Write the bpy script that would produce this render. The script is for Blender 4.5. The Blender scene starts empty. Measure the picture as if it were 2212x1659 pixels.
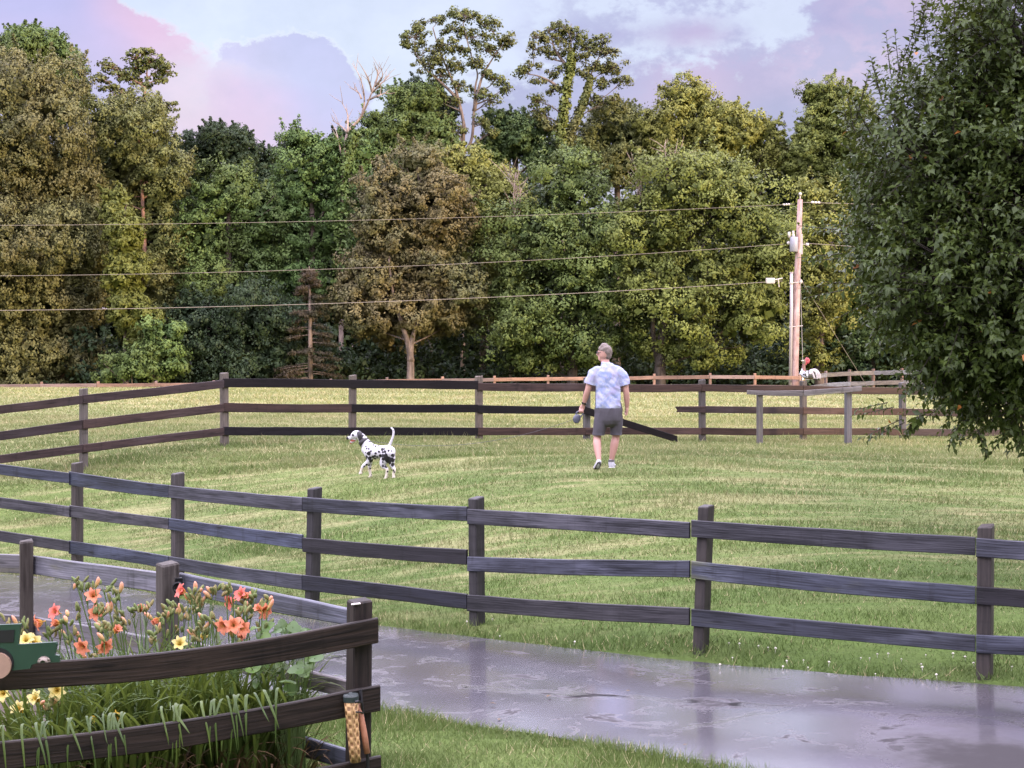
import bpy, bmesh, math, random
import numpy as np
from mathutils import Vector, Matrix, noise as mnoise

SC = bpy.context.scene
COL = SC.collection
R = math.radians
rng = np.random.default_rng(7)
random.seed(7)

# ------------------------------------------------------------------ camera, world, sun, exposure
F = 3318.0                 # focal length in units of the photograph seen 2212 px wide
CX, HY = 1106.0, 745.0     # principal column and horizon row in those units
CZ = 2.62                  # eye height above the garden
cam_d = bpy.data.cameras.new('camera')
cam = bpy.data.objects.new('camera', cam_d)
COL.objects.link(cam)
cam.location = (0, 0, CZ)
cam.rotation_euler = (R(90), 0, 0)
cam_d.sensor_width = 36.0
cam_d.lens = 36.0 * F / 2212.0
cam_d.shift_y = -(829.5 - HY) / 2212.0
cam_d.clip_end = 3000
cam_d.clip_start = 0.05
SC.camera = cam

def lin(r, g, b):
    def f(c):
        c /= 255.0
        return c / 12.92 if c <= 0.04045 else ((c + 0.055) / 1.055) ** 2.4
    return (f(r), f(g), f(b), 1.0)

SUN_AZ, SUN_EL = 128.0, 8.5       # clockwise from straight ahead, above the horizon
sun_dir = Vector((math.sin(R(SUN_AZ)) * math.cos(R(SUN_EL)), math.cos(R(SUN_AZ)) * math.cos(R(SUN_EL)), math.sin(R(SUN_EL))))
sl = bpy.data.lights.new('sun', 'SUN')
sl.energy = 3.0
sl.angle = R(4.0)
sl.color = (1.0, 0.72, 0.46)
so = bpy.data.objects.new('sun', sl)
COL.objects.link(so)
so.rotation_euler = sun_dir.to_track_quat('Z', 'Y').to_euler()
so.location = (20, -20, 30)

SC.view_settings.view_transform = 'Standard'
SC.view_settings.look = 'None'
SC.view_settings.gamma = 1.0
SC.view_settings.use_curve_mapping = False
SC.view_settings.exposure = 0.9
EXPO = 2.0 ** 0.9
SC.cycles.max_bounces = 6
SC.cycles.diffuse_bounces = 3
SC.cycles.glossy_bounces = 3
SC.cycles.transmission_bounces = 3
SC.cycles.caustics_reflective = False
SC.cycles.caustics_refractive = False
try:
    SC.cycles.use_denoising = True
except Exception:
    pass

class NB:
    """small node-tree writer"""
    def __init__(s, tree):
        s.t = tree
    def n(s, typ, **kw):
        nd = s.t.nodes.new(typ)
        for k, v in kw.items():
            setattr(nd, k, v)
        return nd
    def put(s, sock, v):
        if v is None:
            return
        if isinstance(v, bpy.types.NodeSocket):
            s.t.links.new(v, sock)
        else:
            sock.default_value = v
    def m(s, op, a, b=None, c=None, clamp=False):
        nd = s.n('ShaderNodeMath', operation=op, use_clamp=clamp)
        for i, v in enumerate((a, b, c)):
            s.put(nd.inputs[i], v)
        return nd.outputs[0]
    def ss(s, x, lo, hi):
        nd = s.n('ShaderNodeMapRange', interpolation_type='SMOOTHSTEP')
        s.put(nd.inputs[0], x); s.put(nd.inputs[1], lo); s.put(nd.inputs[2], hi)
        return nd.outputs[0]
    def mix(s, f, a, b, blend='MIX'):
        nd = s.n('ShaderNodeMix', data_type='RGBA', blend_type=blend)
        s.put(nd.inputs[0], f); s.put(nd.inputs[6], a); s.put(nd.inputs[7], b)
        return nd.outputs[2]
    def noise(s, vec, scale, detail=4.0, rough=0.55, dist=0.0):
        nd = s.n('ShaderNodeTexNoise')
        s.put(nd.inputs['Vector'], vec)
        nd.inputs['Scale'].default_value = scale
        nd.inputs['Detail'].default_value = detail
        nd.inputs['Roughness'].default_value = rough
        nd.inputs['Distortion'].default_value = dist
        return nd.outputs[0]
    def vmul(s, vec, xyz):
        nd = s.n('ShaderNodeVectorMath', operation='MULTIPLY')
        s.put(nd.inputs[0], vec); nd.inputs[1].default_value = xyz
        return nd.outputs[0]
    def vadd(s, vec, o):
        nd = s.n('ShaderNodeVectorMath', operation='ADD')
        s.put(nd.inputs[0], vec); s.put(nd.inputs[1], o)
        return nd.outputs[0]

wd = bpy.data.worlds.new('World')
SC.world = wd
wd.use_nodes = True
wt = wd.node_tree
wt.nodes.clear()
def build_world():
    b = NB(wt)
    out = b.n('ShaderNodeOutputWorld')
    tc = b.n('ShaderNodeTexCoord').outputs['Generated']
    sep = b.n('ShaderNodeSeparateXYZ'); b.put(sep.inputs[0], tc)
    X, Y, Z = sep.outputs
    az = b.m('MULTIPLY', b.m('ARCTAN2', X, Y), F)      # compass bearing and height, scaled to the photograph's grain
    el = b.m('MULTIPLY', b.m('ARCSINE', Z), F)
    def px(x): return math.atan((x - CX) / F) * F
    def py(y): return math.atan((HY - y) / F) * F
    sv = b.vmul(tc, (1.0, 1.0, 1.5))
    nb = b.m('SUBTRACT', b.noise(sv, 9.0, 8, 0.58), 0.5)        # broad billows
    nf = b.m('SUBTRACT', b.noise(b.vadd(sv, (3, 1, 2)), 34.0, 8, 0.62), 0.5)    # fine edge
    nl = b.noise(b.vadd(sv, (7, 3, 5)), 4.5, 3, 0.5)           # colour drift
    nm = b.m('SUBTRACT', b.noise(b.vadd(sv, (8, 2, 4)), 75.0, 6, 0.65), 0.5)
    edge = b.m('ADD', b.m('ADD', b.m('MULTIPLY', nb, 110.0), b.m('MULTIPLY', nf, 120.0)), b.m('MULTIPLY', nm, 75.0))
    # cloud on the left: everything under a sloping edge
    sA = b.m('ADD', b.m('MULTIPLY', b.m('SUBTRACT', az, px(262)), -0.562), b.m('MULTIPLY', b.m('SUBTRACT', el, py(0)), -0.827))
    sA = b.m('ADD', sA, b.m('MULTIPLY', edge, 0.75))
    soft = b.m('MULTIPLY', b.ss(el, py(110), py(230)), 150.0)
    mA = b.ss(sA, b.m('SUBTRACT', -6.0, soft), b.m('ADD', 16.0, soft))
    def dome(cx, cy, rx, ry, k):
        dx = b.m('DIVIDE', b.m('SUBTRACT', az, px(cx)), rx)
        dy = b.m('DIVIDE', b.m('SUBTRACT', el, py(cy)), ry)
        r = b.m('SQRT', b.m('ADD', b.m('MULTIPLY', dx, dx), b.m('MULTIPLY', dy, dy)))
        s = b.m('MULTIPLY', b.m('SUBTRACT', 1.0, r), min(rx, ry))
        return b.m('ADD', s, b.m('MULTIPLY', edge, k))
    mB = b.ss(b.m('MAXIMUM', dome(640, 250, 165, 185, 0.75), dome(556, 220, 118, 140, 0.75)), -5.0, 14.0)
    # broken cloud on the right, closing up toward the right and the horizon
    sD1 = b.m('ADD', b.m('SUBTRACT', py(150), el), b.m('MULTIPLY', b.m('SUBTRACT', az, px(1300)), 0.10))
    sD1 = b.m('MINIMUM', sD1, b.m('SUBTRACT', az, px(835)))
    sD2 = b.m('SUBTRACT', az, px(1745))
    sD3 = dome(1490, 75, 110, 30, 0.4)
    sD4 = dome(1300, 75, 110, 22, 0.5)
    sD = b.m('ADD', b.m('MAXIMUM', sD1, sD2), b.m('MULTIPLY', edge, 1.5))
    mD = b.ss(b.m('MAXIMUM', sD, b.m('MAXIMUM', sD3, sD4)), -22.0, 30.0)
    mW = b.m('MULTIPLY', b.ss(b.m('ADD', b.m('MULTIPLY', nb, 0.9), b.m('MULTIPLY', nf, 1.0)), -0.02, 0.16), b.ss(az, px(1020), px(1320)))
    mW = b.m('MULTIPLY', mW, 0.8)
    clear = lin(226, 226, 255)
    colA = b.mix(b.ss(nl, 0.40, 0.62), lin(186, 160, 228), lin(238, 172, 218))
    pinkL = b.m('MULTIPLY', b.ss(dome(395, 210, 110, 130, 0.6), -20.0, 90.0), 0.8)
    colA = b.mix(pinkL, colA, lin(240, 198, 226))
    colB = b.mix(b.ss(nl, 0.42, 0.64), lin(186, 174, 236), lin(220, 188, 238))
    hB = b.ss(el, py(330), py(140))
    colB = b.mix(b.m('MULTIPLY', hB, 0.5), colB, lin(212, 198, 244))
    colD = b.mix(b.ss(nl, 0.38, 0.64), lin(168, 152, 212), lin(216, 174, 222))
    pinkR = b.ss(dome(2050, -20, 330, 120, 0.8), -30.0, 100.0)
    pinkR2 = b.ss(dome(1830, 150, 180, 90, 0.8), -30.0, 80.0)
    colD = b.mix(b.m('MULTIPLY', b.m('MAXIMUM', pinkR, pinkR2), 0.75), colD, lin(234, 196, 232))
    c = b.mix(mD, clear, colD)
    c = b.mix(mW, c, lin(178, 164, 214))
    c = b.mix(mB, c, colB)
    c = b.mix(mA, c, colA)
    rim = b.m('MULTIPLY', b.m('MULTIPLY', mB, b.m('SUBTRACT', 1.0, mB)), b.m('SUBTRACT', 1.0, mA))
    rim = b.m('ADD', rim, b.m('MULTIPLY', b.m('MULTIPLY', mA, b.m('SUBTRACT', 1.0, mA)), 0.6))
    shade = b.m('ADD', 0.98, b.m('ADD', b.m('MULTIPLY', nb, 0.40), b.m('MULTIPLY', nf, 0.26)))
    c = b.mix(1.0, c, shade, 'MULTIPLY')
    rim = b.m('MULTIPLY', rim, b.ss(el, py(210), py(120)))
    c = b.mix(b.m('MULTIPLY', rim, 1.6), c, (1.0, 1.0, 1.0, 1.0))
    # sky overhead and behind the viewer, out of view, brightened to light the scene
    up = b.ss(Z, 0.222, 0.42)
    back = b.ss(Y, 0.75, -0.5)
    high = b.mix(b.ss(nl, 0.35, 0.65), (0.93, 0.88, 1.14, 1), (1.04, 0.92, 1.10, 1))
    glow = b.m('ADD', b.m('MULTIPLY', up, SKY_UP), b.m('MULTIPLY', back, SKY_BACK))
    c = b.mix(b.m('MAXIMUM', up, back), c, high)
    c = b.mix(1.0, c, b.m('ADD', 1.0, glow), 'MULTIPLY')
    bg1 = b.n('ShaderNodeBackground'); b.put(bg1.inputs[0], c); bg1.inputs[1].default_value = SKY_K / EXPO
    sky = b.n('ShaderNodeTexSky', sky_type='NISHITA')
    sky.sun_disc = False
    sky.sun_elevation = R(SUN_EL); sky.sun_rotation = R(SUN_AZ)
    bg2 = b.n('ShaderNodeBackground'); b.put(bg2.inputs[0], sky.outputs[0]); bg2.inputs[1].default_value = 0.05
    add = b.n('ShaderNodeAddShader')
    wt.links.new(bg1.outputs[0], add.inputs[0]); wt.links.new(bg2.outputs[0], add.inputs[1])
    wt.links.new(add.outputs[0], out.inputs[0])
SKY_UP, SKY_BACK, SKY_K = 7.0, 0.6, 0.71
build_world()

# ------------------------------------------------------------------ object helpers
def S(px, py, d):
    return Vector(((px - CX) / F * d, d, CZ - (py - HY) / F * d))
def SX(px, d):
    return (px - CX) / F * d

WLOC = {}
def wloc(o):
    return WLOC.get(o.name, Vector((0, 0, 0)))
def tag(o, label=None, cat=None, group=None, kind=None):
    if label: o['label'] = label
    if cat: o['category'] = cat
    if group: o['group'] = group
    if kind: o['kind'] = kind
    return o
def thing(name, label, cat, loc, group=None):
    o = bpy.data.objects.new(name, None)
    COL.objects.link(o)
    o.empty_display_size = 0.2
    o.location = loc
    WLOC[o.name] = Vector(loc)
    return tag(o, label, cat, group)
def link(name, me, mat, parent=None, loc=None, smooth=True):
    """me holds world coordinates; it is moved so that its origin is loc (or the parent's)"""
    o = bpy.data.objects.new(name, me)
    COL.objects.link(o)
    base = Vector(loc) if loc is not None else (wloc(parent) if parent else Vector((0, 0, 0)))
    if base.length > 0:
        me.transform(Matrix.Translation(-base))
    WLOC[o.name] = base
    if parent:
        o.parent = parent
        o.location = base - wloc(parent)
    else:
        o.location = base
    if mat is not None:
        for mm in (mat if isinstance(mat, (list, tuple)) else [mat]):
            me.materials.append(mm)
    if smooth:
        me.polygons.foreach_set('use_smooth', np.ones(len(me.polygons), bool))
    return o
def np_mesh(name, verts, faces, rnd=None, uv=None, cn=None):
    verts = np.asarray(verts, np.float32); faces = np.asarray(faces, np.int32)
    me = bpy.data.meshes.new(name)
    k = faces.shape[1]
    me.vertices.add(len(verts)); me.vertices.foreach_set('co', verts.ravel())
    me.loops.add(faces.size); me.loops.foreach_set('vertex_index', faces.ravel())
    me.polygons.add(len(faces)); me.polygons.foreach_set('loop_start', np.arange(0, faces.size, k, dtype=np.int32))
    me.update(calc_edges=True)
    if rnd is not None:
        a = me.attributes.new('rnd', 'FLOAT', 'FACE')
        a.data.foreach_set('value', np.asarray(rnd, np.float32))
    if cn is not None:
        a = me.attributes.new('cn', 'FLOAT_VECTOR', 'FACE')
        a.data.foreach_set('vector', np.asarray(cn, np.float32).ravel())
    if uv is not None:
        l = me.uv_layers.new(name='UVMap')
        l.data.foreach_set('uv', np.asarray(uv, np.float32)[faces.ravel()].ravel())
    return me

class MB:
    """collects shapes that become ONE mesh"""
    def __init__(s):
        s.v = []; s.f = []; s.uv = []; s.mi = []
        s.cur = 0
    def add(s, verts, faces, uv=None):
        o = len(s.v)
        s.v.extend([tuple(p) for p in verts])
        s.uv.extend(uv if uv is not None else [(p[0] + p[1] * 0.7, p[2]) for p in verts])
        s.f.extend([tuple(i + o for i in f) for f in faces])
        s.mi.extend([s.cur] * len(faces))
        return s
    def build(s, name, mat, parent=None, loc=None, smooth=False):
        me = bpy.data.meshes.new(name)
        me.from_pydata(s.v, [], s.f)
        me.update()
        l = me.uv_layers.new(name='UVMap')
        vi = np.zeros(len(me.loops), np.int32); me.loops.foreach_get('vertex_index', vi)
        l.data.foreach_set('uv', np.asarray(s.uv, np.float32)[vi].ravel())
        if any(s.mi):
            me.polygons.foreach_set('material_index', np.asarray(s.mi, np.int32))
        return link(name, me, mat, parent, loc, smooth)
    def box(s, c, sx, sy, sz, rz=0.0, ch=0.0):
        """upright box centred at c, turned by rz, with chamfered vertical edges"""
        ch = ch or min(sx, sy) * 0.08
        hx, hy = sx / 2, sy / 2
        sec = [(-hx + ch, -hy), (hx - ch, -hy), (hx, -hy + ch), (hx, hy - ch), (hx - ch, hy), (-hx + ch, hy), (-hx, hy - ch), (-hx, -hy + ch)]
        ca, sa = math.cos(rz), math.sin(rz)
        c = Vector(c)
        zs = [-sz / 2, -sz / 2 + ch, sz / 2 - ch, sz / 2]
        vs = []; uv = []
        for k, z in enumerate(zs):
            q = 1.0 if k in (1, 2) else 1.0 - ch / max(hx, hy)
            acc = 0
            for i, (a, b_) in enumerate(sec):
                a *= q; b_ *= q
                vs.append(c + Vector((a * ca - b_ * sa, a * sa + b_ * ca, z)))
                uv.append((z, i * 0.05))
        fs = []
        for k in range(3):
            for i in range(8):
                j = (i + 1) % 8
                fs.append((k * 8 + i, k * 8 + j, (k + 1) * 8 + j, (k + 1) * 8 + i))
        fs.append(tuple(range(7, -1, -1))); fs.append(tuple(range(24, 32)))
        return s.add(vs, fs, uv)
    def tube(s, pts, radii, n=8, caps=True):
        pts = [Vector(p) for p in pts]
        if not isinstance(radii, (list, tuple)): radii = [radii] * len(pts)
        vs = []; uv = []; fs = []
        prev = None; L = 0
        for i, p in enumerate(pts):
            t = (pts[min(i + 1, len(pts) - 1)] - pts[max(i - 1, 0)])
            if t.length < 1e-9: t = Vector((0, 0, 1))
            t.normalize()
            if prev is None:
                a = t.cross(Vector((0, 0, 1)) if abs(t.z) < 0.9 else Vector((1, 0, 0))).normalized()
            else:
                a = (prev - t * prev.dot(t)); a = a.normalized() if a.length > 1e-6 else t.orthogonal().normalized()
            prev = a
            bb = t.cross(a)
            if i: L += (p - pts[i - 1]).length
            for k in range(n):
                an = 2 * math.pi * k / n
                vs.append(p + (a * math.cos(an) + bb * math.sin(an)) * radii[i])
                uv.append((L, k / n * 0.3))
        for i in range(len(pts) - 1):
            for k in range(n):
                j = (k + 1) % n
                fs.append((i * n + k, i * n + j, (i + 1) * n + j, (i + 1) * n + k))
        if caps:
            fs.append(tuple(range(n - 1, -1, -1))); fs.append(tuple(range((len(pts) - 1) * n, len(pts) * n)))
        return s.add(vs, fs, uv)
    def ball(s, c, r, seg=12, rings=8):
        c = Vector(c); r = r if isinstance(r, (tuple, list)) else (r, r, r)
        vs = []; fs = []
        for i in range(rings + 1):
            th = math.pi * i / rings
            for k in range(seg):
                ph = 2 * math.pi * k / seg
                vs.append(c + Vector((r[0] * math.sin(th) * math.cos(ph), r[1] * math.sin(th) * math.sin(ph), r[2] * math.cos(th))))
        for i in range(rings):
            for k in range(seg):
                j = (k + 1) % seg
                fs.append((i * seg + k, (i + 1) * seg + k, (i + 1) * seg + j, i * seg + j))
        return s.add(vs, fs)
    def prism(s, outline, depth_vec):
        """closed outline of points pushed along depth_vec"""
        n = len(outline); o = [Vector(p) for p in outline]; dv = Vector(depth_vec)
        vs = o + [p + dv for p in o]
        fs = [tuple(range(n)), tuple(range(2 * n - 1, n - 1, -1))]
        fs += [((i + 1) % n, i, i + n, (i + 1) % n + n) for i in range(n)]
        return s.add(vs, fs)

def spline(pts, n=6):
    """Catmull-Rom through points (any dimension)"""
    P = [np.asarray(p, float) for p in pts]
    P = [2 * P[0] - P[1]] + P + [2 * P[-1] - P[-2]]
    out = []
    for i in range(1, len(P) - 2):
        for k in range(n):
            t = k / n
            out.append(0.5 * ((2 * P[i]) + (-P[i - 1] + P[i + 1]) * t + (2 * P[i - 1] - 5 * P[i] + 4 * P[i + 1] - P[i + 2]) * t * t + (-P[i - 1] + 3 * P[i] - 3 * P[i + 1] + P[i + 2]) * t ** 3))
    out.append(P[-2])
    return out

# ------------------------------------------------------------------ materials
MATS = {}
def new_mat(name):
    m = bpy.data.materials.new(name)
    m.use_nodes = True
    m.node_tree.nodes.clear()
    b = NB(m.node_tree)
    out = b.n('ShaderNodeOutputMaterial')
    p = b.n('ShaderNodeBsdfPrincipled')
    m.node_tree.links.new(p.outputs[0], out.inputs[0])
    MATS[name] = m
    return m, b, p, out
def c4(c): return (c[0], c[1], c[2], 1.0)

def simple(name, col, rough=0.5, metal=0.0, var=0.12, scale=30.0, bump=0.0, spec=0.5):
    m, b, p, out = new_mat(name)
    pos = b.n('ShaderNodeTexCoord').outputs['Object']
    n = b.noise(pos, scale, 5)
    f = b.m('ADD', 1.0 - var, b.m('MULTIPLY', n, 2 * var))
    b.put(p.inputs['Base Color'], b.mix(1.0, c4(col), f, 'MULTIPLY'))
    p.inputs['Roughness'].default_value = rough
    p.inputs['Metallic'].default_value = metal
    p.inputs['Specular IOR Level'].default_value = spec
    if bump:
        bp = b.n('ShaderNodeBump'); bp.inputs['Strength'].default_value = bump; bp.inputs['Distance'].default_value = 0.01
        b.put(bp.inputs['Height'], n); b.put(p.inputs['Normal'], bp.outputs[0])
    return m

def wood(name, dark, light, moss=None, rough=0.55, grey=None, spec=0.4):
    """weathered board: grain runs along U"""
    m, b, p, out = new_mat(name)
    uvn = b.n('ShaderNodeUVMap').outputs[0]
    rnd = b.n('ShaderNodeObjectInfo').outputs['Random']
    off = b.n('ShaderNodeCombineXYZ'); b.put(off.inputs[0], b.m('MULTIPLY', rnd, 37.0)); b.put(off.inputs[1], b.m('MULTIPLY', rnd, 91.0))
    uv = b.vadd(uvn, off.outputs[0])
    g1 = b.noise(b.vmul(uv, (1.6, 26.0, 1.0)), 1.0, 6, 0.6, 0.9)
    g2 = b.noise(b.vmul(uv, (4.0, 130.0, 1.0)), 1.0, 4, 0.6, 0.2)
    wv = b.n('ShaderNodeTexWave', wave_type='BANDS', bands_direction='Y')
    b.put(wv.inputs['Vector'], b.vmul(uv, (0.6, 9.0, 1.0)))
    wv.inputs['Scale'].default_value = 1.6; wv.inputs['Distortion'].default_value = 7.0; wv.inputs['Detail'].default_value = 3; wv.inputs['Detail Scale'].default_value = 0.8
    vo = b.n('ShaderNodeTexVoronoi'); b.put(vo.inputs['Vector'], b.vmul(uv, (1.3, 7.0, 1.0))); vo.inputs['Scale'].default_value = 1.0
    knot = b.m('MULTIPLY', b.m('SUBTRACT', 1.0, b.ss(vo.outputs[0], 0.04, 0.14)), 0.7)
    g3 = b.noise(b.vmul(uv, (0.9, 5.0, 1.0)), 1.0, 5, 0.6, 0.6)
    f = b.m('ADD', b.m('MULTIPLY', g1, 0.45), b.m('ADD', b.m('MULTIPLY', g2, 0.22), b.m('ADD', b.m('MULTIPLY', g3, 0.38), b.m('MULTIPLY', wv.outputs[1], 0.05))))
    f = b.ss(f, 0.40, 0.70)
    c = b.mix(f, c4(dark), c4(light))
    patch = b.noise(b.vmul(uv, (1.1, 3.0, 1.0)), 1.0, 4)
    if grey:
        c = b.mix(b.m('MULTIPLY', b.ss(patch, 0.50, 0.70), b.m('MULTIPLY', f, 0.8)), c, c4(grey))
    if moss:
        p2 = b.noise(b.vadd(b.vmul(uv, (0.9, 5.0, 1.0)), (9, 4, 0)), 1.0, 4)
        c = b.mix(b.m('MULTIPLY', b.ss(p2, 0.55, 0.75), 0.6), c, c4(moss))
    c = b.mix(knot, c, (dark[0] * 0.35, dark[1] * 0.35, dark[2] * 0.35, 1))
    val = b.m('ADD', 0.72, b.m('MULTIPLY', rnd, 0.55))
    c = b.mix(1.0, c, val, 'MULTIPLY')
    r2 = b.m('FRACT', b.m('MULTIPLY', rnd, 17.3))
    c = b.mix(1.0, c, b.mix(r2, (1.16, 1.0, 0.80, 1), (0.92, 1.0, 1.10, 1)), 'MULTIPLY')
    st = b.noise(b.vmul(b.vadd(uvn, off.outputs[0]), (9.0, 1.2, 1.0)), 1.0, 4, 0.6)      # rain streaks running down the face
    c = b.mix(b.m('MULTIPLY', b.ss(st, 0.56, 0.72), 0.55), c, b.mix(1.0, c, (0.30, 0.30, 0.28, 1), 'MULTIPLY'))
    b.put(p.inputs['Base Color'], c)
    b.put(p.inputs['Roughness'], b.m('ADD', rough - 0.12, b.m('MULTIPLY', g1, 0.28)))
    p.inputs['Specular IOR Level'].default_value = spec
    bp = b.n('ShaderNodeBump'); bp.inputs['Strength'].default_value = 0.4; bp.inputs['Distance'].default_value = 0.004
    b.put(bp.inputs['Height'], b.m('ADD', f, b.m('MULTIPLY', knot, -0.5))); b.put(p.inputs['Normal'], bp.outputs[0])
    return m

def leafmat(name, c1, c2, c3=None, rough=0.55, trans=0.25, spec=0.2, nscale=0.25, odd=None, clump=True):
    m, b, p, out = new_mat(name)
    at = b.n('ShaderNodeAttribute', attribute_name='rnd').outputs['Fac']
    pos = b.n('ShaderNodeNewGeometry').outputs['Position']
    nz = b.noise(pos, nscale, 4)
    c = b.mix(at, c4(c1), c4(c2))
    if c3 is not None:
        c = b.mix(b.ss(nz, 0.42, 0.66), c, c4(c3))
    if odd is not None:
        c = b.mix(b.m('GREATER_THAN', at, 0.9985), c, c4(odd))
    b.put(p.inputs['Base Color'], c)
    p.inputs['Roughness'].default_value = rough
    p.inputs['Specular IOR Level'].default_value = spec
    tr = b.n('ShaderNodeBsdfTranslucent'); b.put(tr.inputs[0], b.mix(0.25, c, (0.30, 0.34, 0.06, 1)))
    if clump:                    # the leaves of one spray turn the same way
        gn = b.n('ShaderNodeNewGeometry').outputs['Normal']
        cn = b.n('ShaderNodeAttribute', attribute_name='cn').outputs['Vector']
        nn = b.n('ShaderNodeVectorMath', operation='NORMALIZE')
        b.put(nn.inputs[0], b.vadd(b.vmul(gn, (0.32, 0.32, 0.32)), cn))
        b.put(p.inputs['Normal'], nn.outputs[0]); b.put(tr.inputs['Normal'], nn.outputs[0])
    mx = b.n('ShaderNodeMixShader'); mx.inputs[0].default_value = trans
    m.node_tree.links.new(p.outputs[0], mx.inputs[1]); m.node_tree.links.new(tr.outputs[0], mx.inputs[2])
    m.node_tree.links.new(mx.outputs[0], out.inputs[0])
    return m

def bark(name, c1, c2, scale=6.0):
    m, b, p, out = new_mat(name)
    pos = b.n('ShaderNodeNewGeometry').outputs['Position']
    n = b.noise(b.vmul(pos, (1, 1, 0.25)), scale, 6, 0.65)
    b.put(p.inputs['Base Color'], b.mix(b.ss(n, 0.35, 0.68), c4(c1), c4(c2)))
    p.inputs['Roughness'].default_value = 0.85
    p.inputs['Specular IOR Level'].default_value = 0.2
    bp = b.n('ShaderNodeBump'); bp.inputs['Strength'].default_value = 0.7; bp.inputs['Distance'].default_value = 0.03
    b.put(bp.inputs['Height'], n); b.put(p.inputs['Normal'], bp.outputs[0])
    return m

W_NEAR = wood('near_board', (0.0050, 0.0059, 0.0092), (0.0437, 0.0487, 0.0672), None, 0.5, (0.085, 0.093, 0.125), 0.3)
W_NEAR_DARK = wood('near_board_dark', (0.0034, 0.0034, 0.0059), (0.0185, 0.0193, 0.0277), None, 0.5, None, 0.3)
W_NEAR_MOSS = wood('near_board_moss', (0.0067, 0.0076, 0.0101), (0.0462, 0.0496, 0.0638), (0.090, 0.090, 0.040), 0.55, (0.105, 0.112, 0.135), 0.3)
W_POST = wood('near_post', (0.0096, 0.0088, 0.0096), (0.0400, 0.0368, 0.0384), None, 0.6)
W_MID = wood('mid_board', (0.012, 0.0075, 0.0075), (0.046, 0.030, 0.028), None, 0.6, (0.048, 0.037, 0.040), 0.2)
W_MID_BLACK = wood('mid_board_black', (0.003, 0.0022, 0.003), (0.009, 0.007, 0.008), None, 0.6, None, 0.15)
W_MID_POST = wood('mid_post', (0.028, 0.025, 0.023), (0.095, 0.085, 0.078), (0.06, 0.06, 0.03), 0.7)
W_FAR = wood('far_board', (0.08, 0.050, 0.040), (0.19, 0.125, 0.10), None, 0.7)
W_GREY = wood('grey_board', (0.035, 0.036, 0.041), (0.115, 0.116, 0.128), (0.13, 0.14, 0.10), 0.7)
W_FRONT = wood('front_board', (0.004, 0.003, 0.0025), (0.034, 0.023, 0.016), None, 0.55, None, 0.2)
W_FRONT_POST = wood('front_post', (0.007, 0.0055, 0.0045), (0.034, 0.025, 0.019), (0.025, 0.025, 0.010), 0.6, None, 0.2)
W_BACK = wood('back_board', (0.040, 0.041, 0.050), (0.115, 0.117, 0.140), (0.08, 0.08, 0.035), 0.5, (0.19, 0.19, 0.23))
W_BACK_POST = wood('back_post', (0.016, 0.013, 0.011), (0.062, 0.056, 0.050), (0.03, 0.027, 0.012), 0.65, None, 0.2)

# ------------------------------------------------------------------ terrain
E_FAR = [(-26, 33.0), (-14, 25.0), (-8.6, 20.6), (-5.5, 18.8), (-3.1, 16.4), (-1.31, 15.0), (1.47, 12.97), (3.9, 11.75), (7, 10.4), (14, 7.6), (26, 3.0)]
E_NEAR = [(-26, 29.5), (-14, 21.3), (-8, 16.8), (-4.2, 13.7), (-2.3, 12.15), (-0.76, 11.07), (-0.12, 10.63), (0.76, 9.97), (1.25, 9.5), (2.6, 8.5), (5, 6.8), (9, 4.0), (16, -1.0)]
FARC = np.array(spline(E_FAR, 10)); NEARC = np.array(spline(E_NEAR, 10))
def NEAR_OF(x): return float(np.interp(x, NEARC[:, 0], NEARC[:, 1]))
def FAR_OF(x): return float(np.interp(x, FARC[:, 0], FARC[:, 1]))
def z_rel(px, py, d): return ((px - CX) / F * d, d, -(py - HY) / F * d)
CP = [z_rel(1514, 1394, 13.2), z_rel(1031, 1342, 14.8), z_rel(674, 1297, 16.4), z_rel(167, 1212, 20.0), z_rel(2126, 1440, 12.2),
      z_rel(181, 1013, 25.2), z_rel(485, 963, 26.8), z_rel(1035, 952, 28.9), z_rel(1517, 955, 30.3), z_rel(1735, 952, 31.0), z_rel(1950, 949, 31.8),
      z_rel(1315, 1011, 21.9), z_rel(820, 1031, 22.5),
      z_rel(878, 1534, 11.07), z_rel(1070, 1567, 10.63), z_rel(1360, 1621, 9.97), z_rel(1541, 1663, 9.5),
      z_rel(817, 1353, 15.0), z_rel(1481, 1419, 12.97), z_rel(2212, 1481, 11.75),
      (-0.9, 8.5, -2.62), (-2.3, 10.5, -2.66), (-3.6, 12.0, -2.74), (-3, 7.5, -2.6), (2, 6, -2.6), (0, 2, -2.62), (10, 5, -2.6), (-8, 6, -2.62),
      (7.2, 16, -2.35), (12, 14, -2.4), (-12, 20, -2.86), (-9, 20, -2.84), (-14, 26, -2.5), (-12, 30, -2.0), (12, 24, -1.95), (16, 32, -1.95), (20, 20, -2.3),
      (0, -20, -2.6), (30, -10, -2.6), (-30, -10, -2.6), (-30, 30, -2.6), (40, 40, -2.2)]
for x in (-24, -16, -8, 0, 8, 16, 24):
    CP += [(x, 42, -1.68), (x, 51, -1.47), (x, 57, -1.75), (x, 65, -2.75), (x, 72, -2.75), (x, 90, -2.9), (x, 130, -3.0)]
for x in (-120, 120):
    CP += [(x, 60, -2.4), (x, 140, -3.0), (x, 0, -2.6)]
_ed0 = np.array([(1.47, 12.97, -2.63), (3.9, 11.75, -2.60), (-1.31, 15.0, -2.75), (-0.76, 11.07, -2.63), (-0.12, 10.63, -2.63), (0.76, 9.97, -2.63), (1.25, 9.5, -2.63)])
_pl = np.linalg.lstsq(np.stack([np.ones(7), _ed0[:, 0], _ed0[:, 1]], 1), _ed0[:, 2], rcond=None)[0]
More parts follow.
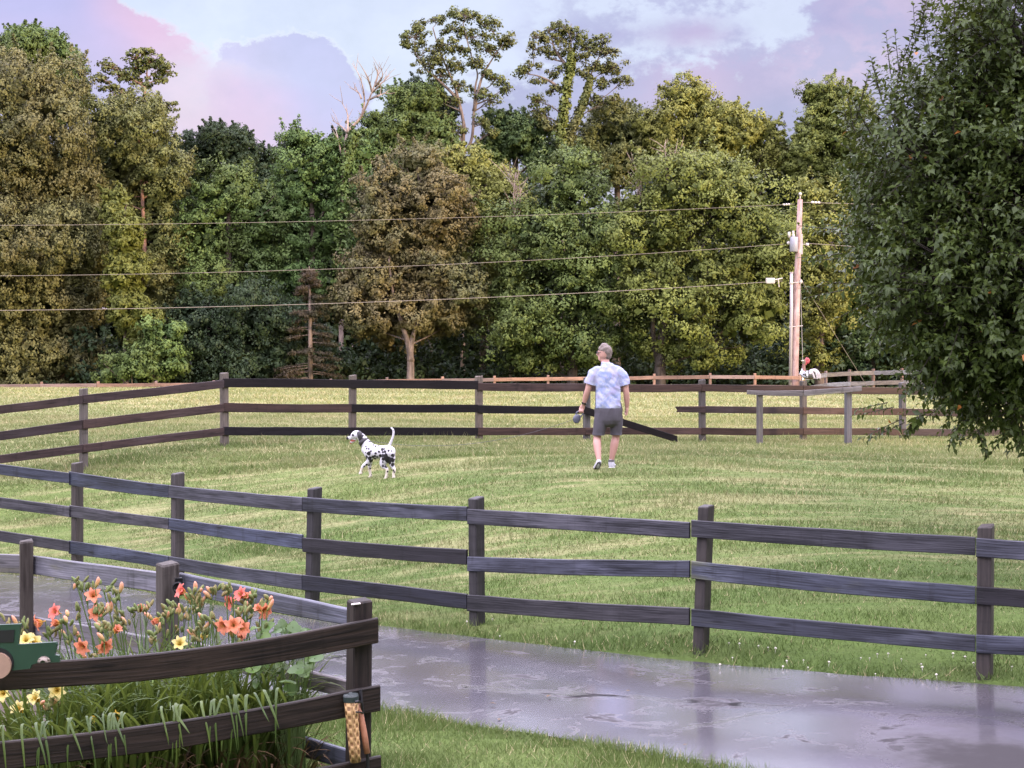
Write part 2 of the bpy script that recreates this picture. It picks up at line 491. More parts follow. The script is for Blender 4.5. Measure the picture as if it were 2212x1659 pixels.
CP = [c for c in CP if not ((NEAR_OF(c[0]) - 0.3 < c[1] < FAR_OF(c[0]) + 0.05) and -9 < c[0] < 8)]
for _x in np.arange(-8.5, 8.6, 1.3):
    for _t in (0.0, 0.5, 1.0):
        _y = NEAR_OF(_x) * (1 - _t) + FAR_OF(_x) * _t
        CP.append((_x, _y, _pl[0] + _pl[1] * min(max(_x, -7), 7) + _pl[2] * min(max(_y, 6), 20)))
CP = np.array(CP, float)
def _phi(r2): return np.sqrt(r2 + 2.0)
_A = _phi(((CP[:, None, :2] - CP[None, :, :2]) ** 2).sum(-1))
_n = len(CP)
_M = np.block([[_A + np.eye(_n) * 1e-3, np.ones((_n, 1))], [np.ones((1, _n)), np.zeros((1, 1))]])
_W = np.linalg.solve(_M, np.concatenate([CP[:, 2], [0]]))
def terr(x, y):
    x = np.atleast_1d(np.asarray(x, float)); y = np.atleast_1d(np.asarray(y, float))
    out = np.empty(x.size); xf = x.ravel(); yf = y.ravel()
    for i in range(0, x.size, 20000):
        q = np.stack([xf[i:i + 20000], yf[i:i + 20000]], 1)
        out[i:i + 20000] = _phi(((q[:, None] - CP[None, :, :2]) ** 2).sum(-1)) @ _W[:-1] + _W[-1]
    far = np.clip((np.hypot(xf, yf - 50) - 120) / 80, 0, 1)
    out = out * (1 - far) + far * -3.0
    return (out + CZ).reshape(x.shape)
_ed = np.array([(1.47, 12.97, -2.63), (3.9, 11.75, -2.60), (-1.31, 15.0, -2.75), (-0.76, 11.07, -2.63), (-0.12, 10.63, -2.63), (0.76, 9.97, -2.63), (1.25, 9.5, -2.63)])
DPL = np.linalg.lstsq(np.stack([np.ones(7), _ed[:, 0], _ed[:, 1]], 1), _ed[:, 2], rcond=None)[0]
def drive_z(x, y):          # the tarmac lies on one even fall, levelling out away from the house
    y2 = np.clip(y, 6, 20); x2 = np.clip(x, -7, 7)
    return CZ + DPL[0] + DPL[1] * x2 + DPL[2] * y2
def near_y(x): return np.interp(x, NEARC[:, 0], NEARC[:, 1])
def far_y(x): return np.interp(x, FARC[:, 0], FARC[:, 1])
def on_drive(x, y, mrg=0.0):
    return (y > near_y(x) - mrg) & (y < far_y(x) + mrg)
def G(x, y): return float(terr(x, y)[0])
# ------------------------------------------------------------------ ground, driveway, soil
def grass_colour(b, pos, blade=False):
    big = b.noise(pos, 0.16, 3)
    st = b.noise(b.vmul(pos, (0.42, 2.3, 1.0)), 1.0, 5, 0.62, 0.8)      # clippings lie in windrows across the slope
    st2 = b.noise(b.vmul(b.vadd(pos, (11, 5, 0)), (1.7, 7.5, 1.0)), 1.0, 4, 0.6, 0.5)
    sep = b.n('ShaderNodeSeparateXYZ'); b.put(sep.inputs[0], pos)
    dry = b.m('ADD', b.m('MULTIPLY', b.ss(st, 0.44, 0.66), 0.75), b.m('MULTIPLY', b.ss(st2, 0.48, 0.70), 0.45))
    farther = b.ss(sep.outputs[1], 14.0, 44.0)                            # upper field: drier cut hay, plus its sunlit paleness put into the colour
    dry = b.m('MULTIPLY', dry, b.m('ADD', b.m('MULTIPLY', b.ss(sep.outputs[1], 13.0, 17.5), 0.42), b.m('ADD', 0.06, b.m('MULTIPLY', farther, 0.34))))
    green = b.mix(b.ss(big, 0.35, 0.65), (0.066, 0.106, 0.026, 1), (0.098, 0.140, 0.036, 1))
    green = b.mix(b.m('MULTIPLY', farther, 0.55), green, (0.21, 0.22, 0.085, 1))
    return b.mix(dry, green, (0.33, 0.285, 0.155, 1)), st
def mat_ground():
    m, b, p, out = new_mat('lawn_ground')
    pos = b.n('ShaderNodeNewGeometry').outputs['Position']
    c, st = grass_colour(b, pos)
    fn = b.noise(b.vmul(pos, (1, 0.8, 1)), 22.0, 5, 0.7)
    f = b.m('ADD', 0.45, b.m('MULTIPLY', fn, 0.9))
    c = b.mix(1.0, c, f, 'MULTIPLY')
    b.put(p.inputs['Base Color'], c)
    p.inputs['Roughness'].default_value = 0.95; p.inputs['Specular IOR Level'].default_value = 0.1
    bp = b.n('ShaderNodeBump'); bp.inputs['Strength'].default_value = 0.6; bp.inputs['Distance'].default_value = 0.05
    b.put(bp.inputs['Height'], b.m('ADD', fn, st)); b.put(p.inputs['Normal'], bp.outputs[0])
    return m
def mat_grass():
    m, b, p, out = new_mat('grass_blades')
    pos = b.n('ShaderNodeNewGeometry').outputs['Position']
    c, st = grass_colour(b, pos)
    at = b.n('ShaderNodeAttribute', attribute_name='rnd').outputs['Fac']
    c = b.mix(b.m('GREATER_THAN', at, 0.95), c, (0.33, 0.29, 0.16, 1))
    c = b.mix(1.0, c, b.m('ADD', 0.82, b.m('MULTIPLY', at, 0.45)), 'MULTIPLY')
    b.put(p.inputs['Base Color'], c)
    p.inputs['Roughness'].default_value = 0.6; p.inputs['Specular IOR Level'].default_value = 0.2
    tr = b.n('ShaderNodeBsdfTranslucent'); b.put(tr.inputs[0], c)
    mx = b.n('ShaderNodeMixShader'); mx.inputs[0].default_value = 0.3
    m.node_tree.links.new(p.outputs[0], mx.inputs[1]); m.node_tree.links.new(tr.outputs[0], mx.inputs[2])
    m.node_tree.links.new(mx.outputs[0], out.inputs[0])
    return m
def mat_drive():
    m, b, p, out = new_mat('wet_asphalt')
    pos = b.n('ShaderNodeNewGeometry').outputs['Position']
    g = b.noise(pos, 120.0, 4, 0.75)
    pud = b.noise(b.vmul(pos, (0.75, 0.95, 1)), 0.9, 6, 0.60, 0.4)
    mott = b.noise(b.vmul(b.vadd(pos, (4, 9, 0)), (0.9, 1.0, 1)), 2.6, 6, 0.66, 0.7)
    dry = b.m('MULTIPLY', b.ss(mott, 0.545, 0.64), b.ss(pud, 0.38, 0.54))
    sepp = b.n('ShaderNodeSeparateXYZ'); b.put(sepp.inputs[0], pos)
    # a worn bare patch of coarse dark tar toward the right-hand turn
    dx = b.m('DIVIDE', b.m('SUBTRACT', sepp.outputs[0], 3.05), 0.80); dy = b.m('DIVIDE', b.m('SUBTRACT', sepp.outputs[1], 9.45), 1.05)
    rr = b.m('SQRT', b.m('ADD', b.m('MULTIPLY', dx, dx), b.m('MULTIPLY', dy, dy)))
    patch = b.ss(b.m('ADD', b.m('SUBTRACT', 1.0, rr), b.m('MULTIPLY', b.m('SUBTRACT', b.noise(pos, 1.6, 6, 0.65), 0.5), 2.2)), -0.35, 0.75)
    dry = b.m('MAXIMUM', dry, patch)
    vo = b.n('ShaderNodeTexVoronoi', feature='DISTANCE_TO_EDGE'); b.put(vo.inputs['Vector'], b.vadd(pos, b.vmul(b.n('ShaderNodeTexNoise').outputs[1], (0, 0, 0)))); vo.inputs['Scale'].default_value = 0.33
    wob = b.m('ADD', vo.outputs[0], b.m('MULTIPLY', b.m('SUBTRACT', b.noise(pos, 3.0, 6), 0.5), 0.12))
    crack = b.m('MULTIPLY', b.m('SUBTRACT', 1.0, b.ss(b.m('ABSOLUTE', wob), 0.004, 0.016)), b.ss(pud, 0.42, 0.5))
    c = b.mix(g, (0.030, 0.028, 0.033, 1), (0.105, 0.098, 0.115, 1))
    c = b.mix(b.m('MULTIPLY', dry, 0.85), c, (0.026, 0.024, 0.024, 1))
    c = b.mix(crack, c, (0.012, 0.012, 0.012, 1))
    b.put(p.inputs['Base Color'], c)
    ro = b.m('ADD', 0.17, b.m('ADD', b.m('MULTIPLY', dry, 0.5), b.m('ADD', b.m('MULTIPLY', crack, 0.4), b.m('MULTIPLY', b.ss(pud, 0.35, 0.65), 0.08))))
    b.put(p.inputs['Roughness'], ro)
    b.put(p.inputs['Specular IOR Level'], b.m('SUBTRACT', 0.8, b.m('MULTIPLY', dry, 0.68)))
    b.put(p.inputs['Coat Weight'], b.m('SUBTRACT', 1.0, b.m('MULTIPLY', dry, 0.97))); p.inputs['Coat Roughness'].default_value = 0.12; p.inputs['Coat IOR'].default_value = 1.85
    p.inputs['IOR'].default_value = 1.5
    bp = b.n('ShaderNodeBump'); b.put(bp.inputs['Strength'], b.m('ADD', 0.05, b.m('MULTIPLY', dry, 0.55))); bp.inputs['Distance'].default_value = 0.004
    b.put(bp.inputs['Height'], b.m('ADD', b.m('MULTIPLY', g, 0.25), b.m('MULTIPLY', mott, 0.5))); b.put(p.inputs['Normal'], bp.outputs[0])
    return m
M_GROUND, M_GRASS, M_DRIVE = mat_ground(), mat_grass(), mat_drive()
M_SOIL = simple('garden_soil', (0.045, 0.030, 0.022), 0.95, var=0.5, scale=18, bump=0.9)

def build_ground():
    xs = np.concatenate([[-1500, -700, -350, -200, -120, -80, -55, -40], np.linspace(-32, 32, 161), [40, 55, 80, 120, 200, 350, 700, 1500]])
    ys = np.concatenate([[-600, -200, -80, -30, -12], np.linspace(-4, 34, 150), np.linspace(35, 95, 61), [105, 120, 140, 180, 250, 400, 800, 1600]])
    X, Y = np.meshgrid(xs, ys)
    Z = terr(X, Y)
    sd = np.minimum(Y - near_y(X), far_y(X) - Y)          # positive on the driveway
    near = (Y > 2) & (Y < 40)
    Z = Z + np.where(near, np.where(sd > 0.15, -0.06, np.where(sd > -0.2, -0.03 - 0.02, 0.0)), 0)
    nx, ny = len(xs), len(ys)
    idx = np.arange(nx * ny).reshape(ny, nx)
    f = np.stack([idx[:-1, :-1], idx[:-1, 1:], idx[1:, 1:], idx[1:, :-1]], -1).reshape(-1, 4)
    me = np_mesh('ground', np.stack([X, Y, Z], -1).reshape(-1, 3), f)
    tag(link('ground', me, M_GROUND), 'mown green lawn rising behind the plank fences to a field crest', 'lawn', kind='structure')
    # driveway sheet
    xs = np.concatenate([np.linspace(-26, -8, 30), np.linspace(-7.8, 9, 150)])
    t = np.linspace(0, 1, 26)
    X = np.repeat(xs[:, None], 26, 1)
    wob = np.array([0.05 * mnoise.noise((x * 2.2, 0, 0)) + 0.02 * mnoise.noise((x * 9, 3, 0)) for x in xs])
    wob2 = np.array([0.05 * mnoise.noise((x * 2.0, 7, 0)) + 0.02 * mnoise.noise((x * 8, 9, 0)) for x in xs])
    lo = near_y(xs) + wob; hi = far_y(xs) + wob2
    Y = lo[:, None] * (1 - t) + hi[:, None] * t
    Z = drive_z(X, Y) - 0.012
    idx = np.arange(X.size).reshape(X.shape)
    f = np.stack([idx[:-1, :-1], idx[1:, :-1], idx[1:, 1:], idx[:-1, 1:]], -1).reshape(-1, 4)
    tag(link('driveway', np_mesh('driveway', np.stack([X, Y, Z], -1).reshape(-1, 3), f), M_DRIVE), 'wet asphalt driveway mirroring the lilac sky', 'driveway', kind='structure')
    # garden bed soil, slightly mounded
    poly = [(-0.95, 8.62), (-2.42, 10.35), (-3.9, 11.9), (-6.0, 13.2), (-6.0, 7.0), (-2.6, 7.72)]
    def inside(x, y):
        c = False
        for i in range(len(poly)):
            x1, y1 = poly[i]; x2, y2 = poly[i - 1]
            if (y1 > y) != (y2 > y) and x < (x2 - x1) * (y - y1) / (y2 - y1) + x1: c = not c
        return c
    xs = np.arange(-6.0, -0.8, 0.10); ys = np.arange(7.0, 13.3, 0.10)
    vid = {}; V = []; Fc = []
    def vert(i, j):
        if (i, j) not in vid:
            x, y = xs[i], ys[j]
            vid[(i, j)] = len(V)
            V.append((x, y, G(x, y) + 0.10 + 0.03 * mnoise.noise((x * 3, y * 3, 0)) + 0.015 * mnoise.noise((x * 14, y * 14, 0))))
        return vid[(i, j)]
    for i in range(len(xs) - 1):
        for j in range(len(ys) - 1):
            if inside(xs[i] + .05, ys[j] + .05):
                Fc.append((vert(i, j), vert(i + 1, j), vert(i + 1, j + 1), vert(i, j + 1)))
    tag(link('garden_bed', np_mesh('garden_bed', V, Fc), M_SOIL), 'bare dark soil under the daylilies inside the corner fence', 'soil', kind='structure')
build_ground()

_VT = np.random.default_rng(99).random((256, 256))
def vnoise(x, y):
    """smooth value noise, 0..1"""
    xi = np.floor(x).astype(int); yi = np.floor(y).astype(int); u = x - xi; v = y - yi
    u = u * u * (3 - 2 * u); v = v * v * (3 - 2 * v)
    g = lambda a, b_: _VT[a % 256, b_ % 256]
    return (g(xi, yi) * (1 - u) + g(xi + 1, yi) * u) * (1 - v) + (g(xi, yi + 1) * (1 - u) + g(xi + 1, yi + 1) * u) * v
def blades(n, xr, yr, h, w, keep, lean=0.5, name='grass', dens=None):
    x = rng.uniform(*xr, n); y = rng.uniform(*yr, n)
    k = keep(x, y)
    x, y = x[k], y[k]; n = len(x)
    hh = h * rng.uniform(0.45, 1.15, n); ww = w * rng.uniform(0.7, 1.2, n)
    a = rng.uniform(0, 2 * np.pi, n); le = rng.uniform(0, lean, n) * hh * 1.3
    la = rng.uniform(0, 2 * np.pi, n)
    z = terr(x, y) - 0.015
    hh = hh * (0.55 + 0.9 * vnoise(x * 0.9, y * 3.2))
    bx, by = np.cos(a) * ww / 2, np.sin(a) * ww / 2
    v0 = np.stack([x - bx, y - by, z], 1); v1 = np.stack([x + bx, y + by, z], 1)
    v2 = np.stack([x + np.cos(la) * le, y + np.sin(la) * le, z + hh], 1)
    return np.stack([v0, v1, v2], 1).reshape(-1, 3), rng.uniform(0, 1, n)
def in_view(x, y, m=2.4):
    return (np.abs(x) < y * 0.345 + m)
GARDEN = [(-0.9, 8.5), (-2.4, 10.4), (-3.86, 12.0), (-6.5, 13.5), (-6.5, 6.5), (-2.6, 7.6)]
def in_garden(x, y):
    c = np.zeros(x.shape, bool)
    for i in range(len(GARDEN)):
        x1, y1 = GARDEN[i]; x2, y2 = GARDEN[i - 1]
        cond = ((y1 > y) != (y2 > y)) & (x < (x2 - x1) * (y - y1) / ((y2 - y1) + 1e-12) + x1)
        c ^= cond
    return c
def build_grass():
    V = []; Rn = []
    def put(r):
        V.append(r[0]); Rn.append(r[1])
    edge = lambda x, y: in_view(x, y) & ~on_drive(x, y, -0.02 + 0.03 * np.sin(x * 7) * np.sin(x * 2.3)) & ~in_garden(x, y)
    put(blades(230000, (-2.6, 5.8), (6.6, 12.2), 0.080, 0.007, lambda x, y: edge(x, y) & (y < near_y(x) + 0.5), 0.9))
    put(blades(40000, (-2.6, 5.8), (6.0, 12.5), 0.10, 0.007, lambda x, y: edge(x, y) & (y < near_y(x) + 0.1) & (y > near_y(x) - 0.22), 1.0))
    put(blades(520000, (-10.5, 8.5), (9.5, 24), 0.055, 0.009, lambda x, y: edge(x, y) & (y > far_y(x) - 0.3) & (y < far_y(x) + 3.2), 0.9))
    put(blades(140000, (-10.5, 8.5), (9.5, 23), 0.12, 0.009, lambda x, y: edge(x, y) & (y > far_y(x) - 0.05) & (y < far_y(x) + 0.30), 1.0))
    put(blades(410000, (-12.5, 12.5), (12, 26), 0.060, 0.014, lambda x, y: edge(x, y) & (y > far_y(x) + 2.6), 1.1))
    put(blades(400000, (-17, 17), (24, 38), 0.075, 0.022, lambda x, y: in_view(x, y), 1.2))
    put(blades(240000, (-24, 24), (36, 56), 0.085, 0.035, lambda x, y: in_view(x, y), 1.3))
    # taller tufts missed by the mower along the brown fence
    fx = np.array([SX(px, d) for px, d in ((-150, 23.8), (181, 25.2), (485, 26.8), (761, 28.0), (1035, 28.9), (1267, 29.6), (1517, 30.3), (1735, 31.0), (1950, 31.8), (2180, 32.6), (2420, 33.4))]); fy = np.array([23.8, 25.2, 26.8, 28.0, 28.9, 29.6, 30.3, 31.0, 31.8, 32.6, 33.4])
    put(blades(60000, (-9, 13), (23.5, 34), 0.15, 0.016, lambda x, y: (np.abs(y - np.interp(x, fx, fy)) < 0.16 + 0.2 * vnoise(x * 1.5, y)) & (vnoise(x * 2.1, y * 0.7) > 0.35), 0.9))
    put(blades(16000, (-9, 6.5), (11, 22), 0.15, 0.008, lambda x, y: edge(x, y) & (y > far_y(x) + .12) & (y < far_y(x) + .42) & (vnoise(x * 3.1, y * 0.7) > 0.45), 0.9))
    # taller tufts missed by the mower round the fence posts
    v = np.concatenate(V); r = np.concatenate(Rn)
    f = np.arange(len(v), dtype=np.int32).reshape(-1, 3)
    tag(link('grass', np_mesh('grass', v, f, rnd=r), M_GRASS), 'short mown grass with pale dry clippings', 'grass', kind='stuff')
build_grass()

# ------------------------------------------------------------------ fences
def board(name, mat, parent, a, b_, ha, hb, thick, nrm, sag=0.0, bow=0.0, n=10, label=None, ragged=False):
    """plank from a to b_ (centres), heights ha/hb, thickness along nrm; sag drops and bow pushes the middle"""
    mb = MB()
    a = Vector(a); b_ = Vector(b_); nrm = Vector(nrm)
    L = (b_ - a).length
    ch = min(0.006, thick * 0.25)
    seed = random.random() * 100
    vs = []; uv = []; fs = []
    for i in range(n + 1):
        t = i / n
        w = math.sin(math.pi * t)
        c = a.lerp(b_, t) - Vector((0, 0, sag * w)) + nrm * (bow * w + 0.006 * mnoise.noise((seed, t * 2.5, 1)))
        h = (ha + (hb - ha) * t) / 2
        up = h + 0.006 * mnoise.noise((seed, t * L * 2.0, 5)); dn = h + 0.006 * mnoise.noise((seed, t * L * 2.0, 9))
        T = thick / 2
        for (q, z, v) in ((-T, -dn + ch, 0), (-T + ch, -dn, .01), (T - ch, -dn, .03), (T, -dn + ch, .04), (T, up - ch, .18), (T - ch, up, .19), (-T + ch, up, .21), (-T, up - ch, .22)):
            e = 0.0
            if ragged and i == n:
                e = random.uniform(-0.05, 0.09)
            p = c + nrm * q + Vector((0, 0, z)) + (b_ - a).normalized() * e
            vs.append(p); uv.append((t * L, v))
    for i in range(n):
        for k in range(8):
            j = (k + 1) % 8
            fs.append((i * 8 + k, i * 8 + j, (i + 1) * 8 + j, (i + 1) * 8 + k))
    fs.append(tuple(range(7, -1, -1))); fs.append(tuple(range(n * 8, n * 8 + 8)))
    mb.add(vs, fs, uv)
    o = mb.build(name, mat, parent)
    if label: o['label'] = label
    return o
def post(name, mat, parent, x, y, ztop, zbot, sx, sy, rz, lean=0.0, slant=0.02, label=None):
    mb = MB()
    mb.box((0, 0, 0), sx, sy, 1.0, rz)
    h = ztop - zbot
    sd = random.random() * 50
    out = []
    for (px_, py_, pz_) in mb.v:
        t = pz_ + 0.5
        px_ += lean * t; 
        z = zbot + t * h
        if t > 0.8: z += slant * (px_ * 4 + py_ * 2) + 0.01 * mnoise.noise((px_ * 30, py_ * 30, sd))
        out.append((x + px_, y + py_, z))
    mb.v = out
    mb.uv = [(u * h, v) for (u, v) in mb.uv]
    o = mb.build(name, mat, parent)
    if label: o['label'] = label
    return o

def fence(name, label, cat, posts, spans, postmat, group=None, psx=0.10, psy=0.12, thick=0.026, side=-1):
    """posts: (px, y_top, d, lean) ; spans: (i, j, [(yTopL, yBotL, yTopR, yBotR, mat, opts)])"""
    p0 = posts[0]
    base = Vector((SX(p0[0], p0[2]), p0[2], 0)); base.z = G(base.x, base.y)
    root = thing(name, label, cat, base, group)
    P = []
    for (px, yt, d, *r) in posts:
        P.append((SX(px, d), d))
    for i, (px, yt, d, *r) in enumerate(posts):
        x, y = P[i]
        j0, j1 = max(0, i - 1), min(len(P) - 1, i + 1)
        dirv = Vector((P[j1][0] - P[j0][0], P[j1][1] - P[j0][1], 0)).normalized()
        rz = math.atan2(dirv.y, dirv.x)
        zt = CZ - (yt - HY) / F * d
        post('post', postmat, root, x, y, zt, G(x, y) - 0.12, psx * random.uniform(.92, 1.08), psy, rz, lean=(r[0] if r else random.uniform(-.01, .01)))
    for (i, j, rows, *ex) in spans:
        a = Vector((P[i][0], P[i][1], 0)); b_ = Vector((P[j][0], P[j][1], 0))
        dv = (b_ - a).normalized()
        nrm = Vector((-dv.y, dv.x, 0))
        if nrm.y > 0: nrm = -nrm            # toward the viewer
        off = nrm * (psy / 2 + thick / 2 + 0.003) * (-side)
        ea, eb = (ex[0] if ex else (0.048, -0.056))
        a2 = a - dv * ea + off; b2 = b_ + dv * eb + off
        dl, dr = posts[i][2] , posts[j][2]
        for row in rows:
            ytl, ybl, ytr, ybr, mat = row[:5]
            o = row[5] if len(row) > 5 else {}
            def zz(yv, pt): return CZ - (yv - HY) / F * pt.y
            A = Vector((a2.x, a2.y, (zz(ytl, a2) + zz(ybl, a2)) / 2)); B = Vector((b2.x, b2.y, (zz(ytr, b2) + zz(ybr, b2)) / 2))
            ha = zz(ytl, a2) - zz(ybl, a2); hb = zz(ytr, b2) - zz(ybr, b2)
            board('rail', mat, root, A, B, ha, hb, thick, nrm, **{**dict(sag=random.uniform(-.006, .014), bow=random.uniform(-.012, .012)), **o})
    return root

near_posts = [(-190, 985, 20.4), (167, 999, 19.6, 0.0), (384, 1022, 18.0, 0.0), (674, 1054, 16.3, 0.03), (1031, 1074, 14.7, -0.01), (1513, 1093, 13.15, 0.05), (2127, 1135, 12.05, 0.01), (2830, 1185, 11.0)]
near_spans = [
    (0, 1, [(974, 998, 1022, 1044, W_NEAR), (1048, 1072, 1094, 1117, W_NEAR), (1116, 1140, 1169, 1192, W_NEAR)]),
    (1, 2, [(1018, 1048, 1048, 1075, W_NEAR), (1091, 1117, 1119, 1143, W_NEAR), (1168, 1196, 1201, 1229, W_NEAR)]),
    (2, 3, [(1048, 1075, 1074, 1105, W_NEAR), (1119, 1144, 1155, 1186, W_NEAR), (1201, 1229, 1242, 1274, W_NEAR)]),
    (3, 4, [(1074, 1105, 1095, 1126, W_NEAR), (1161, 1192, 1187, 1220, W_NEAR_DARK), (1242, 1275, 1283, 1316, W_NEAR_DARK)]),
    (4, 5, [(1099, 1132, 1128, 1163, W_NEAR), (1202, 1234, 1211, 1248, W_NEAR), (1284, 1320, 1313, 1350, W_NEAR)]),
    (5, 6, [(1123, 1160, 1160, 1200, W_NEAR), (1211, 1250, 1266, 1305, W_NEAR_MOSS), (1315, 1352, 1371, 1408, W_NEAR_MOSS)]),
    (6, 7, [(1162, 1203, 1200, 1244, W_NEAR), (1267, 1305, 1318, 1360, W_NEAR_DARK), (1371, 1410, 1410, 1455, W_NEAR)]),
]
fence('board_fence', 'weathered grey three-rail plank fence along the far edge of the wet driveway', 'fence', near_posts, near_spans, W_POST, psx=0.105, psy=0.13)

mid_posts = [(-150, 868, 23.8), (181, 839, 25.2), (485, 805, 26.8), (761, 810, 28.0), (1035, 812, 28.9), (1267, 815, 29.6), (1517, 820, 30.3), (1735, 822, 31.0), (1950, 826, 31.8), (2180, 828, 32.6), (2420, 830, 33.4)]
B, K = W_MID, W_MID_BLACK
mid_spans = [
    (0, 1, [(893, 912, 854, 872.5, B), (951, 970, 907, 927, B), (1002, 1021, 960, 978, B)]),
    (1, 2, [(853.5, 872, 820, 838, B), (907, 927, 872, 890, B), (960, 978, 923.5, 940.5, B)]),
    (2, 3, [(817.5, 837, 820.5, 838.5, K), (870, 889.5, 872.8, 890.8, B), (922, 940.5, 923.2, 941.2, K)]),
    (3, 4, [(820.5, 838.5, 822.5, 841.5, K), (872.8, 890.8, 873.8, 891, K), (923.2, 941.2, 923.8, 941, K)]),
    (4, 5, [(827, 844, 828.5, 845.5, B), (875, 892, 877, 893.5, K), (923, 940, 924, 939.5, B)]),
    (5, 6, [(828.5, 845.5, 829.7, 845.8, B), (923.7, 938.9, 923.7, 938.7, B)]),
    (6, 7, [(829.7, 845.2, 832.5, 847.8, B), (877, 892, 879.5, 894.2, B), (923.7, 938.7, 924.5, 939.2, B)]),
    (7, 8, [(832.5, 847.8, 837, 852, B), (879.5, 894.2, 882, 897, B), (924.5, 939.2, 926, 941, B)]),
    (8, 9, [(837, 852, 840, 855, B), (882, 897, 885, 900, B), (926, 941, 928, 943, B)]),
    (9, 10, [(840, 855, 843, 858, B), (885, 900, 888, 903, B), (928, 943, 930, 945, B)]),
]
mid_root = fence('board_fence', 'dark brown three-rail plank fence crossing the lawn behind the man, one middle rail broken', 'fence', mid_posts, mid_spans, W_MID_POST, psx=0.115, psy=0.125, thick=0.03)
def zat(py, d): return CZ - (py - HY) / F * d
# the broken middle rail: one end still nailed, the other on the grass, and the stub on the next post
d5, d6 = 29.6, 30.3
A = Vector((SX(1262, d5 - .12), d5 - 0.12, zat(886, d5 - .12)))
Bp = Vector((SX(1456, 29.4), 29.4, zat(947, 29.4)))
board('rail', W_MID_BLACK, mid_root, A, Bp, 0.15, 0.13, 0.035, (0, -1, 0), label='broken rail hanging down onto the grass behind the man', ragged=True)
board('rail', W_MID, mid_root, Vector((SX(1524, d6 - .1), d6 - 0.1, zat(884.5, d6 - .1))), Vector((SX(1466, d6 - .12), d6 - 0.12, zat(884, d6 - .12))), 0.137, 0.11, 0.03, (0, -1, 0), label='splintered stub of the broken rail', ragged=True)

# grey two-post rail standing in front of it
hr = thing('hitching_rail', 'weathered grey two-post rail standing in front of the dark brown fence', 'hitching rail', (SX(1641, 29.6), 29.6, G(SX(1641, 29.6), 29.6)))
post('post', W_GREY, hr, SX(1641, 29.6), 29.6, zat(851, 29.6), G(SX(1641, 29.6), 29.6) - .1, 0.10, 0.10, 0.25)
post('post', W_GREY, hr, SX(1832, 29.7), 29.7, zat(838, 29.7), G(SX(1832, 29.7), 29.7) - .1, 0.115, 0.11, 0.25)
board('rail', W_GREY, hr, (SX(1614, 29.5), 29.52, zat(847.5, 29.5)), (SX(1735, 29.5), 29.55, zat(849.5, 29.5)), 0.085, 0.11, 0.05, (0, -1, 0), sag=0.01)
board('rail', W_GREY, hr, (SX(1735, 29.6), 29.55, zat(849.5, 29.6)), (SX(1861, 29.6), 29.6, zat(839.5, 29.6)), 0.11, 0.10, 0.05, (0, -1, 0))

def far_fence():
    lp = [(-40, 826, 64.5), (90, 825, 65), (212, 824, 65.2), (337, 823, 65.5), (462, 822, 66), (590, 820, 66.5), (715, 818.5, 67), (836, 815, 67.5), (956, 813.5, 68.3), (1068, 812, 69), (1184, 810.5, 69.5), (1298, 809.5, 69.8), (1413, 807.5, 70), (1534, 806, 70), (1631, 806.5, 70.3), (1728, 808, 70.6)]
    sp = []
    for i in range(len(lp) - 1):
        a, b_ = lp[i][1], lp[i + 1][1]
        m = W_FAR
        rows = [(a + 4.5, a + 12, b_ + 4.5, b_ + 12, m)]
        rows += [(a + 25, a + 32, b_ + 25, b_ + 32, m), (a + 45, a + 52, b_ + 45, b_ + 52, m)]
        sp.append((i, i + 1, rows))
    fence('board_fence', 'low reddish brown plank fence beyond the field crest in front of the trees', 'fence', lp, sp, W_FAR, psx=0.11, psy=0.12, thick=0.03)
    rp = [(1732, 809, 70.9), (1784, 801.5, 72.6), (1835, 798.5, 74.3), (1886, 797, 76), (1948, 795.5, 78), (2010, 795, 80), (2075, 795, 82), (2140, 795, 84), (2205, 795, 86), (2270, 795, 88)]
    sp = []
    for i in range(len(rp) - 1):
        a, b_ = rp[i][1] + 4, rp[i + 1][1] + 4
        sp.append((i, i + 1, [(a, a + 9, b_, b_ + 9, W_GREY), (a + 22, a + 31, b_ + 22, b_ + 31, W_GREY), (a + 44, a + 53, b_ + 44, b_ + 53, W_GREY)]))
    fence('board_fence', 'pale grey plank fence running uphill to the right from beside the utility pole', 'fence', rp, sp, W_FAR, psx=0.12, psy=0.12, thick=0.03)
far_fence()

# garden fence in the foreground: a corner of two runs
gf = thing('garden_fence', 'dark plank fence enclosing the daylily bed in the near corner', 'fence', (SX(772, 8.5), 8.5, G(SX(772, 8.5), 8.5)))
GP = {'c': (SX(772, 8.5), 8.5), 'm': (SX(362, 10.5), 10.5), 'l': (SX(57, 12.0), 12.0), 'e': (-5.6, 13.2), 'w': (-2.95, 7.45)}
post('post', W_FRONT_POST, gf, GP['c'][0], GP['c'][1], zat(1296, 8.5), G(*GP['c']) - .15, 0.108, 0.15, R(22), lean=0.012)
post('post', W_BACK_POST, gf, GP['m'][0], GP['m'][1], zat(1216, 10.5), G(*GP['m']) - .15, 0.12, 0.16, R(30), label='post with a black iron gate latch')
post('post', W_BACK_POST, gf, GP['l'][0], GP['l'][1], zat(1168, 12.0), G(*GP['l']) - .15, 0.10, 0.12, R(20))
post('post', W_BACK_POST, gf, GP['e'][0], GP['e'][1], zat(1150, 13.2), G(*GP['e']) - .15, 0.10, 0.12, R(20))
post('post', W_FRONT_POST, gf, GP['w'][0], GP['w'][1], zat(1345, 7.45), G(*GP['w']) - .15, 0.11, 0.13, R(22))
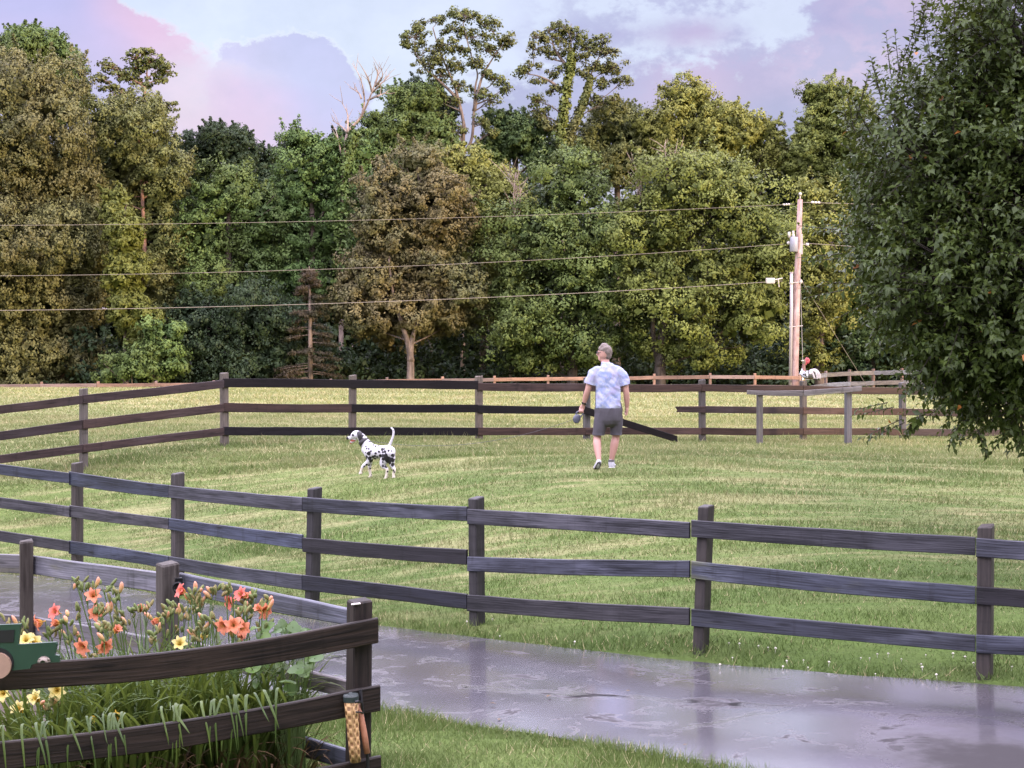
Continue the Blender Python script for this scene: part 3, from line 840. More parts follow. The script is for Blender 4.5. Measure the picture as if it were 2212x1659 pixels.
def gboard(mat, pxa, da, ya, pxb, db, yb, sag=0, bow=0, thick=0.034, label=None, n=14):
    """ya, yb = (top, bottom) rows at either end"""
    a = S(pxa, sum(ya) / 2, da); b_ = S(pxb, sum(yb) / 2, db)
    dv = (b_ - a).normalized(); nrm = Vector((-dv.y, dv.x, 0)).normalized()
    if nrm.y > 0: nrm = -nrm
    return board('rail', mat, gf, a, b_, (ya[1] - ya[0]) / F * da, (yb[1] - yb[0]) / F * db, thick, nrm, sag=sag, bow=bow, label=label, n=n)
fl, fr = 7.52, 8.40
# left end lies outside the frame at px -190
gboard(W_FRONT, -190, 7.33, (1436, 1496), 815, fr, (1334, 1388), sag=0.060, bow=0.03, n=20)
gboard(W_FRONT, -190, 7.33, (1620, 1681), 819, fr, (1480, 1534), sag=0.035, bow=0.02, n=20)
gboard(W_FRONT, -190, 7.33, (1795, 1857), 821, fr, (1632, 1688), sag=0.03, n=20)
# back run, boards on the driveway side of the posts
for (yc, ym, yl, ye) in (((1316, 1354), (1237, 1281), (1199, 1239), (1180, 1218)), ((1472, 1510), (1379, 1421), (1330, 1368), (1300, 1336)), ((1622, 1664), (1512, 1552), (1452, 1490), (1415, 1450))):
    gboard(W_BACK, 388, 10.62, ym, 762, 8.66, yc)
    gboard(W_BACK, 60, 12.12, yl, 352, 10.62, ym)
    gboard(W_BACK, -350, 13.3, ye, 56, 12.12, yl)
M_IRON = simple('black_iron', (0.012, 0.012, 0.013), 0.35, 0.6, spec=0.5)
la = S(385, 1268, 10.36)
mb = MB()
mb.tube([la + Vector((0.030 * math.cos(t), -0.012, 0.030 * math.sin(t))) for t in np.linspace(0.5, 5.9, 18)], 0.0075, 8)
mb.box(la + Vector((0.0, 0.012, 0.0)), 0.05, 0.02, 0.12, R(30))
mb.build('latch', M_IRON, gf)
mb = MB()
mb.tube([S(760, 1306, 8.41), S(768, 1305, 8.40), S(778, 1304, 8.41)], 0.006, 8)
mb.build('staple', simple('galvanised', (0.55, 0.52, 0.48), 0.4, 0.5), gf)

# things fixed to the garden fence -----------------------------------------------------------------
M_GREEN = simple('green_paint', (0.011, 0.036, 0.020), 0.4, var=0.25, scale=14)
M_BLACKPAINT = simple('black_paint', (0.008, 0.008, 0.010), 0.35)
M_DISC = simple('bare_wood_disc', (0.25, 0.16, 0.11), 0.7, var=0.25, scale=25)
M_PULL = simple('aged_metal', (0.20, 0.165, 0.135), 0.45, 0.4)
def truck():
    d = 7.30
    def q(cx, cy, dd=0.0):                  # from the close crop of the photograph
        return S(cx * 0.11574, 1316.6 + cy * 0.11574, d - dd)
    slope = Vector((0, 0, 0))
    base = q(300, 1100)
    t = thing('truck_ornament', 'green plywood pickup truck cut-out with bare wooden wheel hanging on the front rail', 'ornament', base)
    body = [(-900, 1130), (-900, 560), (-760, 520), (-620, 310), (390, 272), (372, 340), (335, 655), (1040, 610), (1062, 650), (1015, 850), (1100, 860), (1105, 985), (700, 1000), (590, 1030), (560, 1105), (230, 1140)]
    mb = MB(); mb.prism([q(*p) for p in body], Vector((0, 0.022, 0))); mb.build('body', M_GREEN, t)
    mb = MB(); mb.prism([q(x, y, 0.004) for x, y in [(-430, 410), (270, 382), (250, 612), (-430, 640)]], Vector((0, 0.0035, 0))); mb.build('window', M_BLACKPAINT, t)
    mb = MB(); mb.prism([q(-50 + 305 * math.cos(a), 1010 - 295 * math.sin(a), 0.004) for a in np.linspace(-0.45, math.pi + .45, 30)], Vector((0, 0.0035, 0))); mb.build('wheel_arch', M_BLACKPAINT, t)
    mb = MB(); mb.prism([q(-40 + 240 * math.cos(a), 1055 - 240 * math.sin(a), 0.020) for a in np.linspace(0, 2 * math.pi, 40, endpoint=False)], Vector((0, 0.0155, 0))); mb.build('wheel', M_DISC, t)
    mb = MB()
    c0 = q(825, 970, 0.0)
    u = 0.11574 / F * d
    prof = []
    for i in range(13):
        a = math.pi * i / 12
        prof.append((math.cos(a), math.sin(a)))
    vs = []; fs = []
    for k, (sc, yy) in enumerate(((1.0, 0.0), (0.97, -0.012), (0.78, -0.020), (0.4, -0.024))):
        for (ca, sa) in prof:
            vs.append(c0 + Vector((ca * 120 * u * sc, yy, sa * 100 * u * sc)))
    for k in range(3):
        for i in range(12):
            fs.append((k * 13 + i, k * 13 + i + 1, (k + 1) * 13 + i + 1, (k + 1) * 13 + i))
    mb.add(vs, fs); mb.ball(q(742, 930, 0.018), (0.006, 0.004, 0.006)); mb.ball(q(905, 930, 0.018), (0.006, 0.004, 0.006))
    mb.build('handle_pull', M_PULL, t, smooth=True)
truck()

M_BAMBOO = None
def torch():
    global M_BAMBOO
    m, b, p, out = new_mat('woven_bamboo')
    uvn = b.n('ShaderNodeUVMap').outputs[0]
    ch = b.n('ShaderNodeTexChecker'); b.put(ch.inputs['Vector'], b.vmul(uvn, (1, 1, 1))); ch.inputs['Scale'].default_value = 1.0
    sp = b.n('ShaderNodeSeparateXYZ'); b.put(sp.inputs[0], uvn)
    uu = b.m('MULTIPLY', sp.outputs[0], 42.0); vv = b.m('MULTIPLY', sp.outputs[1], 33.0)
    wv = b.m('MULTIPLY', b.m('SINE', b.m('MULTIPLY', uu, math.pi)), b.m('SINE', b.m('MULTIPLY', vv, math.pi)))
    nz = b.noise(b.vmul(uvn, (30, 120, 1)), 1.0, 4)
    f = b.ss(wv, -0.55, 0.25)
    c = b.mix(f, (0.17, 0.085, 0.03, 1), (0.46, 0.29, 0.125, 1))
    c = b.mix(1.0, c, b.m('ADD', 0.7, b.m('MULTIPLY', nz, 0.6)), 'MULTIPLY')
    b.put(p.inputs['Base Color'], c); p.inputs['Roughness'].default_value = 0.6
    bp = b.n('ShaderNodeBump'); bp.inputs['Strength'].default_value = 0.6; bp.inputs['Distance'].default_value = 0.004
    b.put(bp.inputs['Height'], wv); b.put(p.inputs['Normal'], bp.outputs[0])
    k = 300 / 707 * 0.5486
    def q(cx, cy, dd=8.27): return S(691.2 + cx * k, 1272.8 + cy * k, dd)
    t = thing('garden_torch', 'woven bamboo torch tube tied with a wooden handle to the corner post', 'torch', q(290, 1000))
    r = 58 * k / F * 8.27
    mb = MB(); mb.tube([q(290, 1035), q(295, 1150), q(318, 1450), q(330, 1600)], [r * 1.16, r * 1.05, r * 0.93, r * 0.88], 20); mb.build('canister', m, t, smooth=True)
    mb = MB(); mb.tube([q(286, 975), q(287, 990), q(288, 1040)], [r * 1.15, r * 1.28, r * 1.22], 20); mb.tube([q(285, 960), q(286, 978)], [r * .3, r * .45], 10); mb.build('cap', simple('dark_green_tin', (0.02, 0.03, 0.028), 0.45), t)
    mb = MB(); mb.tube([q(345, 1040, 8.31), q(375, 1150, 8.30), q(412, 1350, 8.30), q(438, 1522, 8.30)], [r * .42, r * .50, r * .52, r * .50], 10); mb.build('handle', simple('reddish_handle', (0.30, 0.135, 0.075), 0.55, var=.3, scale=60), t, smooth=True)
    mb = MB(); mb.tube([q(375, 930, 8.30), q(385, 1050, 8.29), q(400, 1200, 8.31), q(420, 1400, 8.32), q(440, 1540, 8.32), q(445, 1700, 8.32)], r * 0.26, 8)
    mb.tube([q(325, 1050, 8.20), q(350, 1042, 8.21), q(372, 1048, 8.26)], r * .22, 8); mb.tube([q(335, 1140, 8.22), q(370, 1140, 8.25), q(400, 1150, 8.29)], r * .14, 8)
    mb.build('strap', M_BLACKPAINT, t)
torch()
# ------------------------------------------------------------------ foliage
def leaf_cloud(cent, rad, n_per, size, asp=0.5, up=0.35, shell=0.5, seed=0, droop=0.0, flat=1.0, lobe_n=None):
    """leaf-shaped cards through clumps: cent (N,3), rad (N,) or (N,3)"""
    g = np.random.default_rng(seed)
    cent = np.asarray(cent, float); N = len(cent)
    rad = np.asarray(rad, float)
    if rad.ndim == 1: rad = np.stack([rad, rad, rad * flat], 1)
    M = N * n_per
    ci = np.repeat(np.arange(N), n_per)
    d = g.normal(size=(M, 3)); d[:, 2] += up * 0.8
    d /= np.linalg.norm(d, axis=1, keepdims=True)
    rr = shell + (1 - shell) * g.random(M) ** 0.7
    wob = 1 + 0.22 * np.sin(d[:, 0] * 5 + ci) * np.sin(d[:, 1] * 4 + ci * 2.1) + 0.12 * np.sin(d[:, 2] * 9 + ci * 3.3)
    pos = cent[ci] + d * rad[ci] * (rr * wob)[:, None]
    nrm = d * 0.8 + g.normal(size=(M, 3)) * 0.45 + np.array([0, 0, up])
    nrm /= np.linalg.norm(nrm, axis=1, keepdims=True)
    t = g.normal(size=(M, 3)); t[:, 2] -= droop
    t -= nrm * (t * nrm).sum(1, keepdims=True)
    t /= np.linalg.norm(t, axis=1, keepdims=True)
    bt = np.cross(nrm, t)
    s = size * (0.6 + 0.8 * g.random(M))
    L = t * (s / 2)[:, None]; W = bt * (s * asp / 2)[:, None]; fold = nrm * (s * 0.10)[:, None]
    v = np.stack([pos - L, pos + W + fold - L * .1, pos + L, pos - W + fold - L * .1], 1).reshape(-1, 3)
    cn = d * 1.1 + (np.asarray(lobe_n)[ci] * 0.7 if lobe_n is not None else 0) + np.array([0, 0, 0.25])
    cn = cn / np.linalg.norm(cn, axis=1, keepdims=True)
    cr = g.random(N) ** 1.2
    return v, np.clip(0.68 * cr[ci] + 0.32 * g.random(M), 0, 1), cn
def clumps_on(lobes, csize, seed, cover=1.0, jitter=0.25, backs=0.35):
    """spread clump centres over the ellipsoid lobes"""
    g = np.random.default_rng(seed)
    C = []; Rd = []; Ln = []
    for (c, r) in lobes:
        r = np.asarray(r)
        area = 4 * math.pi * ((r[0] * r[1]) ** 1.6 + (r[0] * r[2]) ** 1.6 + (r[1] * r[2]) ** 1.6) ** (1 / 1.6) / 3 ** (1 / 1.6)
        n = max(4, int(cover * area / (csize * csize * 1.5)))
        d = g.normal(size=(n, 3)); d /= np.linalg.norm(d, axis=1, keepdims=True)
        keep = (d[:, 1] < 0.35) | (g.random(n) < backs)
        d = d[keep]
        k = 0.60 + 0.62 * g.random(len(d)) ** 1.4
        Ln.append(d)
        C.append(np.asarray(c) + d * r * k[:, None])
        Rd.append(csize * (0.45 + 0.85 * g.random(len(d)) ** 1.5))
    return np.concatenate(C), np.concatenate(Rd), np.concatenate(Ln)

def pads(lobes, csize, seed, space=0.95, backs=0.3, up=0.7):
    """centres, radii and outward directions of leafy domes spaced over the outside of the lobes"""
    g = np.random.default_rng(seed)
    Lc = np.array([c for c, r in lobes]); Lr = np.array([r for c, r in lobes])
    cand = []; dirs = []
    for li in range(len(lobes)):
        r = Lr[li]
        n = int(26 * (r[0] * r[2] + r[1] * r[2] + r[0] * r[1]) / csize ** 2 / 3) + 12
        d = g.normal(size=(n, 3)); d /= np.linalg.norm(d, axis=1, keepdims=True)
        d = d[(d[:, 1] < 0.3) | (g.random(n) < backs)]
        cand.append(Lc[li] + d * r * (0.80 + 0.30 * g.random(len(d)))[:, None]); dirs.append(d)
    cand = np.concatenate(cand); dirs = np.concatenate(dirs)
    q = np.linalg.norm((cand[:, None] - Lc[None]) / Lr[None], axis=2).min(1)
    k = q > 0.66
    cand, dirs = cand[k], dirs[k]
    o = g.permutation(len(cand)); cand, dirs = cand[o], dirs[o]
    rad = csize * (0.55 + 0.75 * g.random(len(cand)) ** 1.3)
    keep = []
    P = np.zeros((0, 3)); Rr = np.zeros(0)
    for j in range(len(cand)):
        if len(keep):
            dd = np.linalg.norm(P - cand[j], axis=1)
            if (dd < (Rr + rad[j]) * 0.5 * space).any(): continue
        keep.append(j); P = np.vstack([P, cand[j]]); Rr = np.append(Rr, rad[j])
    out = dirs[keep] * 0.75 + np.array([0, -0.12, up]) + g.normal(size=(len(keep), 3)) * 0.2
    out /= np.linalg.norm(out, axis=1, keepdims=True)
    return P, Rr, out
def dome_leaves(C, Rd, out, tufts, per, size, asp, flat, seed, droop=0.0):
    """every dome is a cushion of tufts, every tuft a spray of small leaves"""
    g = np.random.default_rng(seed)
    N = len(C); T = N * tufts; M = T * per
    def dome(n, ci):
        d = g.normal(size=(n, 3)); d /= np.linalg.norm(d, axis=1, keepdims=True)
        dot = (d * out[ci]).sum(1)
        f = dot < -0.12
        d[f] -= 2 * dot[f, None] * out[ci][f]
        return d
    tc = np.repeat(np.arange(N), tufts)
    td = dome(T, tc); trk = 0.78 + 0.34 * g.random(T); tcol = g.random(T)
    sc = np.stack([np.ones(T), np.ones(T), np.full(T, flat)], 1)
    tp = C[tc] + td * sc * (Rd[tc] * trk)[:, None]
    ti = np.repeat(np.arange(T), per)
    sp = g.normal(size=(M, 3)); rr = (Rd[tc] * 0.30)[ti]
    sp[:, 2] *= 0.75
    pos = tp[ti] + sp * rr[:, None] * 0.62
    pos[:, 2] -= droop * rr * g.random(M)
    cn = td[ti] * 0.9 + sp * 0.42 + np.array([0, 0, 0.22])
    cn /= np.linalg.norm(cn, axis=1, keepdims=True)
    nrm = cn + g.normal(size=(M, 3)) * 0.45
    nrm /= np.linalg.norm(nrm, axis=1, keepdims=True)
    t = g.normal(size=(M, 3)) + td[ti] * 0.5; t[:, 2] -= droop
    t -= nrm * (t * nrm).sum(1, keepdims=True); t /= np.linalg.norm(t, axis=1, keepdims=True)
    bt = np.cross(nrm, t)
    s_ = size * (0.6 + 0.8 * g.random(M))
    L = t * (s_ / 2)[:, None]; W = bt * (s_ * asp / 2)[:, None]; fold = nrm * (s_ * 0.1)[:, None]
    v = np.stack([pos - L, pos + W + fold - L * .1, pos + L, pos - W + fold - L * .1], 1).reshape(-1, 3)
    rn = np.clip(0.34 * g.random(N)[tc[ti]] + 0.34 * tcol[ti] + 0.32 * g.random(M), 0, 1)
    return v, rn, cn

def lobes3(spec, d, deep=0.9, seed=0):
    g = random.Random(seed)
    out = []
    for (cx, cy, rx, ry) in spec:
        u = d / F
        rr = (rx * u, max(rx, ry) * u * deep, ry * u)
        out.append((tuple(S(cx, cy, d + g.uniform(-0.4, 0.4) * rr[1])), rr))
    return out

NLEAF = [0]
def tree(name, label, spec, d, mat, bmat, trunk=None, leaf=0.26, csize=0.95, per=90, cover=1.0, asp=0.55, up=0.35, flat=0.8, deep=0.85, fill=0.3,
         group='trees along the back of the field', trunk_r=0.28, seed=0, stems=None, limb_r=0.09, droop=0.0, lean_front=0.0, cat='tree', openv=0.0, space=0.95):
    lob = lobes3(spec, d, deep, seed)
    if stems is None:
        if trunk is None:
            trunk = sum(s[0] for s in spec) / len(spec)
        stems = [[(trunk, None), (trunk + 4, sum(s[1] for s in spec) / len(spec)), (trunk + 2, min(s[1] for s in spec) + 10)]]
    x0 = SX(stems[0][0][0], d)
    gz = G(x0, d)
    root = thing(name, label, cat, (x0, d - lean_front, gz), group)
    mb = MB()
    sk = []
    for si, st in enumerate(stems):
        pts = []
        for (px, py) in st:
            pts.append(Vector((SX(px, d), d - lean_front, gz - 0.3)) if py is None else S(px, py, d - lean_front))
        pts = [Vector(p) for p in spline(pts, 5)]
        r0 = trunk_r * (1.0 if si == 0 else 0.7)
        rad = [max(0.035, r0 * (1 - 0.85 * (i / (len(pts) - 1)))) for i in range(len(pts))]
        rad[0] *= 1.35
        mb.tube(pts, rad, 8)
        sk += [(p, r) for p, r in zip(pts, rad)]
    g = random.Random(seed + 5)
    for (c, r) in lob:
        c = Vector(c)
        best = min(sk, key=lambda q: (q[0] - c).length + 4.0 * max(0.0, q[0].z - (c.z - 0.55 * math.hypot(q[0].x - c.x, q[0].y - c.y))))
        a = best[0]
        mid = a.lerp(c, 0.5) + Vector((g.uniform(-.3, .3), g.uniform(-.3, .3), -0.10 * (c - a).length + g.uniform(0, .3)))
        lp = [Vector(p) for p in spline([a, mid, c], 4)]
        mb.tube(lp, [max(0.02, min(best[1] * 0.6, limb_r) * (1 - 0.7 * i / (len(lp) - 1))) for i in range(len(lp))], 5, caps=False)
        for k in range(5):
            e = c + Vector((g.uniform(-1, 1) * r[0], g.uniform(-1, .5) * r[1], g.uniform(-.6, 1) * r[2])) * 0.85
            s0 = lp[g.randrange(len(lp) // 2, len(lp))]
            mm = s0.lerp(e, 0.5) + Vector((0, 0, -0.06 * (e - s0).length))
            mb.tube([s0, mm, e], [limb_r * .35, limb_r * .22, 0.012], 4, caps=False)
    mb2 = mb
    if openv:                       # airy crown: small flat sprays through the volume, not a skin
        gq = np.random.default_rng(seed); C = []; Ln = []
        for (c, r) in lob:
            n = int(openv * r[0] * r[2] * 9) + 4
            q = gq.normal(size=(n, 3)); q /= np.linalg.norm(q, axis=1, keepdims=True); q *= (gq.random(n) ** 0.45)[:, None] * np.array([1.25, 1.0, 1.35])
            C.append(np.array(c) + q * np.array(r)); Ln.append(q)
            for i in range(0, n, 2):
                e = Vector(C[-1][i]); s0 = Vector(c)
                mb2.tube([s0, s0.lerp(e, .5) + Vector((0, 0, -.05)), e], [.022, .015, .008], 4, caps=False)
        C = np.concatenate(C); Ln = np.concatenate(Ln); Rd = csize * gq.uniform(.5, 1.2, len(C))
    else:
        sub = []
        gs_ = random.Random(seed + 77)
        for (c, r) in lob:
            r = tuple(max(q * .45, q - csize * .42) for q in r)
            sub.append((c, tuple(q * .90 for q in r)))
            for i in range(5):
                dv = Vector((gs_.gauss(0, 1), gs_.gauss(-.5, .8), gs_.gauss(.25, 1))).normalized()
                kq = gs_.uniform(.26, .5)
                sub.append((tuple(c[j] + dv[j] * r[j] * (.95 if dv.z > .2 else .8) for j in range(3)), (max(r) * kq, max(r) * kq, max(r) * kq * .8)))
        C, Rd, out = pads(sub, csize, seed, space)
        v, rn, cn = dome_leaves(C, Rd, out, 15, max(8, int(per * 0.17)), leaf, asp, flat, seed + 1, droop)
        # young shoots stand out of the cushions and break up the outline
        gq = np.random.default_rng(seed + 9)
        kk = np.where((out[:, 2] > 0.1) & (gq.random(len(C)) < 0.75))[0]
        ax = out[kk] + gq.normal(size=(len(kk), 3)) * .35 + np.array([0, 0, .25]); ax /= np.linalg.norm(ax, axis=1, keepdims=True)
        ln = csize * gq.uniform(.35, 1.0, len(kk))
        pc = []; pr = []; pn = []
        for q in (0.35, 0.65, 1.0):
            pc.append(C[kk] + out[kk] * (Rd[kk] * .75)[:, None] + ax * (ln * q)[:, None]); pr.append(csize * .26 * (1.25 - .75 * q) * gq.uniform(.8, 1.2, len(kk))); pn.append(ax)
        v3, rn3, cn3 = leaf_cloud(np.concatenate(pc), np.concatenate(pr), 22, leaf, asp, up, 0.2, seed + 10, droop, 1.0, lobe_n=np.concatenate(pn))
        v = np.concatenate([v, v3]); rn = np.concatenate([rn, rn3]); cn = np.concatenate([cn, cn3])
    if openv:
        v, rn, cn = leaf_cloud(C, Rd, per, leaf, asp, up, 0.45, seed + 1, droop, flat, lobe_n=Ln)
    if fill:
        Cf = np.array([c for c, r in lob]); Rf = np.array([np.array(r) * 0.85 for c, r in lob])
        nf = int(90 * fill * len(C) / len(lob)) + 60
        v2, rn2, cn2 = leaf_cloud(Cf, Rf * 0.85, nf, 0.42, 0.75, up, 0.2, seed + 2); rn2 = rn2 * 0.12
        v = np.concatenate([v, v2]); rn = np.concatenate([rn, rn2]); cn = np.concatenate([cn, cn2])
    NLEAF[0] += len(rn)
    mb.build('trunk', bmat, root, smooth=True)
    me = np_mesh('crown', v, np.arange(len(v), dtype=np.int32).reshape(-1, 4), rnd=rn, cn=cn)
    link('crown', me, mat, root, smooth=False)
    return root

L_OLIVE = leafmat('leaf_olive', (0.0718, 0.0778, 0.0278), (0.1942, 0.1898, 0.0668), (0.1226, 0.1151, 0.0460))
L_OLIVE2 = leafmat('leaf_olive_green', (0.0718, 0.0872, 0.0265), (0.1869, 0.1991, 0.0612), (0.1270, 0.1322, 0.0460))
L_GREEN = leafmat('leaf_green', (0.0419, 0.0778, 0.0208), (0.1375, 0.1991, 0.0502), (0.0896, 0.1245, 0.0334))
L_FRESH = leafmat('leaf_fresh', (0.0479, 0.0964, 0.0265), (0.1465, 0.2256, 0.0612), (0.0896, 0.1431, 0.0417))
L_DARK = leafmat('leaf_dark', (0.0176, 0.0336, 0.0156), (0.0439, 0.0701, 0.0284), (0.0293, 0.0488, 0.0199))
L_BRIGHT = leafmat('leaf_yellow_green', (0.0936, 0.1116, 0.0202), (0.1440, 0.1548, 0.0324), (0.1080, 0.1224, 0.0252))
L_BROWN = leafmat('leaf_bronze', (0.0802, 0.0665, 0.0302), (0.1941, 0.1627, 0.0664), (0.1100, 0.1161, 0.0482))
L_GOLD = leafmat('leaf_gold', (0.0913, 0.1098, 0.0249), (0.3120, 0.3200, 0.0721), (0.1903, 0.1975, 0.0444))
L_MAPLE = leafmat('leaf_maple', (0.0448, 0.0746, 0.0195), (0.1674, 0.2209, 0.0585), (0.0927, 0.1245, 0.0334))
L_MAPLE2 = leafmat('leaf_maple_sunlit', (0.0628, 0.0872, 0.0195), (0.2242, 0.2567, 0.0585), (0.1270, 0.1493, 0.0334))
L_LOCUST = leafmat('leaf_locust', (0.0822, 0.1058, 0.0307), (0.1494, 0.1633, 0.0473), (0.1195, 0.1213, 0.0417))
L_COOL = leafmat('leaf_cool', (0.0388, 0.0716, 0.0250), (0.1166, 0.1711, 0.0557), (0.0718, 0.1120, 0.0362))
B_GREY = bark('bark_grey', (0.07, 0.055, 0.045), (0.17, 0.13, 0.105))
B_RED = bark('bark_reddish', (0.13, 0.07, 0.05), (0.27, 0.16, 0.115))
B_PALE = bark('bark_pale', (0.15, 0.115, 0.095), (0.29, 0.225, 0.185))
B_DARK = bark('bark_dark', (0.025, 0.02, 0.017), (0.06, 0.05, 0.042))

def crop(lst, ox, oy, k):
    return [(ox + k * a, oy + k * b_, k * c, k * e) for (a, b_, c, e) in lst]

tree('oak_tree', 'big olive brown tree filling the left edge of the tree line', [(60, 205, 110, 85), (25, 330, 160, 105), (115, 450, 115, 105), (35, 560, 190, 110), (120, 640, 105, 100), (30, 730, 160, 90), (165, 770, 55, 55), (195, 520, 50, 75), (60, 800, 110, 45), (150, 380, 60, 70)],
     84, L_OLIVE, B_RED, 70, leaf=0.15, csize=0.85, per=150, seed=11, droop=1.2, up=0.2, trunk_r=0.4)
tree('tree', 'dark green loose-topped tree rising behind the big olive brown tree at the left', [(60, 118, 75, 38), (145, 160, 40, 50), (110, 230, 60, 60), (20, 125, 50, 40), (160, 215, 22, 35), (100, 95, 35, 20)], 92, L_GREEN, B_GREY, 90, leaf=0.15, csize=0.55, per=130, seed=12, fill=0.1, cover=0.8)
tree('tall_tree', 'tall olive tree with a reddish bare trunk showing, right of the big olive brown tree', [(285, 300, 95, 75), (240, 400, 65, 85), (345, 400, 60, 100), (290, 500, 80, 90), (345, 620, 45, 80), (360, 520, 45, 60), (355, 730, 50, 55), (225, 270, 40, 50), (300, 250, 80, 40)],
     87, L_OLIVE2, B_RED, leaf=0.15, csize=0.8, per=130, seed=13, stems=[[(312, None), (313, 640), (310, 480), (303, 360), (296, 240)]], trunk_r=0.2, lean_front=0.9, droop=0.6)
tree('locust_tree', 'wispy treetop on a thin stem above the tall olive tree', crop([(880, 370, 70, 40), (980, 400, 90, 45), (1060, 450, 80, 40), (720, 430, 60, 30), (790, 480, 70, 40), (660, 510, 55, 25), (900, 520, 100, 45), (1020, 530, 60, 25), (700, 570, 60, 30), (800, 600, 70, 30), (970, 660, 80, 22), (1080, 690, 60, 25), (860, 680, 70, 35), (1000, 720, 60, 25), (970, 330, 40, 22), (880, 440, 60, 30)], 0, 0, 0.3333),
     92, L_LOCUST, B_RED, leaf=0.20, csize=0.34, per=34, seed=14, fill=0.0, openv=4.2, flat=0.55, stems=[[(318, None), (312, 300), (308, 230), (316, 180), (318, 130)]], trunk_r=0.16, limb_r=0.05)
tree('young_tree', 'bright yellow-green slender tree between the two olive trees at the left', [(255, 440, 28, 32), (262, 500, 36, 42), (275, 555, 34, 45), (262, 600, 42, 24), (285, 625, 30, 30), (275, 670, 42, 40), (300, 710, 40, 40), (240, 470, 20, 26), (290, 505, 20, 30)], 80.5, L_BRIGHT, B_GREY, 268, leaf=0.15, csize=0.55, per=130, seed=15, trunk_r=0.1)
tree('tree', 'dark tree with an uneven open top against the sky, left of centre', [(480, 315, 75, 28), (430, 370, 55, 45), (540, 355, 38, 42), (490, 370, 60, 45), (575, 400, 40, 40), (420, 420, 30, 40), (508, 295, 35, 18), (405, 330, 25, 40), (590, 350, 25, 30)], 97, L_DARK, B_DARK, 485, leaf=0.15, csize=0.55, per=130, seed=16, fill=0.15, cover=0.8)
tree('tree', 'mid green tree with a pale crown top in front of the dark open-topped tree', [(495, 415, 75, 55), (450, 510, 85, 75), (540, 550, 80, 85), (480, 640, 95, 65), (560, 460, 55, 65), (415, 580, 45, 60), (500, 380, 50, 30)], 87, L_GREEN, B_GREY, 490, leaf=0.15, csize=0.85, per=130, seed=17)
tree('evergreen_tree', 'dark blue-green drooping tree low in the gap left of the bronze tree', [(560, 690, 110, 60), (480, 755, 110, 55), (600, 775, 90, 45), (420, 690, 55, 60), (540, 810, 120, 35), (640, 720, 45, 50)], 83, L_DARK, B_DARK, 540, leaf=0.15, csize=0.85, per=130, seed=18, droop=1.0)
tree('bush', 'small mid green bushy tree leaning out at the field edge below the tall olive tree', [(345, 755, 45, 30), (310, 795, 60, 25), (375, 720, 28, 26), (385, 790, 35, 22), (330, 715, 25, 28), (260, 800, 50, 25)], 78.5, L_GREEN, B_GREY, 330, leaf=0.15, csize=0.6, per=130, seed=19, trunk_r=0.1, cat='bush')
tree('walnut_tree', 'fresh green tree with feathery sprays behind the dead branching tree', [(700, 340, 80, 50), (650, 400, 55, 70), (740, 410, 60, 75), (655, 510, 75, 75), (645, 610, 60, 60), (610, 450, 30, 60), (720, 500, 50, 60), (770, 330, 40, 30), (660, 310, 45, 25)], 89, L_FRESH, B_GREY, 670, leaf=0.15, csize=0.8, per=130, seed=20, flat=0.6)
tree('tree', 'small dark ragged treetop against the sky above the fresh green tree', [(640, 315, 30, 20), (620, 345, 22, 25), (680, 318, 25, 18), (600, 375, 18, 20), (740, 300, 28, 16)], 98, L_DARK, B_DARK, 640, leaf=0.15, csize=0.45, per=130, seed=21, fill=0.0, trunk_r=0.12)
tree('bronze_tree', 'bronze brown oval tree with a forked trunk at the middle of the tree line', [(900, 395, 72, 68), (835, 460, 80, 80), (955, 470, 70, 85), (885, 560, 120, 85), (800, 630, 85, 85), (970, 630, 85, 90), (870, 690, 110, 55), (780, 665, 60, 60), (990, 670, 60, 60), (905, 345, 40, 30)],
     81, L_BROWN, B_GREY, leaf=0.15, csize=0.7, per=130, seed=22, stems=[[(888, None), (887, 790), (882, 745), (868, 700), (850, 640), (840, 560)], [(887, 780), (890, 735), (905, 690), (925, 640), (940, 560)]], trunk_r=0.23, limb_r=0.05, lean_front=1.6, droop=0.4)
tree('tree', 'mid green rounded tree behind the bronze tree', [(880, 225, 60, 32), (850, 290, 65, 50), (925, 285, 45, 50), (800, 325, 50, 40), (905, 345, 65, 45), (950, 330, 40, 50), (815, 270, 30, 30)], 94, L_GREEN, B_GREY, 885, leaf=0.15, csize=0.7, per=130, seed=23)
tree('tree', 'dark treetop close against the left tall locust', [(905, 205, 40, 25), (935, 240, 45, 35), (960, 280, 30, 40)], 97, L_DARK, B_DARK, 925, leaf=0.15, csize=0.5, per=130, seed=24, fill=0.2)
LA = crop([(470, 240, 90, 45), (590, 130, 60, 32), (560, 330, 110, 42), (820, 110, 110, 42), (720, 190, 80, 35), (950, 150, 80, 42), (1050, 250, 72, 34), (850, 240, 105, 42), (680, 290, 100, 38), (960, 330, 90, 38), (540, 420, 90, 38), (720, 420, 105, 38), (880, 400, 80, 34), (640, 490, 80, 34), (1010, 510, 60, 28), (1060, 570, 60, 28), (760, 560, 70, 28), (900, 600, 60, 26), (700, 650, 70, 34), (960, 650, 70, 28), (660, 760, 60, 34), (900, 790, 70, 34), (600, 600, 50, 24), (420, 290, 40, 22), (770, 90, 50, 22), (800, 330, 60, 28), (480, 180, 50, 26), (1090, 280, 40, 20), (930, 480, 50, 22), (620, 380, 60, 28), (730, 850, 70, 40), (960, 860, 60, 34)], 737.3, 0, 0.3333)
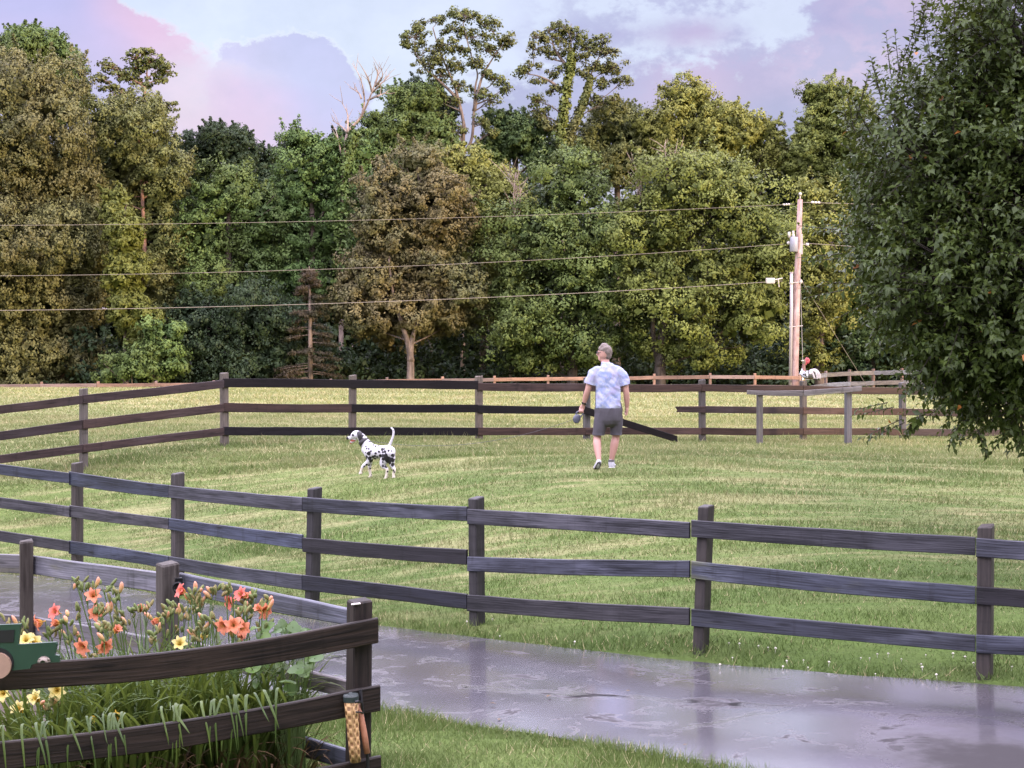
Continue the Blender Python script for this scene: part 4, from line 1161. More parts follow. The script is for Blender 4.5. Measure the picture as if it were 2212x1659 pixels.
tree('locust_tree', 'left of the two tall open-crowned trees standing above the tree line', LA, 95, L_LOCUST, B_GREY, leaf=0.17, csize=0.32, per=36, seed=25, fill=0.0, openv=4.6, flat=0.75,
     stems=[[(1000, None), (1000, 317), (1004, 283), (990, 213), (977, 175), (950, 110), (935, 60)], [(1002, 330), (1019, 300), (1024, 233), (1027, 187), (1031, 157), (1015, 110), (1000, 50)], [(1024, 240), (1040, 170), (1062, 130), (1085, 95)], [(990, 215), (955, 180), (920, 150), (895, 110)]], trunk_r=0.15, limb_r=0.06)
LB = crop([(1380, 190, 72, 38), (1290, 240, 80, 38), (1450, 180, 60, 34), (1530, 250, 90, 42), (1240, 320, 60, 32), (1330, 340, 60, 34), (1680, 270, 72, 42), (1740, 340, 60, 42), (1620, 330, 80, 38), (1440, 330, 70, 38), (1770, 430, 70, 38), (1650, 430, 80, 38), (1220, 430, 60, 28), (1170, 470, 50, 22), (1390, 470, 70, 36), (1280, 525, 44, 18), (1560, 470, 70, 36), (1820, 525, 60, 26), (1700, 540, 80, 32), (1640, 640, 60, 32), (1750, 640, 50, 32), (1380, 580, 50, 32), (1260, 650, 70, 34), (1300, 740, 80, 50), (1350, 830, 70, 50), (1400, 260, 60, 28), (1560, 360, 60, 26), (1730, 450, 50, 26)], 737.3, 0, 0.3333)
tree('locust_tree', 'right of the two tall open-crowned trees, its trunk wrapped in vine', LB, 95, L_LOCUST, B_GREY, leaf=0.17, csize=0.32, per=36, seed=26, fill=0.0, openv=4.6, flat=0.75,
     stems=[[(1217, None), (1215, 320), (1214, 250), (1224, 200), (1231, 150), (1234, 90)], [(1216, 330), (1226, 300), (1250, 247), (1267, 200), (1277, 160), (1300, 110)], [(1224, 205), (1195, 180), (1165, 165), (1140, 160)], [(1231, 150), (1200, 110), (1190, 75)]], trunk_r=0.17, limb_r=0.06)
def vine(label, pts, d, mat, seed, r=0.4):
    P = [S(px, py, d) for px, py in pts]
    Q = np.array([tuple(p) for p in spline(P, 7)])
    base = Vector(Q[0])
    v, rn, cn = leaf_cloud(Q, np.full(len(Q), r) * np.linspace(1.2, 0.6, len(Q)), 90, 0.24, 0.6, 0.3, 0.4, seed)
    tag(link('vine', np_mesh('vine', v, np.arange(len(v)).reshape(-1, 4), rnd=rn, cn=cn), mat, None, loc=base, smooth=False), label, 'vine')
vine('yellow-green vine climbing the trunk of the right tall locust', [(1216, 345), (1214, 280), (1222, 210), (1232, 150), (1234, 120)], 94.7, L_MAPLE2, 41)
vine('green vine sheathing the second stem of the right tall locust', [(1224, 310), (1248, 250), (1266, 205), (1275, 170)], 94.7, L_LOCUST, 42, 0.32)
tree('tree', 'golden green tree close against the right side of the bronze tree', [(1005, 375, 62, 52), (1055, 445, 65, 75), (1095, 520, 60, 65), (1015, 500, 55, 90), (1110, 450, 35, 45), (1075, 600, 60, 55), (975, 345, 35, 28), (1035, 660, 45, 60)], 84, L_GOLD, B_GREY, 1045, leaf=0.15, csize=0.75, per=130, seed=27)
tree('tree', 'small grey-green tree between the two tall locusts', [(1098, 268, 42, 30), (1130, 300, 55, 42), (1075, 325, 50, 45), (1165, 335, 50, 38)], 97, L_COOL, B_GREY, 1110, leaf=0.15, csize=0.55, per=130, seed=28)
tree('tree', 'olive round-topped tree just right of the vine-wrapped locust', [(1330, 285, 78, 52), (1265, 340, 65, 50), (1395, 310, 55, 55), (1320, 360, 80, 45), (1210, 370, 55, 45), (1430, 350, 45, 45)], 98, L_OLIVE2, B_GREY, 1330, leaf=0.15, csize=0.7, per=130, seed=29)
tree('maple_tree', 'left and darker of the two broad maples right of centre', [(1235, 415, 95, 70), (1180, 510, 100, 80), (1300, 515, 100, 85), (1130, 610, 80, 75), (1245, 630, 120, 85), (1165, 710, 100, 65), (1350, 650, 90, 85), (1280, 745, 110, 45), (1245, 355, 50, 45), (1110, 700, 60, 60), (1140, 770, 70, 40)],
     80, L_MAPLE, B_DARK, 1235, leaf=0.16, csize=1.15, per=190, cover=0.85, seed=30, up=0.6, flat=0.7, trunk_r=0.3)
tree('maple_tree', 'right and sunnier of the two broad maples, left of the utility pole', [(1485, 410, 110, 80), (1580, 465, 100, 85), (1430, 515, 105, 85), (1550, 575, 130, 95), (1650, 555, 60, 105), (1450, 655, 120, 85), (1600, 695, 100, 75), (1480, 750, 105, 42), (1655, 640, 48, 75), (1620, 420, 50, 55), (1450, 350, 50, 35), (1555, 370, 60, 35)],
     78, L_MAPLE2, B_DARK, leaf=0.16, csize=1.15, per=190, cover=0.85, seed=31, up=0.6, flat=0.7, trunk_r=0.34, stems=[[(1425, None), (1428, 760), (1450, 640), (1500, 480), (1500, 380)], [(1427, 790), (1410, 720), (1420, 600)]])
tree('tree', 'golden olive broad tree standing above the sunnier maple', [(1485, 218, 65, 42), (1530, 280, 95, 60), (1435, 290, 60, 62), (1600, 330, 80, 70), (1650, 285, 35, 25), (1520, 350, 110, 55), (1680, 330, 35, 40), (1575, 250, 40, 30)], 97, L_GOLD, B_GREY, 1520, leaf=0.15, csize=0.75, per=130, seed=32)
tree('tree', 'sunlit yellow-green tree left of the near dark tree, above the pole', [(1790, 222, 50, 38), (1765, 290, 50, 55), (1830, 295, 58, 80), (1735, 350, 42, 52), (1800, 395, 75, 60), (1845, 215, 30, 30), (1755, 200, 22, 24)], 95, L_MAPLE2, B_GREY, 1795, leaf=0.15, csize=0.65, per=130, seed=33)
tree('tree', 'golden clumpy narrow tree right behind the utility pole', [(1755, 420, 40, 34), (1780, 490, 50, 52), (1768, 580, 55, 75), (1780, 690, 52, 65), (1765, 765, 48, 40), (1810, 620, 30, 70), (1745, 520, 30, 60)], 83, L_GOLD, B_GREY, 1770, leaf=0.15, csize=0.9, per=130, seed=34, up=0.5, flat=0.75)
tree('tree', 'cool green drooping tree at the field edge left of the near dark tree', [(1865, 570, 65, 80), (1850, 680, 65, 80), (1900, 750, 95, 55), (1930, 630, 65, 90), (1830, 760, 45, 45), (1950, 520, 60, 60)], 84, L_COOL, B_GREY, 1880, leaf=0.15, csize=0.8, per=130, seed=35, flat=0.6)
tree('tree', 'dark shaded tree in the gap behind the golden clumpy tree', [(1700, 410, 55, 70), (1850, 440, 80, 90), (1690, 500, 40, 90), (1830, 540, 50, 80)], 99, L_DARK, B_DARK, 1780, leaf=0.15, csize=0.85, per=130, seed=36)
tree('tree', 'green tree mostly hidden behind the near dark tree', [(2000, 480, 110, 150), (2120, 430, 110, 200), (2050, 690, 140, 110), (2230, 560, 110, 200), (2180, 740, 110, 80)], 90, L_GREEN, B_GREY, 2090, leaf=0.15, csize=1.1, per=130, seed=37)

# dead things in the tree line
def dead(name, label, d, polys, r0, mat, cat='dead tree', twig=None, seed=0, loc=None):
    mb = MB(); g = random.Random(seed)
    first = S(*polys[0][0], d)
    root = thing(name, label, cat, (first.x, d, G(first.x, d)))
    for pi, pl in enumerate(polys):
        P = [Vector(p) for p in spline([S(px, py, d + (0.5 * math.sin(i * 1.7 + pi))) for i, (px, py) in enumerate(pl)], 4)]
        rr = r0 if pi == 0 else r0 * 0.42
        mb.tube(P, [max(0.014, rr * (1 - 0.88 * i / (len(P) - 1))) for i in range(len(P))], 6)
        if twig:
            for k in range(twig):
                i = g.randrange(1, len(P)); p = P[i]
                dv = (P[i] - P[i - 1]).normalized()
                e = p + (dv * 0.6 + Vector((g.uniform(-.7, .7), g.uniform(-.5, .5), g.uniform(-.1, .6)))) * g.uniform(0.5, 1.3)
                mb.tube([p, p.lerp(e, .5) + Vector((0, 0, g.uniform(-.08, .08))), e], [0.02, 0.014, 0.008], 4, caps=False)
    mb.build('trunk', mat, root, smooth=True)
    return root
k = 0.3333; ox = 737.3
def cp(l): return [(ox + k * a, k * b_) for a, b_ in l]
DT = [[(738, 815), (736, 600), (738, 430), (745, 330)] + cp([(40, 860), (130, 760), (200, 600), (250, 450)]),
      cp([(130, 760), (150, 640), (120, 500), (70, 410)]), cp([(200, 600), (170, 500), (105, 390)]), cp([(200, 600), (260, 540), (310, 490)]), cp([(130, 640), (110, 600), (50, 565)]),
      cp([(40, 860), (40, 740), (0, 660)]), cp([(40, 860), (0, 820), (-60, 780)]), cp([(220, 540), (235, 480), (210, 400)]), cp([(220, 560), (265, 500), (260, 440)]), cp([(170, 650), (240, 620), (290, 600)]), cp([(0, 1000), (-20, 900), (-40, 830)])]
DT[0] = [(738, 815), (736, 600), (738, 430), (745, 330), (752, 285), (780, 252), (803, 200), (820, 150)]
dt = dead('dead_tree', 'bare pale dead tree with forked branches reaching into the sky', 88, DT, 0.16, B_PALE, twig=5, seed=3)
vine('green vine climbing the lower trunk of the bare dead tree', [(738, 640), (737, 540), (739, 450), (748, 350), (765, 290)], 87.6, L_GREEN, 43, 0.55)
g_ = random.Random(5)
def twigs(label, cx, cy, w, h, d, n, seed):
    g = random.Random(seed)
    pol = []
    for i in range(n):
        x = cx + g.uniform(-w, w) * .35
        pol.append([(x, cy + h), (x + g.uniform(-6, 6), cy), (x + g.uniform(-w, w) * .8, cy - h * g.uniform(.5, 1.1))])
    dead('dead_branches', label, d, pol, 0.05, B_PALE, 'dead branches', 3, seed)
twigs('bare dead twigs sticking out above the sunnier maple', 1455, 355, 40, 40, 77.5, 9, 8)
twigs('bare dead twigs between the golden tree and the darker maple', 1120, 420, 30, 45, 79.5, 8, 9)
twigs('thin bare twigs showing in front of the sunnier maple top', 1380, 400, 20, 40, 77.5, 6, 10)
def spruce():
    d = 79.5; x = SX(671, d); gz = G(x, d)
    root = thing('spruce_tree', 'dying brown spruce with a bare trunk and level branches left of the bronze tree', 'tree', (x, d, gz))
    mb = MB(); g = random.Random(4)
    top = S(668, 575, d)
    mb.tube([Vector((x, d, gz - .2)), Vector(S(670, 700, d)), top], [0.15, 0.10, 0.02], 8)
    C = []
    for i in range(75):
        t = g.uniform(0.05, 0.97); p = Vector((x, d, gz)).lerp(top, t)
        L = (1 - t) * 1.9 + 0.25; a = g.uniform(0, 2 * math.pi)
        e = p + Vector((math.cos(a) * L, math.sin(a) * L * .7, -0.12 * L + g.uniform(-.1, .1)))
        mb.tube([p, p.lerp(e, .5) + Vector((0, 0, .05)), e], [0.022, 0.015, 0.007], 4, caps=False)
        for q in (0.45, 0.6, 0.75, 0.9, 1.0): C.append(tuple(p.lerp(e, q)))
    mb.build('trunk', B_GREY, root, smooth=True)
    v, rn, cn = leaf_cloud(C, np.full(len(C), 0.26), 30, 0.17, 0.22, 0.1, 0.2, 6, flat=0.6, droop=0.8)
    link('needles', np_mesh('needles', v, np.arange(len(v)).reshape(-1, 4), rnd=rn, cn=cn), leafmat('needle_brown', (0.0506, 0.0375, 0.0225), (0.0810, 0.0615, 0.0375), (0.0405, 0.0450, 0.0225)), root, smooth=False)
spruce()

def woodland():
    g = np.random.default_rng(77)
    C = []; Rd = []
    for i in range(2900):
        px = g.uniform(-620, 2800); top = 400 + 60 * math.sin(px * 0.006) + 40 * math.sin(px * .021)
        if px < 400: top = 330
        py = g.uniform(top, 850)
        C.append(tuple(S(px, py, g.uniform(103, 112)))); Rd.append(g.uniform(1.2, 2.0))
    v, rn, cn = leaf_cloud(C, Rd, 75, 0.6, 0.7, 0.4, 0.3, 78)
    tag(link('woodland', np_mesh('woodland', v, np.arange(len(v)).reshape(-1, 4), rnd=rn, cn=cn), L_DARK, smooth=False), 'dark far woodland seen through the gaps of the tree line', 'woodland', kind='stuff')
    C = []; Rd = []
    for i in range(1000):
        px = g.uniform(-500, 2700); d = g.uniform(82, 90)
        x = SX(px, d)
        C.append((x, d, G(x, d) + g.uniform(0.1, 3.4))); Rd.append(g.uniform(0.5, 1.0))
    v, rn, cn = leaf_cloud(C, Rd, 80, 0.27, 0.6, 0.4, 0.3, 79)
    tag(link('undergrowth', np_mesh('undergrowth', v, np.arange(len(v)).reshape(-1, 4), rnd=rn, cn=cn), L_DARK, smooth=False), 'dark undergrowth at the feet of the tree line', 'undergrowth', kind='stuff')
woodland()
print('tree leaves', NLEAF[0])

# ------------------------------------------------------------------ near dark tree on the right
def near_tree():
    d0 = 15.6; tx = 6.95
    gz = G(tx, d0)
    root = thing('broadleaf_tree', 'near dark green broadleaf tree hanging over the lawn at the right edge', 'tree', (tx, d0, gz))
    g = np.random.default_rng(5)
    L_NEAR = leafmat('leaf_near', (0.0260, 0.0432, 0.0096), (0.0598, 0.0865, 0.0176), (0.0415, 0.0624, 0.0144), rough=0.45, spec=0.22, trans=0.2, nscale=0.9, odd=(0.30, 0.12, 0.03), clump=False)
    # crown envelope in photograph columns/rows, at the tree's own depth
    lob = [(2185, 55, 145, 110), (2080, 205, 135, 115), (2000, 330, 150, 120), (1975, 460, 120, 120), (2130, 330, 180, 200), (2010, 600, 150, 130), (2100, 700, 170, 120), (2160, 830, 150, 110), (2230, 900, 120, 70), (2280, 500, 220, 350), (2400, 250, 300, 300), (2550, 550, 330, 400), (2300, 60, 220, 180), (2080, 870, 75, 60), (2560, -60, 300, 200),
           (2060, 790, 90, 70), (1930, 560, 90, 70)]
    L3 = []
    gg = random.Random(3)
    for (cx, cy, rx, ry) in lob:
        u = d0 / F; cy -= 34 if cy > 780 else 0
        L3.append((np.array(S(cx, cy, d0 + gg.uniform(-.5, .4))), np.array((rx * u, min(1.6, max(rx, ry) * u * 0.95), ry * u))))
    tr = MB()
    fork = Vector((tx - .1, d0, gz + 1.35))
    tr.tube([Vector((tx, d0, gz - .2)), Vector((tx + .03, d0, gz + .6)), fork], [0.16, 0.125, 0.115], 12)
    starts = []; tips = []
    for (c, r) in L3:
        c = Vector(c)
        mid = fork.lerp(c, 0.5) + Vector((gg.uniform(-.15, .15), gg.uniform(-.2, .2), 0.28 if c.z > fork.z + 1 else 0.35))
        P = [Vector(p) for p in spline([fork, mid, c], 7)]
        tr.tube(P, [0.065 * (1 - 0.75 * i / (len(P) - 1)) + .006 for i in range(len(P))], 7)
        starts.append(P)
    V = []; Rn = []
    n_tw = 0
    tw_pts = []
    for li, (c, r) in enumerate(L3):
        area = (r[0] * r[2]) * 6.5 + r[1] * r[2] * 3
        vis = 1.0 if lob[li][0] - lob[li][2] < 2212 and lob[li][0] < 2330 else 0.35
        n = int(area * (64 if lob[li][1] > 350 else 60) * vis)
        dd = g.normal(size=(n, 3)); dd /= np.linalg.norm(dd, axis=1, keepdims=True)
        kk = 0.45 + 0.5 * g.random(n) ** 0.6
        p0 = c + dd * r * kk[:, None]
        dirs = dd * 0.9 + g.normal(size=(n, 3)) * 0.45 + np.array([0, 0, 0.35])
        low = dd[:, 2] < -0.2
        dirs[low, 2] -= 0.15
        dirs /= np.linalg.norm(dirs, axis=1, keepdims=True)
        for i in range(n):
            tw_pts.append((p0[i], dirs[i], g.uniform(0.26, 0.55)))
        P = starts[li]
        for i in range(0, n, 5):
            s0 = P[gg.randrange(len(P) // 2, len(P))]; e = Vector(p0[i])
            tr.tube([s0, s0.lerp(e, .5) + Vector((0, 0, .05)), e], [0.014, 0.010, 0.005], 4, caps=False)
    # shoots standing out of the outline, as in the photograph
    for (px, py, dx, dy) in [(1932, 120, -.15, 1), (1940, 150, .1, 1), (1830, 250, -.2, 1), (1850, 235, .25, 1), (1905, 190, -.3, 1), (1990, 70, -.1, 1), (2005, 60, .2, 1), (2070, 30, 0, 1), (2120, 20, .1, 1), (1880, 265, -.5, .8), (1865, 300, -.6, .7), (1955, 100, .3, .9), (1985, 930, -.5, -.7), (2010, 925, -.6, -.6), (2060, 945, -.4, -.8), (2120, 950, .2, -.8), (2190, 955, 0, -.8), (1935, 905, -1, -.2), (1945, 940, -.9, -.4), (1830, 480, -1, .1), (1815, 560, -1, -.1), (1825, 640, -1, -.2)]:
        p = np.array(S(px, py + 25 * (1 if dy > 0 else -1), d0 - 0.5))
        v = np.array([dx, -0.15, dy]); v /= np.linalg.norm(v)
        for q in range(2):
            tw_pts.append((p + g.normal(size=3) * .04, v, g.uniform(0.35, 0.5) if dy > -.5 else g.uniform(0.18, 0.28)))
    NT = len(tw_pts)
    P0 = np.array([t[0] for t in tw_pts]); Dv = np.array([t[1] for t in tw_pts]); Ln = np.array([t[2] for t in tw_pts])
    per = 15
    M = NT * per
    ti = np.repeat(np.arange(NT), per); k_ = np.tile(np.arange(per), NT)
    t = (k_ + 0.5) / per
    side = np.cross(Dv, np.array([0, 0, 1.0])); side /= np.maximum(np.linalg.norm(side, axis=1, keepdims=True), 1e-6)
    upv = np.cross(side, Dv)
    ang = k_ * 2.4 + g.uniform(0, 6.28, NT)[ti]
    radial = side[ti] * np.cos(ang)[:, None] + upv[ti] * np.sin(ang)[:, None]
    base = P0[ti] + Dv[ti] * (Ln[ti] * t)[:, None]
    ld = radial * 0.85 + Dv[ti] * (0.35 + 0.5 * t)[:, None] + np.array([0, 0, -0.28]) + g.normal(size=(M, 3)) * .22
    ld /= np.linalg.norm(ld, axis=1, keepdims=True)
    sz = 0.100 * (0.6 + 0.6 * g.random(M)) * (1.05 - 0.35 * t)
    nr = Dv[ti] * 0.5 + np.array([0, 0, 0.75]) + g.normal(size=(M, 3)) * .35
    nr -= ld * (nr * ld).sum(1, keepdims=True); nr /= np.linalg.norm(nr, axis=1, keepdims=True)
    wd_ = np.cross(ld, nr)
    w = sz * 0.26
    # two quads folded along the midrib, curling down toward the tip
    a = base; m1 = base + ld * (sz * .42)[:, None]; tip = base + ld * sz[:, None] - nr * (sz * .18)[:, None]
    l1 = m1 + wd_ * w[:, None] + nr * (w * .45)[:, None]; r1 = m1 - wd_ * w[:, None] + nr * (w * .45)[:, None]
    mid = base + ld * (sz * .5)[:, None]
    v = np.stack([a, l1, tip, mid, r1], 1).reshape(-1, 3)
    o = np.arange(M)[:, None] * 5
    f = np.concatenate([o + np.array([0, 3, 2, 1]), o + np.array([0, 4, 2, 3])])
    rn = g.random(M)
    me = np_mesh('crown', v, f, rnd=np.concatenate([rn, rn]))
    link('crown', me, L_NEAR, root, smooth=False)
    for i in range(0, NT):
        if i % 3 == 0 or i > NT - 45:
            tr.tube([Vector(P0[i]), Vector(P0[i] + Dv[i] * Ln[i])], [0.005, 0.002], 4, caps=False)
    tr.build('trunk', B_DARK, root, smooth=True)
    print('near leaves', M)
near_tree()

# ------------------------------------------------------------------ utility pole and wires
M_POLE = wood('pole_wood', (0.13, 0.085, 0.08), (0.30, 0.215, 0.205), None, 0.75, (0.32, 0.26, 0.27))
M_PVC = simple('grey_conduit', (0.30, 0.27, 0.275), 0.5, var=.08)
M_TANK = simple('transformer_grey', (0.22, 0.22, 0.25), 0.5, 0.1, var=.08)
M_PORC = simple('porcelain', (0.36, 0.33, 0.30), 0.3, var=.05)
M_CABLE = simple('aluminium_cable', (0.15, 0.13, 0.105), 0.6, 0.0, var=.1)
M_GUARD = simple('guy_guard', (0.70, 0.58, 0.36), 0.5, var=.1)
def pole():
    d = 72.0
    kk = 500 / 1659 * 0.5486; ox, oy = 2950 * 0.5486, 740 * 0.5486
    def q(cx, cy, dd=0.0): return S(ox + kk * cx, oy + kk * cy, d + dd)
    bx = SX(1716, d); gz = G(bx, d)
    root = thing('utility_pole', 'tall weathered wooden utility pole with a grey transformer beyond the field', 'utility pole', (bx, d, gz))
    mb = MB()
    top = q(665, 150); 
    mb.tube([Vector((bx - .02, d, gz - .3)), S(1717, 800, d), q(622, 1300), q(648, 700), top], [0.185, 0.175, 0.155, 0.135, 0.115], 16)
    mb.build('pole', M_POLE, root, smooth=True)
    mb = MB(); mb.tube([q(665, 152), q(667, 95)], 0.028, 8); mb.tube([q(667, 100), q(667, 84), q(667, 70), q(667, 60)], [0.06, 0.075, 0.07, 0.04], 12); mb.build('top_insulator', M_PORC, root, smooth=True)
    mb = MB()
    c0, c1 = q(582, 835, -.12), q(586, 640, -.12)
    mb.tube([c0, c0.lerp(c1, .03), c0.lerp(c1, .93), c1], [0.17, 0.19, 0.19, 0.16], 18)
    tk = mb.build('transformer', M_TANK, root, smooth=True)
    for cx, yy in ((577, 640), ):
        mb = MB(); mb.tube([q(cx, 645, -.12), q(cx, 615, -.12), q(cx, 600, -.12), q(cx, 585, -.12), q(cx, 560, -.12)], [0.085, 0.075, 0.05, 0.06, 0.045], 12); mb.build('bushing', M_PORC, tk, smooth=True)
    mb = MB(); mb.box(q(640, 690, -.02), 0.25, 0.1, 0.06); mb.box(q(640, 800, -.02), 0.25, 0.1, 0.06); mb.build('bracket', M_TANK, root)
    mb = MB(); mb.tube([q(523, 650, -.1), q(522, 575, -.1)], 0.065, 10); mb.tube([q(523, 640, -.1), q(600, 660, 0)], 0.02, 6); mb.build('fuse_cutout', M_PORC, root, smooth=True)
    mb = MB(); mb.box(q(682, 735, -.02), 0.10, 0.12, 0.95); mb.build('mounting_plate', M_PVC, root)
    mb = MB(); mb.tube([S(1707, 832, d - .1), q(552, 1600, -.1), q(553, 1105, -.1)], 0.075, 12)
    mb.tube([q(553, 1110, -.1), q(553, 1100, -.1)], 0.09, 12); mb.build('conduit', M_PVC, root, smooth=True)
    for cy in (1245, 1820):
        mb = MB(); mb.tube([q(520, cy, -.14), q(700, cy - 20, -.14)], 0.022, 6)
        if cy == 1245: mb.ball(q(678, 1225, -.14), (.07, .07, .1)); mb.ball(q(552, 1240, -.14), (.07, .07, .1))
        mb.build('standoff', M_PORC, root)
    for (cx, cy) in ((515, 720), (760, 740)):
        mb = MB(); mb.ball(q(cx, cy, -.05), (0.085, .07, .08)); mb.tube([q(cx, cy, -.05), q(640, cy - 6, 0)], 0.016, 5); mb.build('side_insulator', M_PORC, root)
    def wire(label, pts, r=0.014, parts=()):
        P = [S(x, y, d + dd) for x, y, dd in pts]
        # a parabola through the three fixed points of the span
        t = np.array([0.0, (P[1].x - P[0].x) / (P[-1].x - P[0].x), 1.0])
        cf = [np.polyfit(t, [p[i] for p in P], 2) for i in range(3)]
        Q = [Vector([np.polyval(c, u) for c in cf]) for u in np.linspace(0, 1, 60)]
        w = MB(); w.tube(Q, r, 6)
        o = tag(w.build('power_line', M_CABLE, None, loc=Q[0], smooth=True), label, 'power line', 'power lines strung across the trees')
        return o, Q
    def ins(o, A, B, r=.06, n=3):
        m2 = MB(); ln = (B - A)
        for i in range(n):
            c = A + ln * ((i + .5) / n)
            m2.tube([c - ln * (.4 / n), c, c + ln * (.4 / n)], [r * .6, r, r * .6], 10)
        m2.build('strain_insulator', M_PORC, o, smooth=True)
    o, Q = wire('top power line running left from near the pole top across the trees', [(1716, 441, 0), (1150, 465, -3), (-1500, 470, -12)], 0.009)
    ins(o, S(1691, 442.5, d - .1), S(1707, 441.5, d))
    o, Q = wire('middle power line running left from beside the transformer', [(1694, 527, 0), (900, 574, -4), (-1500, 570, -12)], 0.010)
    o, Q = wire('lowest and thickest line running left from the pole across the trees', [(1690, 607, 0), (1100, 640.5, -3), (-1500, 655, -12)], 0.0135)
    m2 = MB(); a = S(1664, 606.5, d - .15); m2.box(a, .42, .16, .26, ch=.03); m2.tube([a, S(1690, 601, d)], .03, 6); m2.tube([S(1681, 603, d - .1), S(1683, 620, d - .1)], .025, 6); m2.build('splice_box', M_PORC, o)
    o, Q = wire('upper power line running right from the pole into the near tree', [(1728, 437, 0), (1835, 440, 2), (3000, 440, 16)], 0.014)
    ins(o, S(1752, 437, d), S(1772, 438, d + .3), .065)
    o, Q = wire('lower power line running right from the pole into the near tree', [(1735, 525, 0), (1850, 533, 2), (3000, 560, 16)], 0.014)
    g1 = MB(); A = S(1727, 540, d); Bq = Vector((SX(1737, 66), 66, G(SX(1737, 66), 66)))
    g1.tube([A, Bq], 0.011, 6); gw = tag(g1.build('guy_wire', M_CABLE, None, loc=Bq), 'near-vertical guy wire with a pale sleeve right of the pole', 'guy wire')
    g2 = MB(); p1 = A.lerp(Bq, .78); p2 = A.lerp(Bq, .95); g2.tube([p1, p2], 0.05, 8); g2.build('guard_sleeve', M_GUARD, gw, smooth=True)
    A2 = S(1722, 590, d); B2 = S(1893, 835, d + 3); B2.z = G(B2.x, B2.y)
    g3 = MB(); g3.tube([A2, B2], 0.011, 6); tag(g3.build('guy_wire', M_CABLE, None, loc=B2), 'slanting guy wire running down right from the pole to the grey fence', 'guy wire')
pole()
# ------------------------------------------------------------------ figures: overlapping tapered forms fused into one skin
class Fuse:
    def __init__(s): s.mb = MB()
    def chain(s, pts, n=14, sub=5, squash=None):
        """pts: (x, y, z, rx[, ry]) along the limb; round caps; rx across, ry fore-and-aft"""
        P = spline([tuple(p) + ((p[3],) if len(p) == 4 else ()) for p in pts], sub) if len(pts) > 1 else pts
        P = [np.asarray(p) for p in P]
        d0 = P[0][:3] - P[1][:3]; d0 = d0 / (np.linalg.norm(d0) + 1e-9)
        d1 = P[-1][:3] - P[-2][:3]; d1 = d1 / (np.linalg.norm(d1) + 1e-9)
        head = []; tail = []
        for a in (85, 65, 40, 18):
            q = P[0].copy(); r = (q[3] + q[4]) / 2; q[:3] += d0 * r * math.sin(R(a)) * 0.9; q[3] *= math.cos(R(a)); q[4] *= math.cos(R(a)); head.append(q)
        for a in (18, 40, 65, 85):
            q = P[-1].copy(); r = (q[3] + q[4]) / 2; q[:3] += d1 * r * math.sin(R(a)) * 0.9; q[3] *= math.cos(R(a)); q[4] *= math.cos(R(a)); tail.append(q)
        P = head + P + tail
        vs = []; fs = []
        px = None
        for i, p in enumerate(P):
            t = Vector(P[min(i + 1, len(P) - 1)][:3] - P[max(i - 1, 0)][:3]).normalized()
            ref = Vector((0, 1, 0)) if abs(t.y) < 0.85 else Vector((0, 0, 1))
            a = t.cross(ref).normalized()             # across
            if px is not None and a.dot(px) < 0: a = -a
            px = a
            b_ = a.cross(t).normalized()              # fore and aft
            for k in range(n):
                an = 2 * math.pi * k / n
                vs.append(Vector(p[:3]) + a * math.cos(an) * p[3] + b_ * math.sin(an) * p[4])
        for i in range(len(P) - 1):
            for k in range(n):
                j = (k + 1) % n
                fs.append((i * n + k, i * n + j, (i + 1) * n + j, (i + 1) * n + k))
        fs.append(tuple(range(n - 1, -1, -1))); fs.append(tuple(range((len(P) - 1) * n, len(P) * n)))
        s.mb.add(vs, fs)
        return s
    def ball(s, c, r):
        s.mb.ball(c, r, 18, 12); return s
    def build(s, name, mat, parent, xf, voxel=0.008, smooth=6, colour=None, wrinkle=None):
        me = bpy.data.meshes.new(name + '_raw')
        me.from_pydata([tuple(v) for v in s.mb.v], [], s.mb.f); me.update()
        bm = bmesh.new(); bm.from_mesh(me); bmesh.ops.recalc_face_normals(bm, faces=bm.faces); bm.to_mesh(me); bm.free()
        o = bpy.data.objects.new('raw', me); COL.objects.link(o)
        md = o.modifiers.new('r', 'REMESH'); md.mode = 'VOXEL'; md.voxel_size = voxel; md.use_smooth_shade = True
        if smooth:
            ms = o.modifiers.new('s', 'SMOOTH'); ms.factor = 0.5; ms.iterations = smooth
        bpy.context.view_layer.update()
        dg = bpy.context.evaluated_depsgraph_get()
        me2 = bpy.data.meshes.new_from_object(o.evaluated_get(dg))
        bpy.data.objects.remove(o); bpy.data.meshes.remove(me)
        me2.name = name
        n = len(me2.vertices)
        co = np.empty(n * 3, np.float32); me2.vertices.foreach_get('co', co); co = co.reshape(-1, 3)
        if wrinkle is not None:
            nn = np.empty(n * 3, np.float32); me2.vertices.foreach_get('normal', nn); nn = nn.reshape(-1, 3)
            co = co + nn * np.array([wrinkle(*c) for c in co], np.float32)[:, None]
            me2.vertices.foreach_set('co', co.ravel())
        if colour is not None:
            cols = colour(co)
            a = me2.attributes.new('paint', 'FLOAT_COLOR', 'POINT')
            a.data.foreach_set('color', np.concatenate([cols, np.ones((n, 1))], 1).astype(np.float32).ravel())
        me2.transform(xf); me2.update()
        return link(name, me2, mat, parent, smooth=True)

def paint_mat(name, rough=0.6, spec=0.3):
    m, b, p, out = new_mat(name)
    at = b.n('ShaderNodeAttribute', attribute_name='paint').outputs['Color']
    b.put(p.inputs['Base Color'], at); p.inputs['Roughness'].default_value = rough; p.inputs['Specular IOR Level'].default_value = spec
    return m

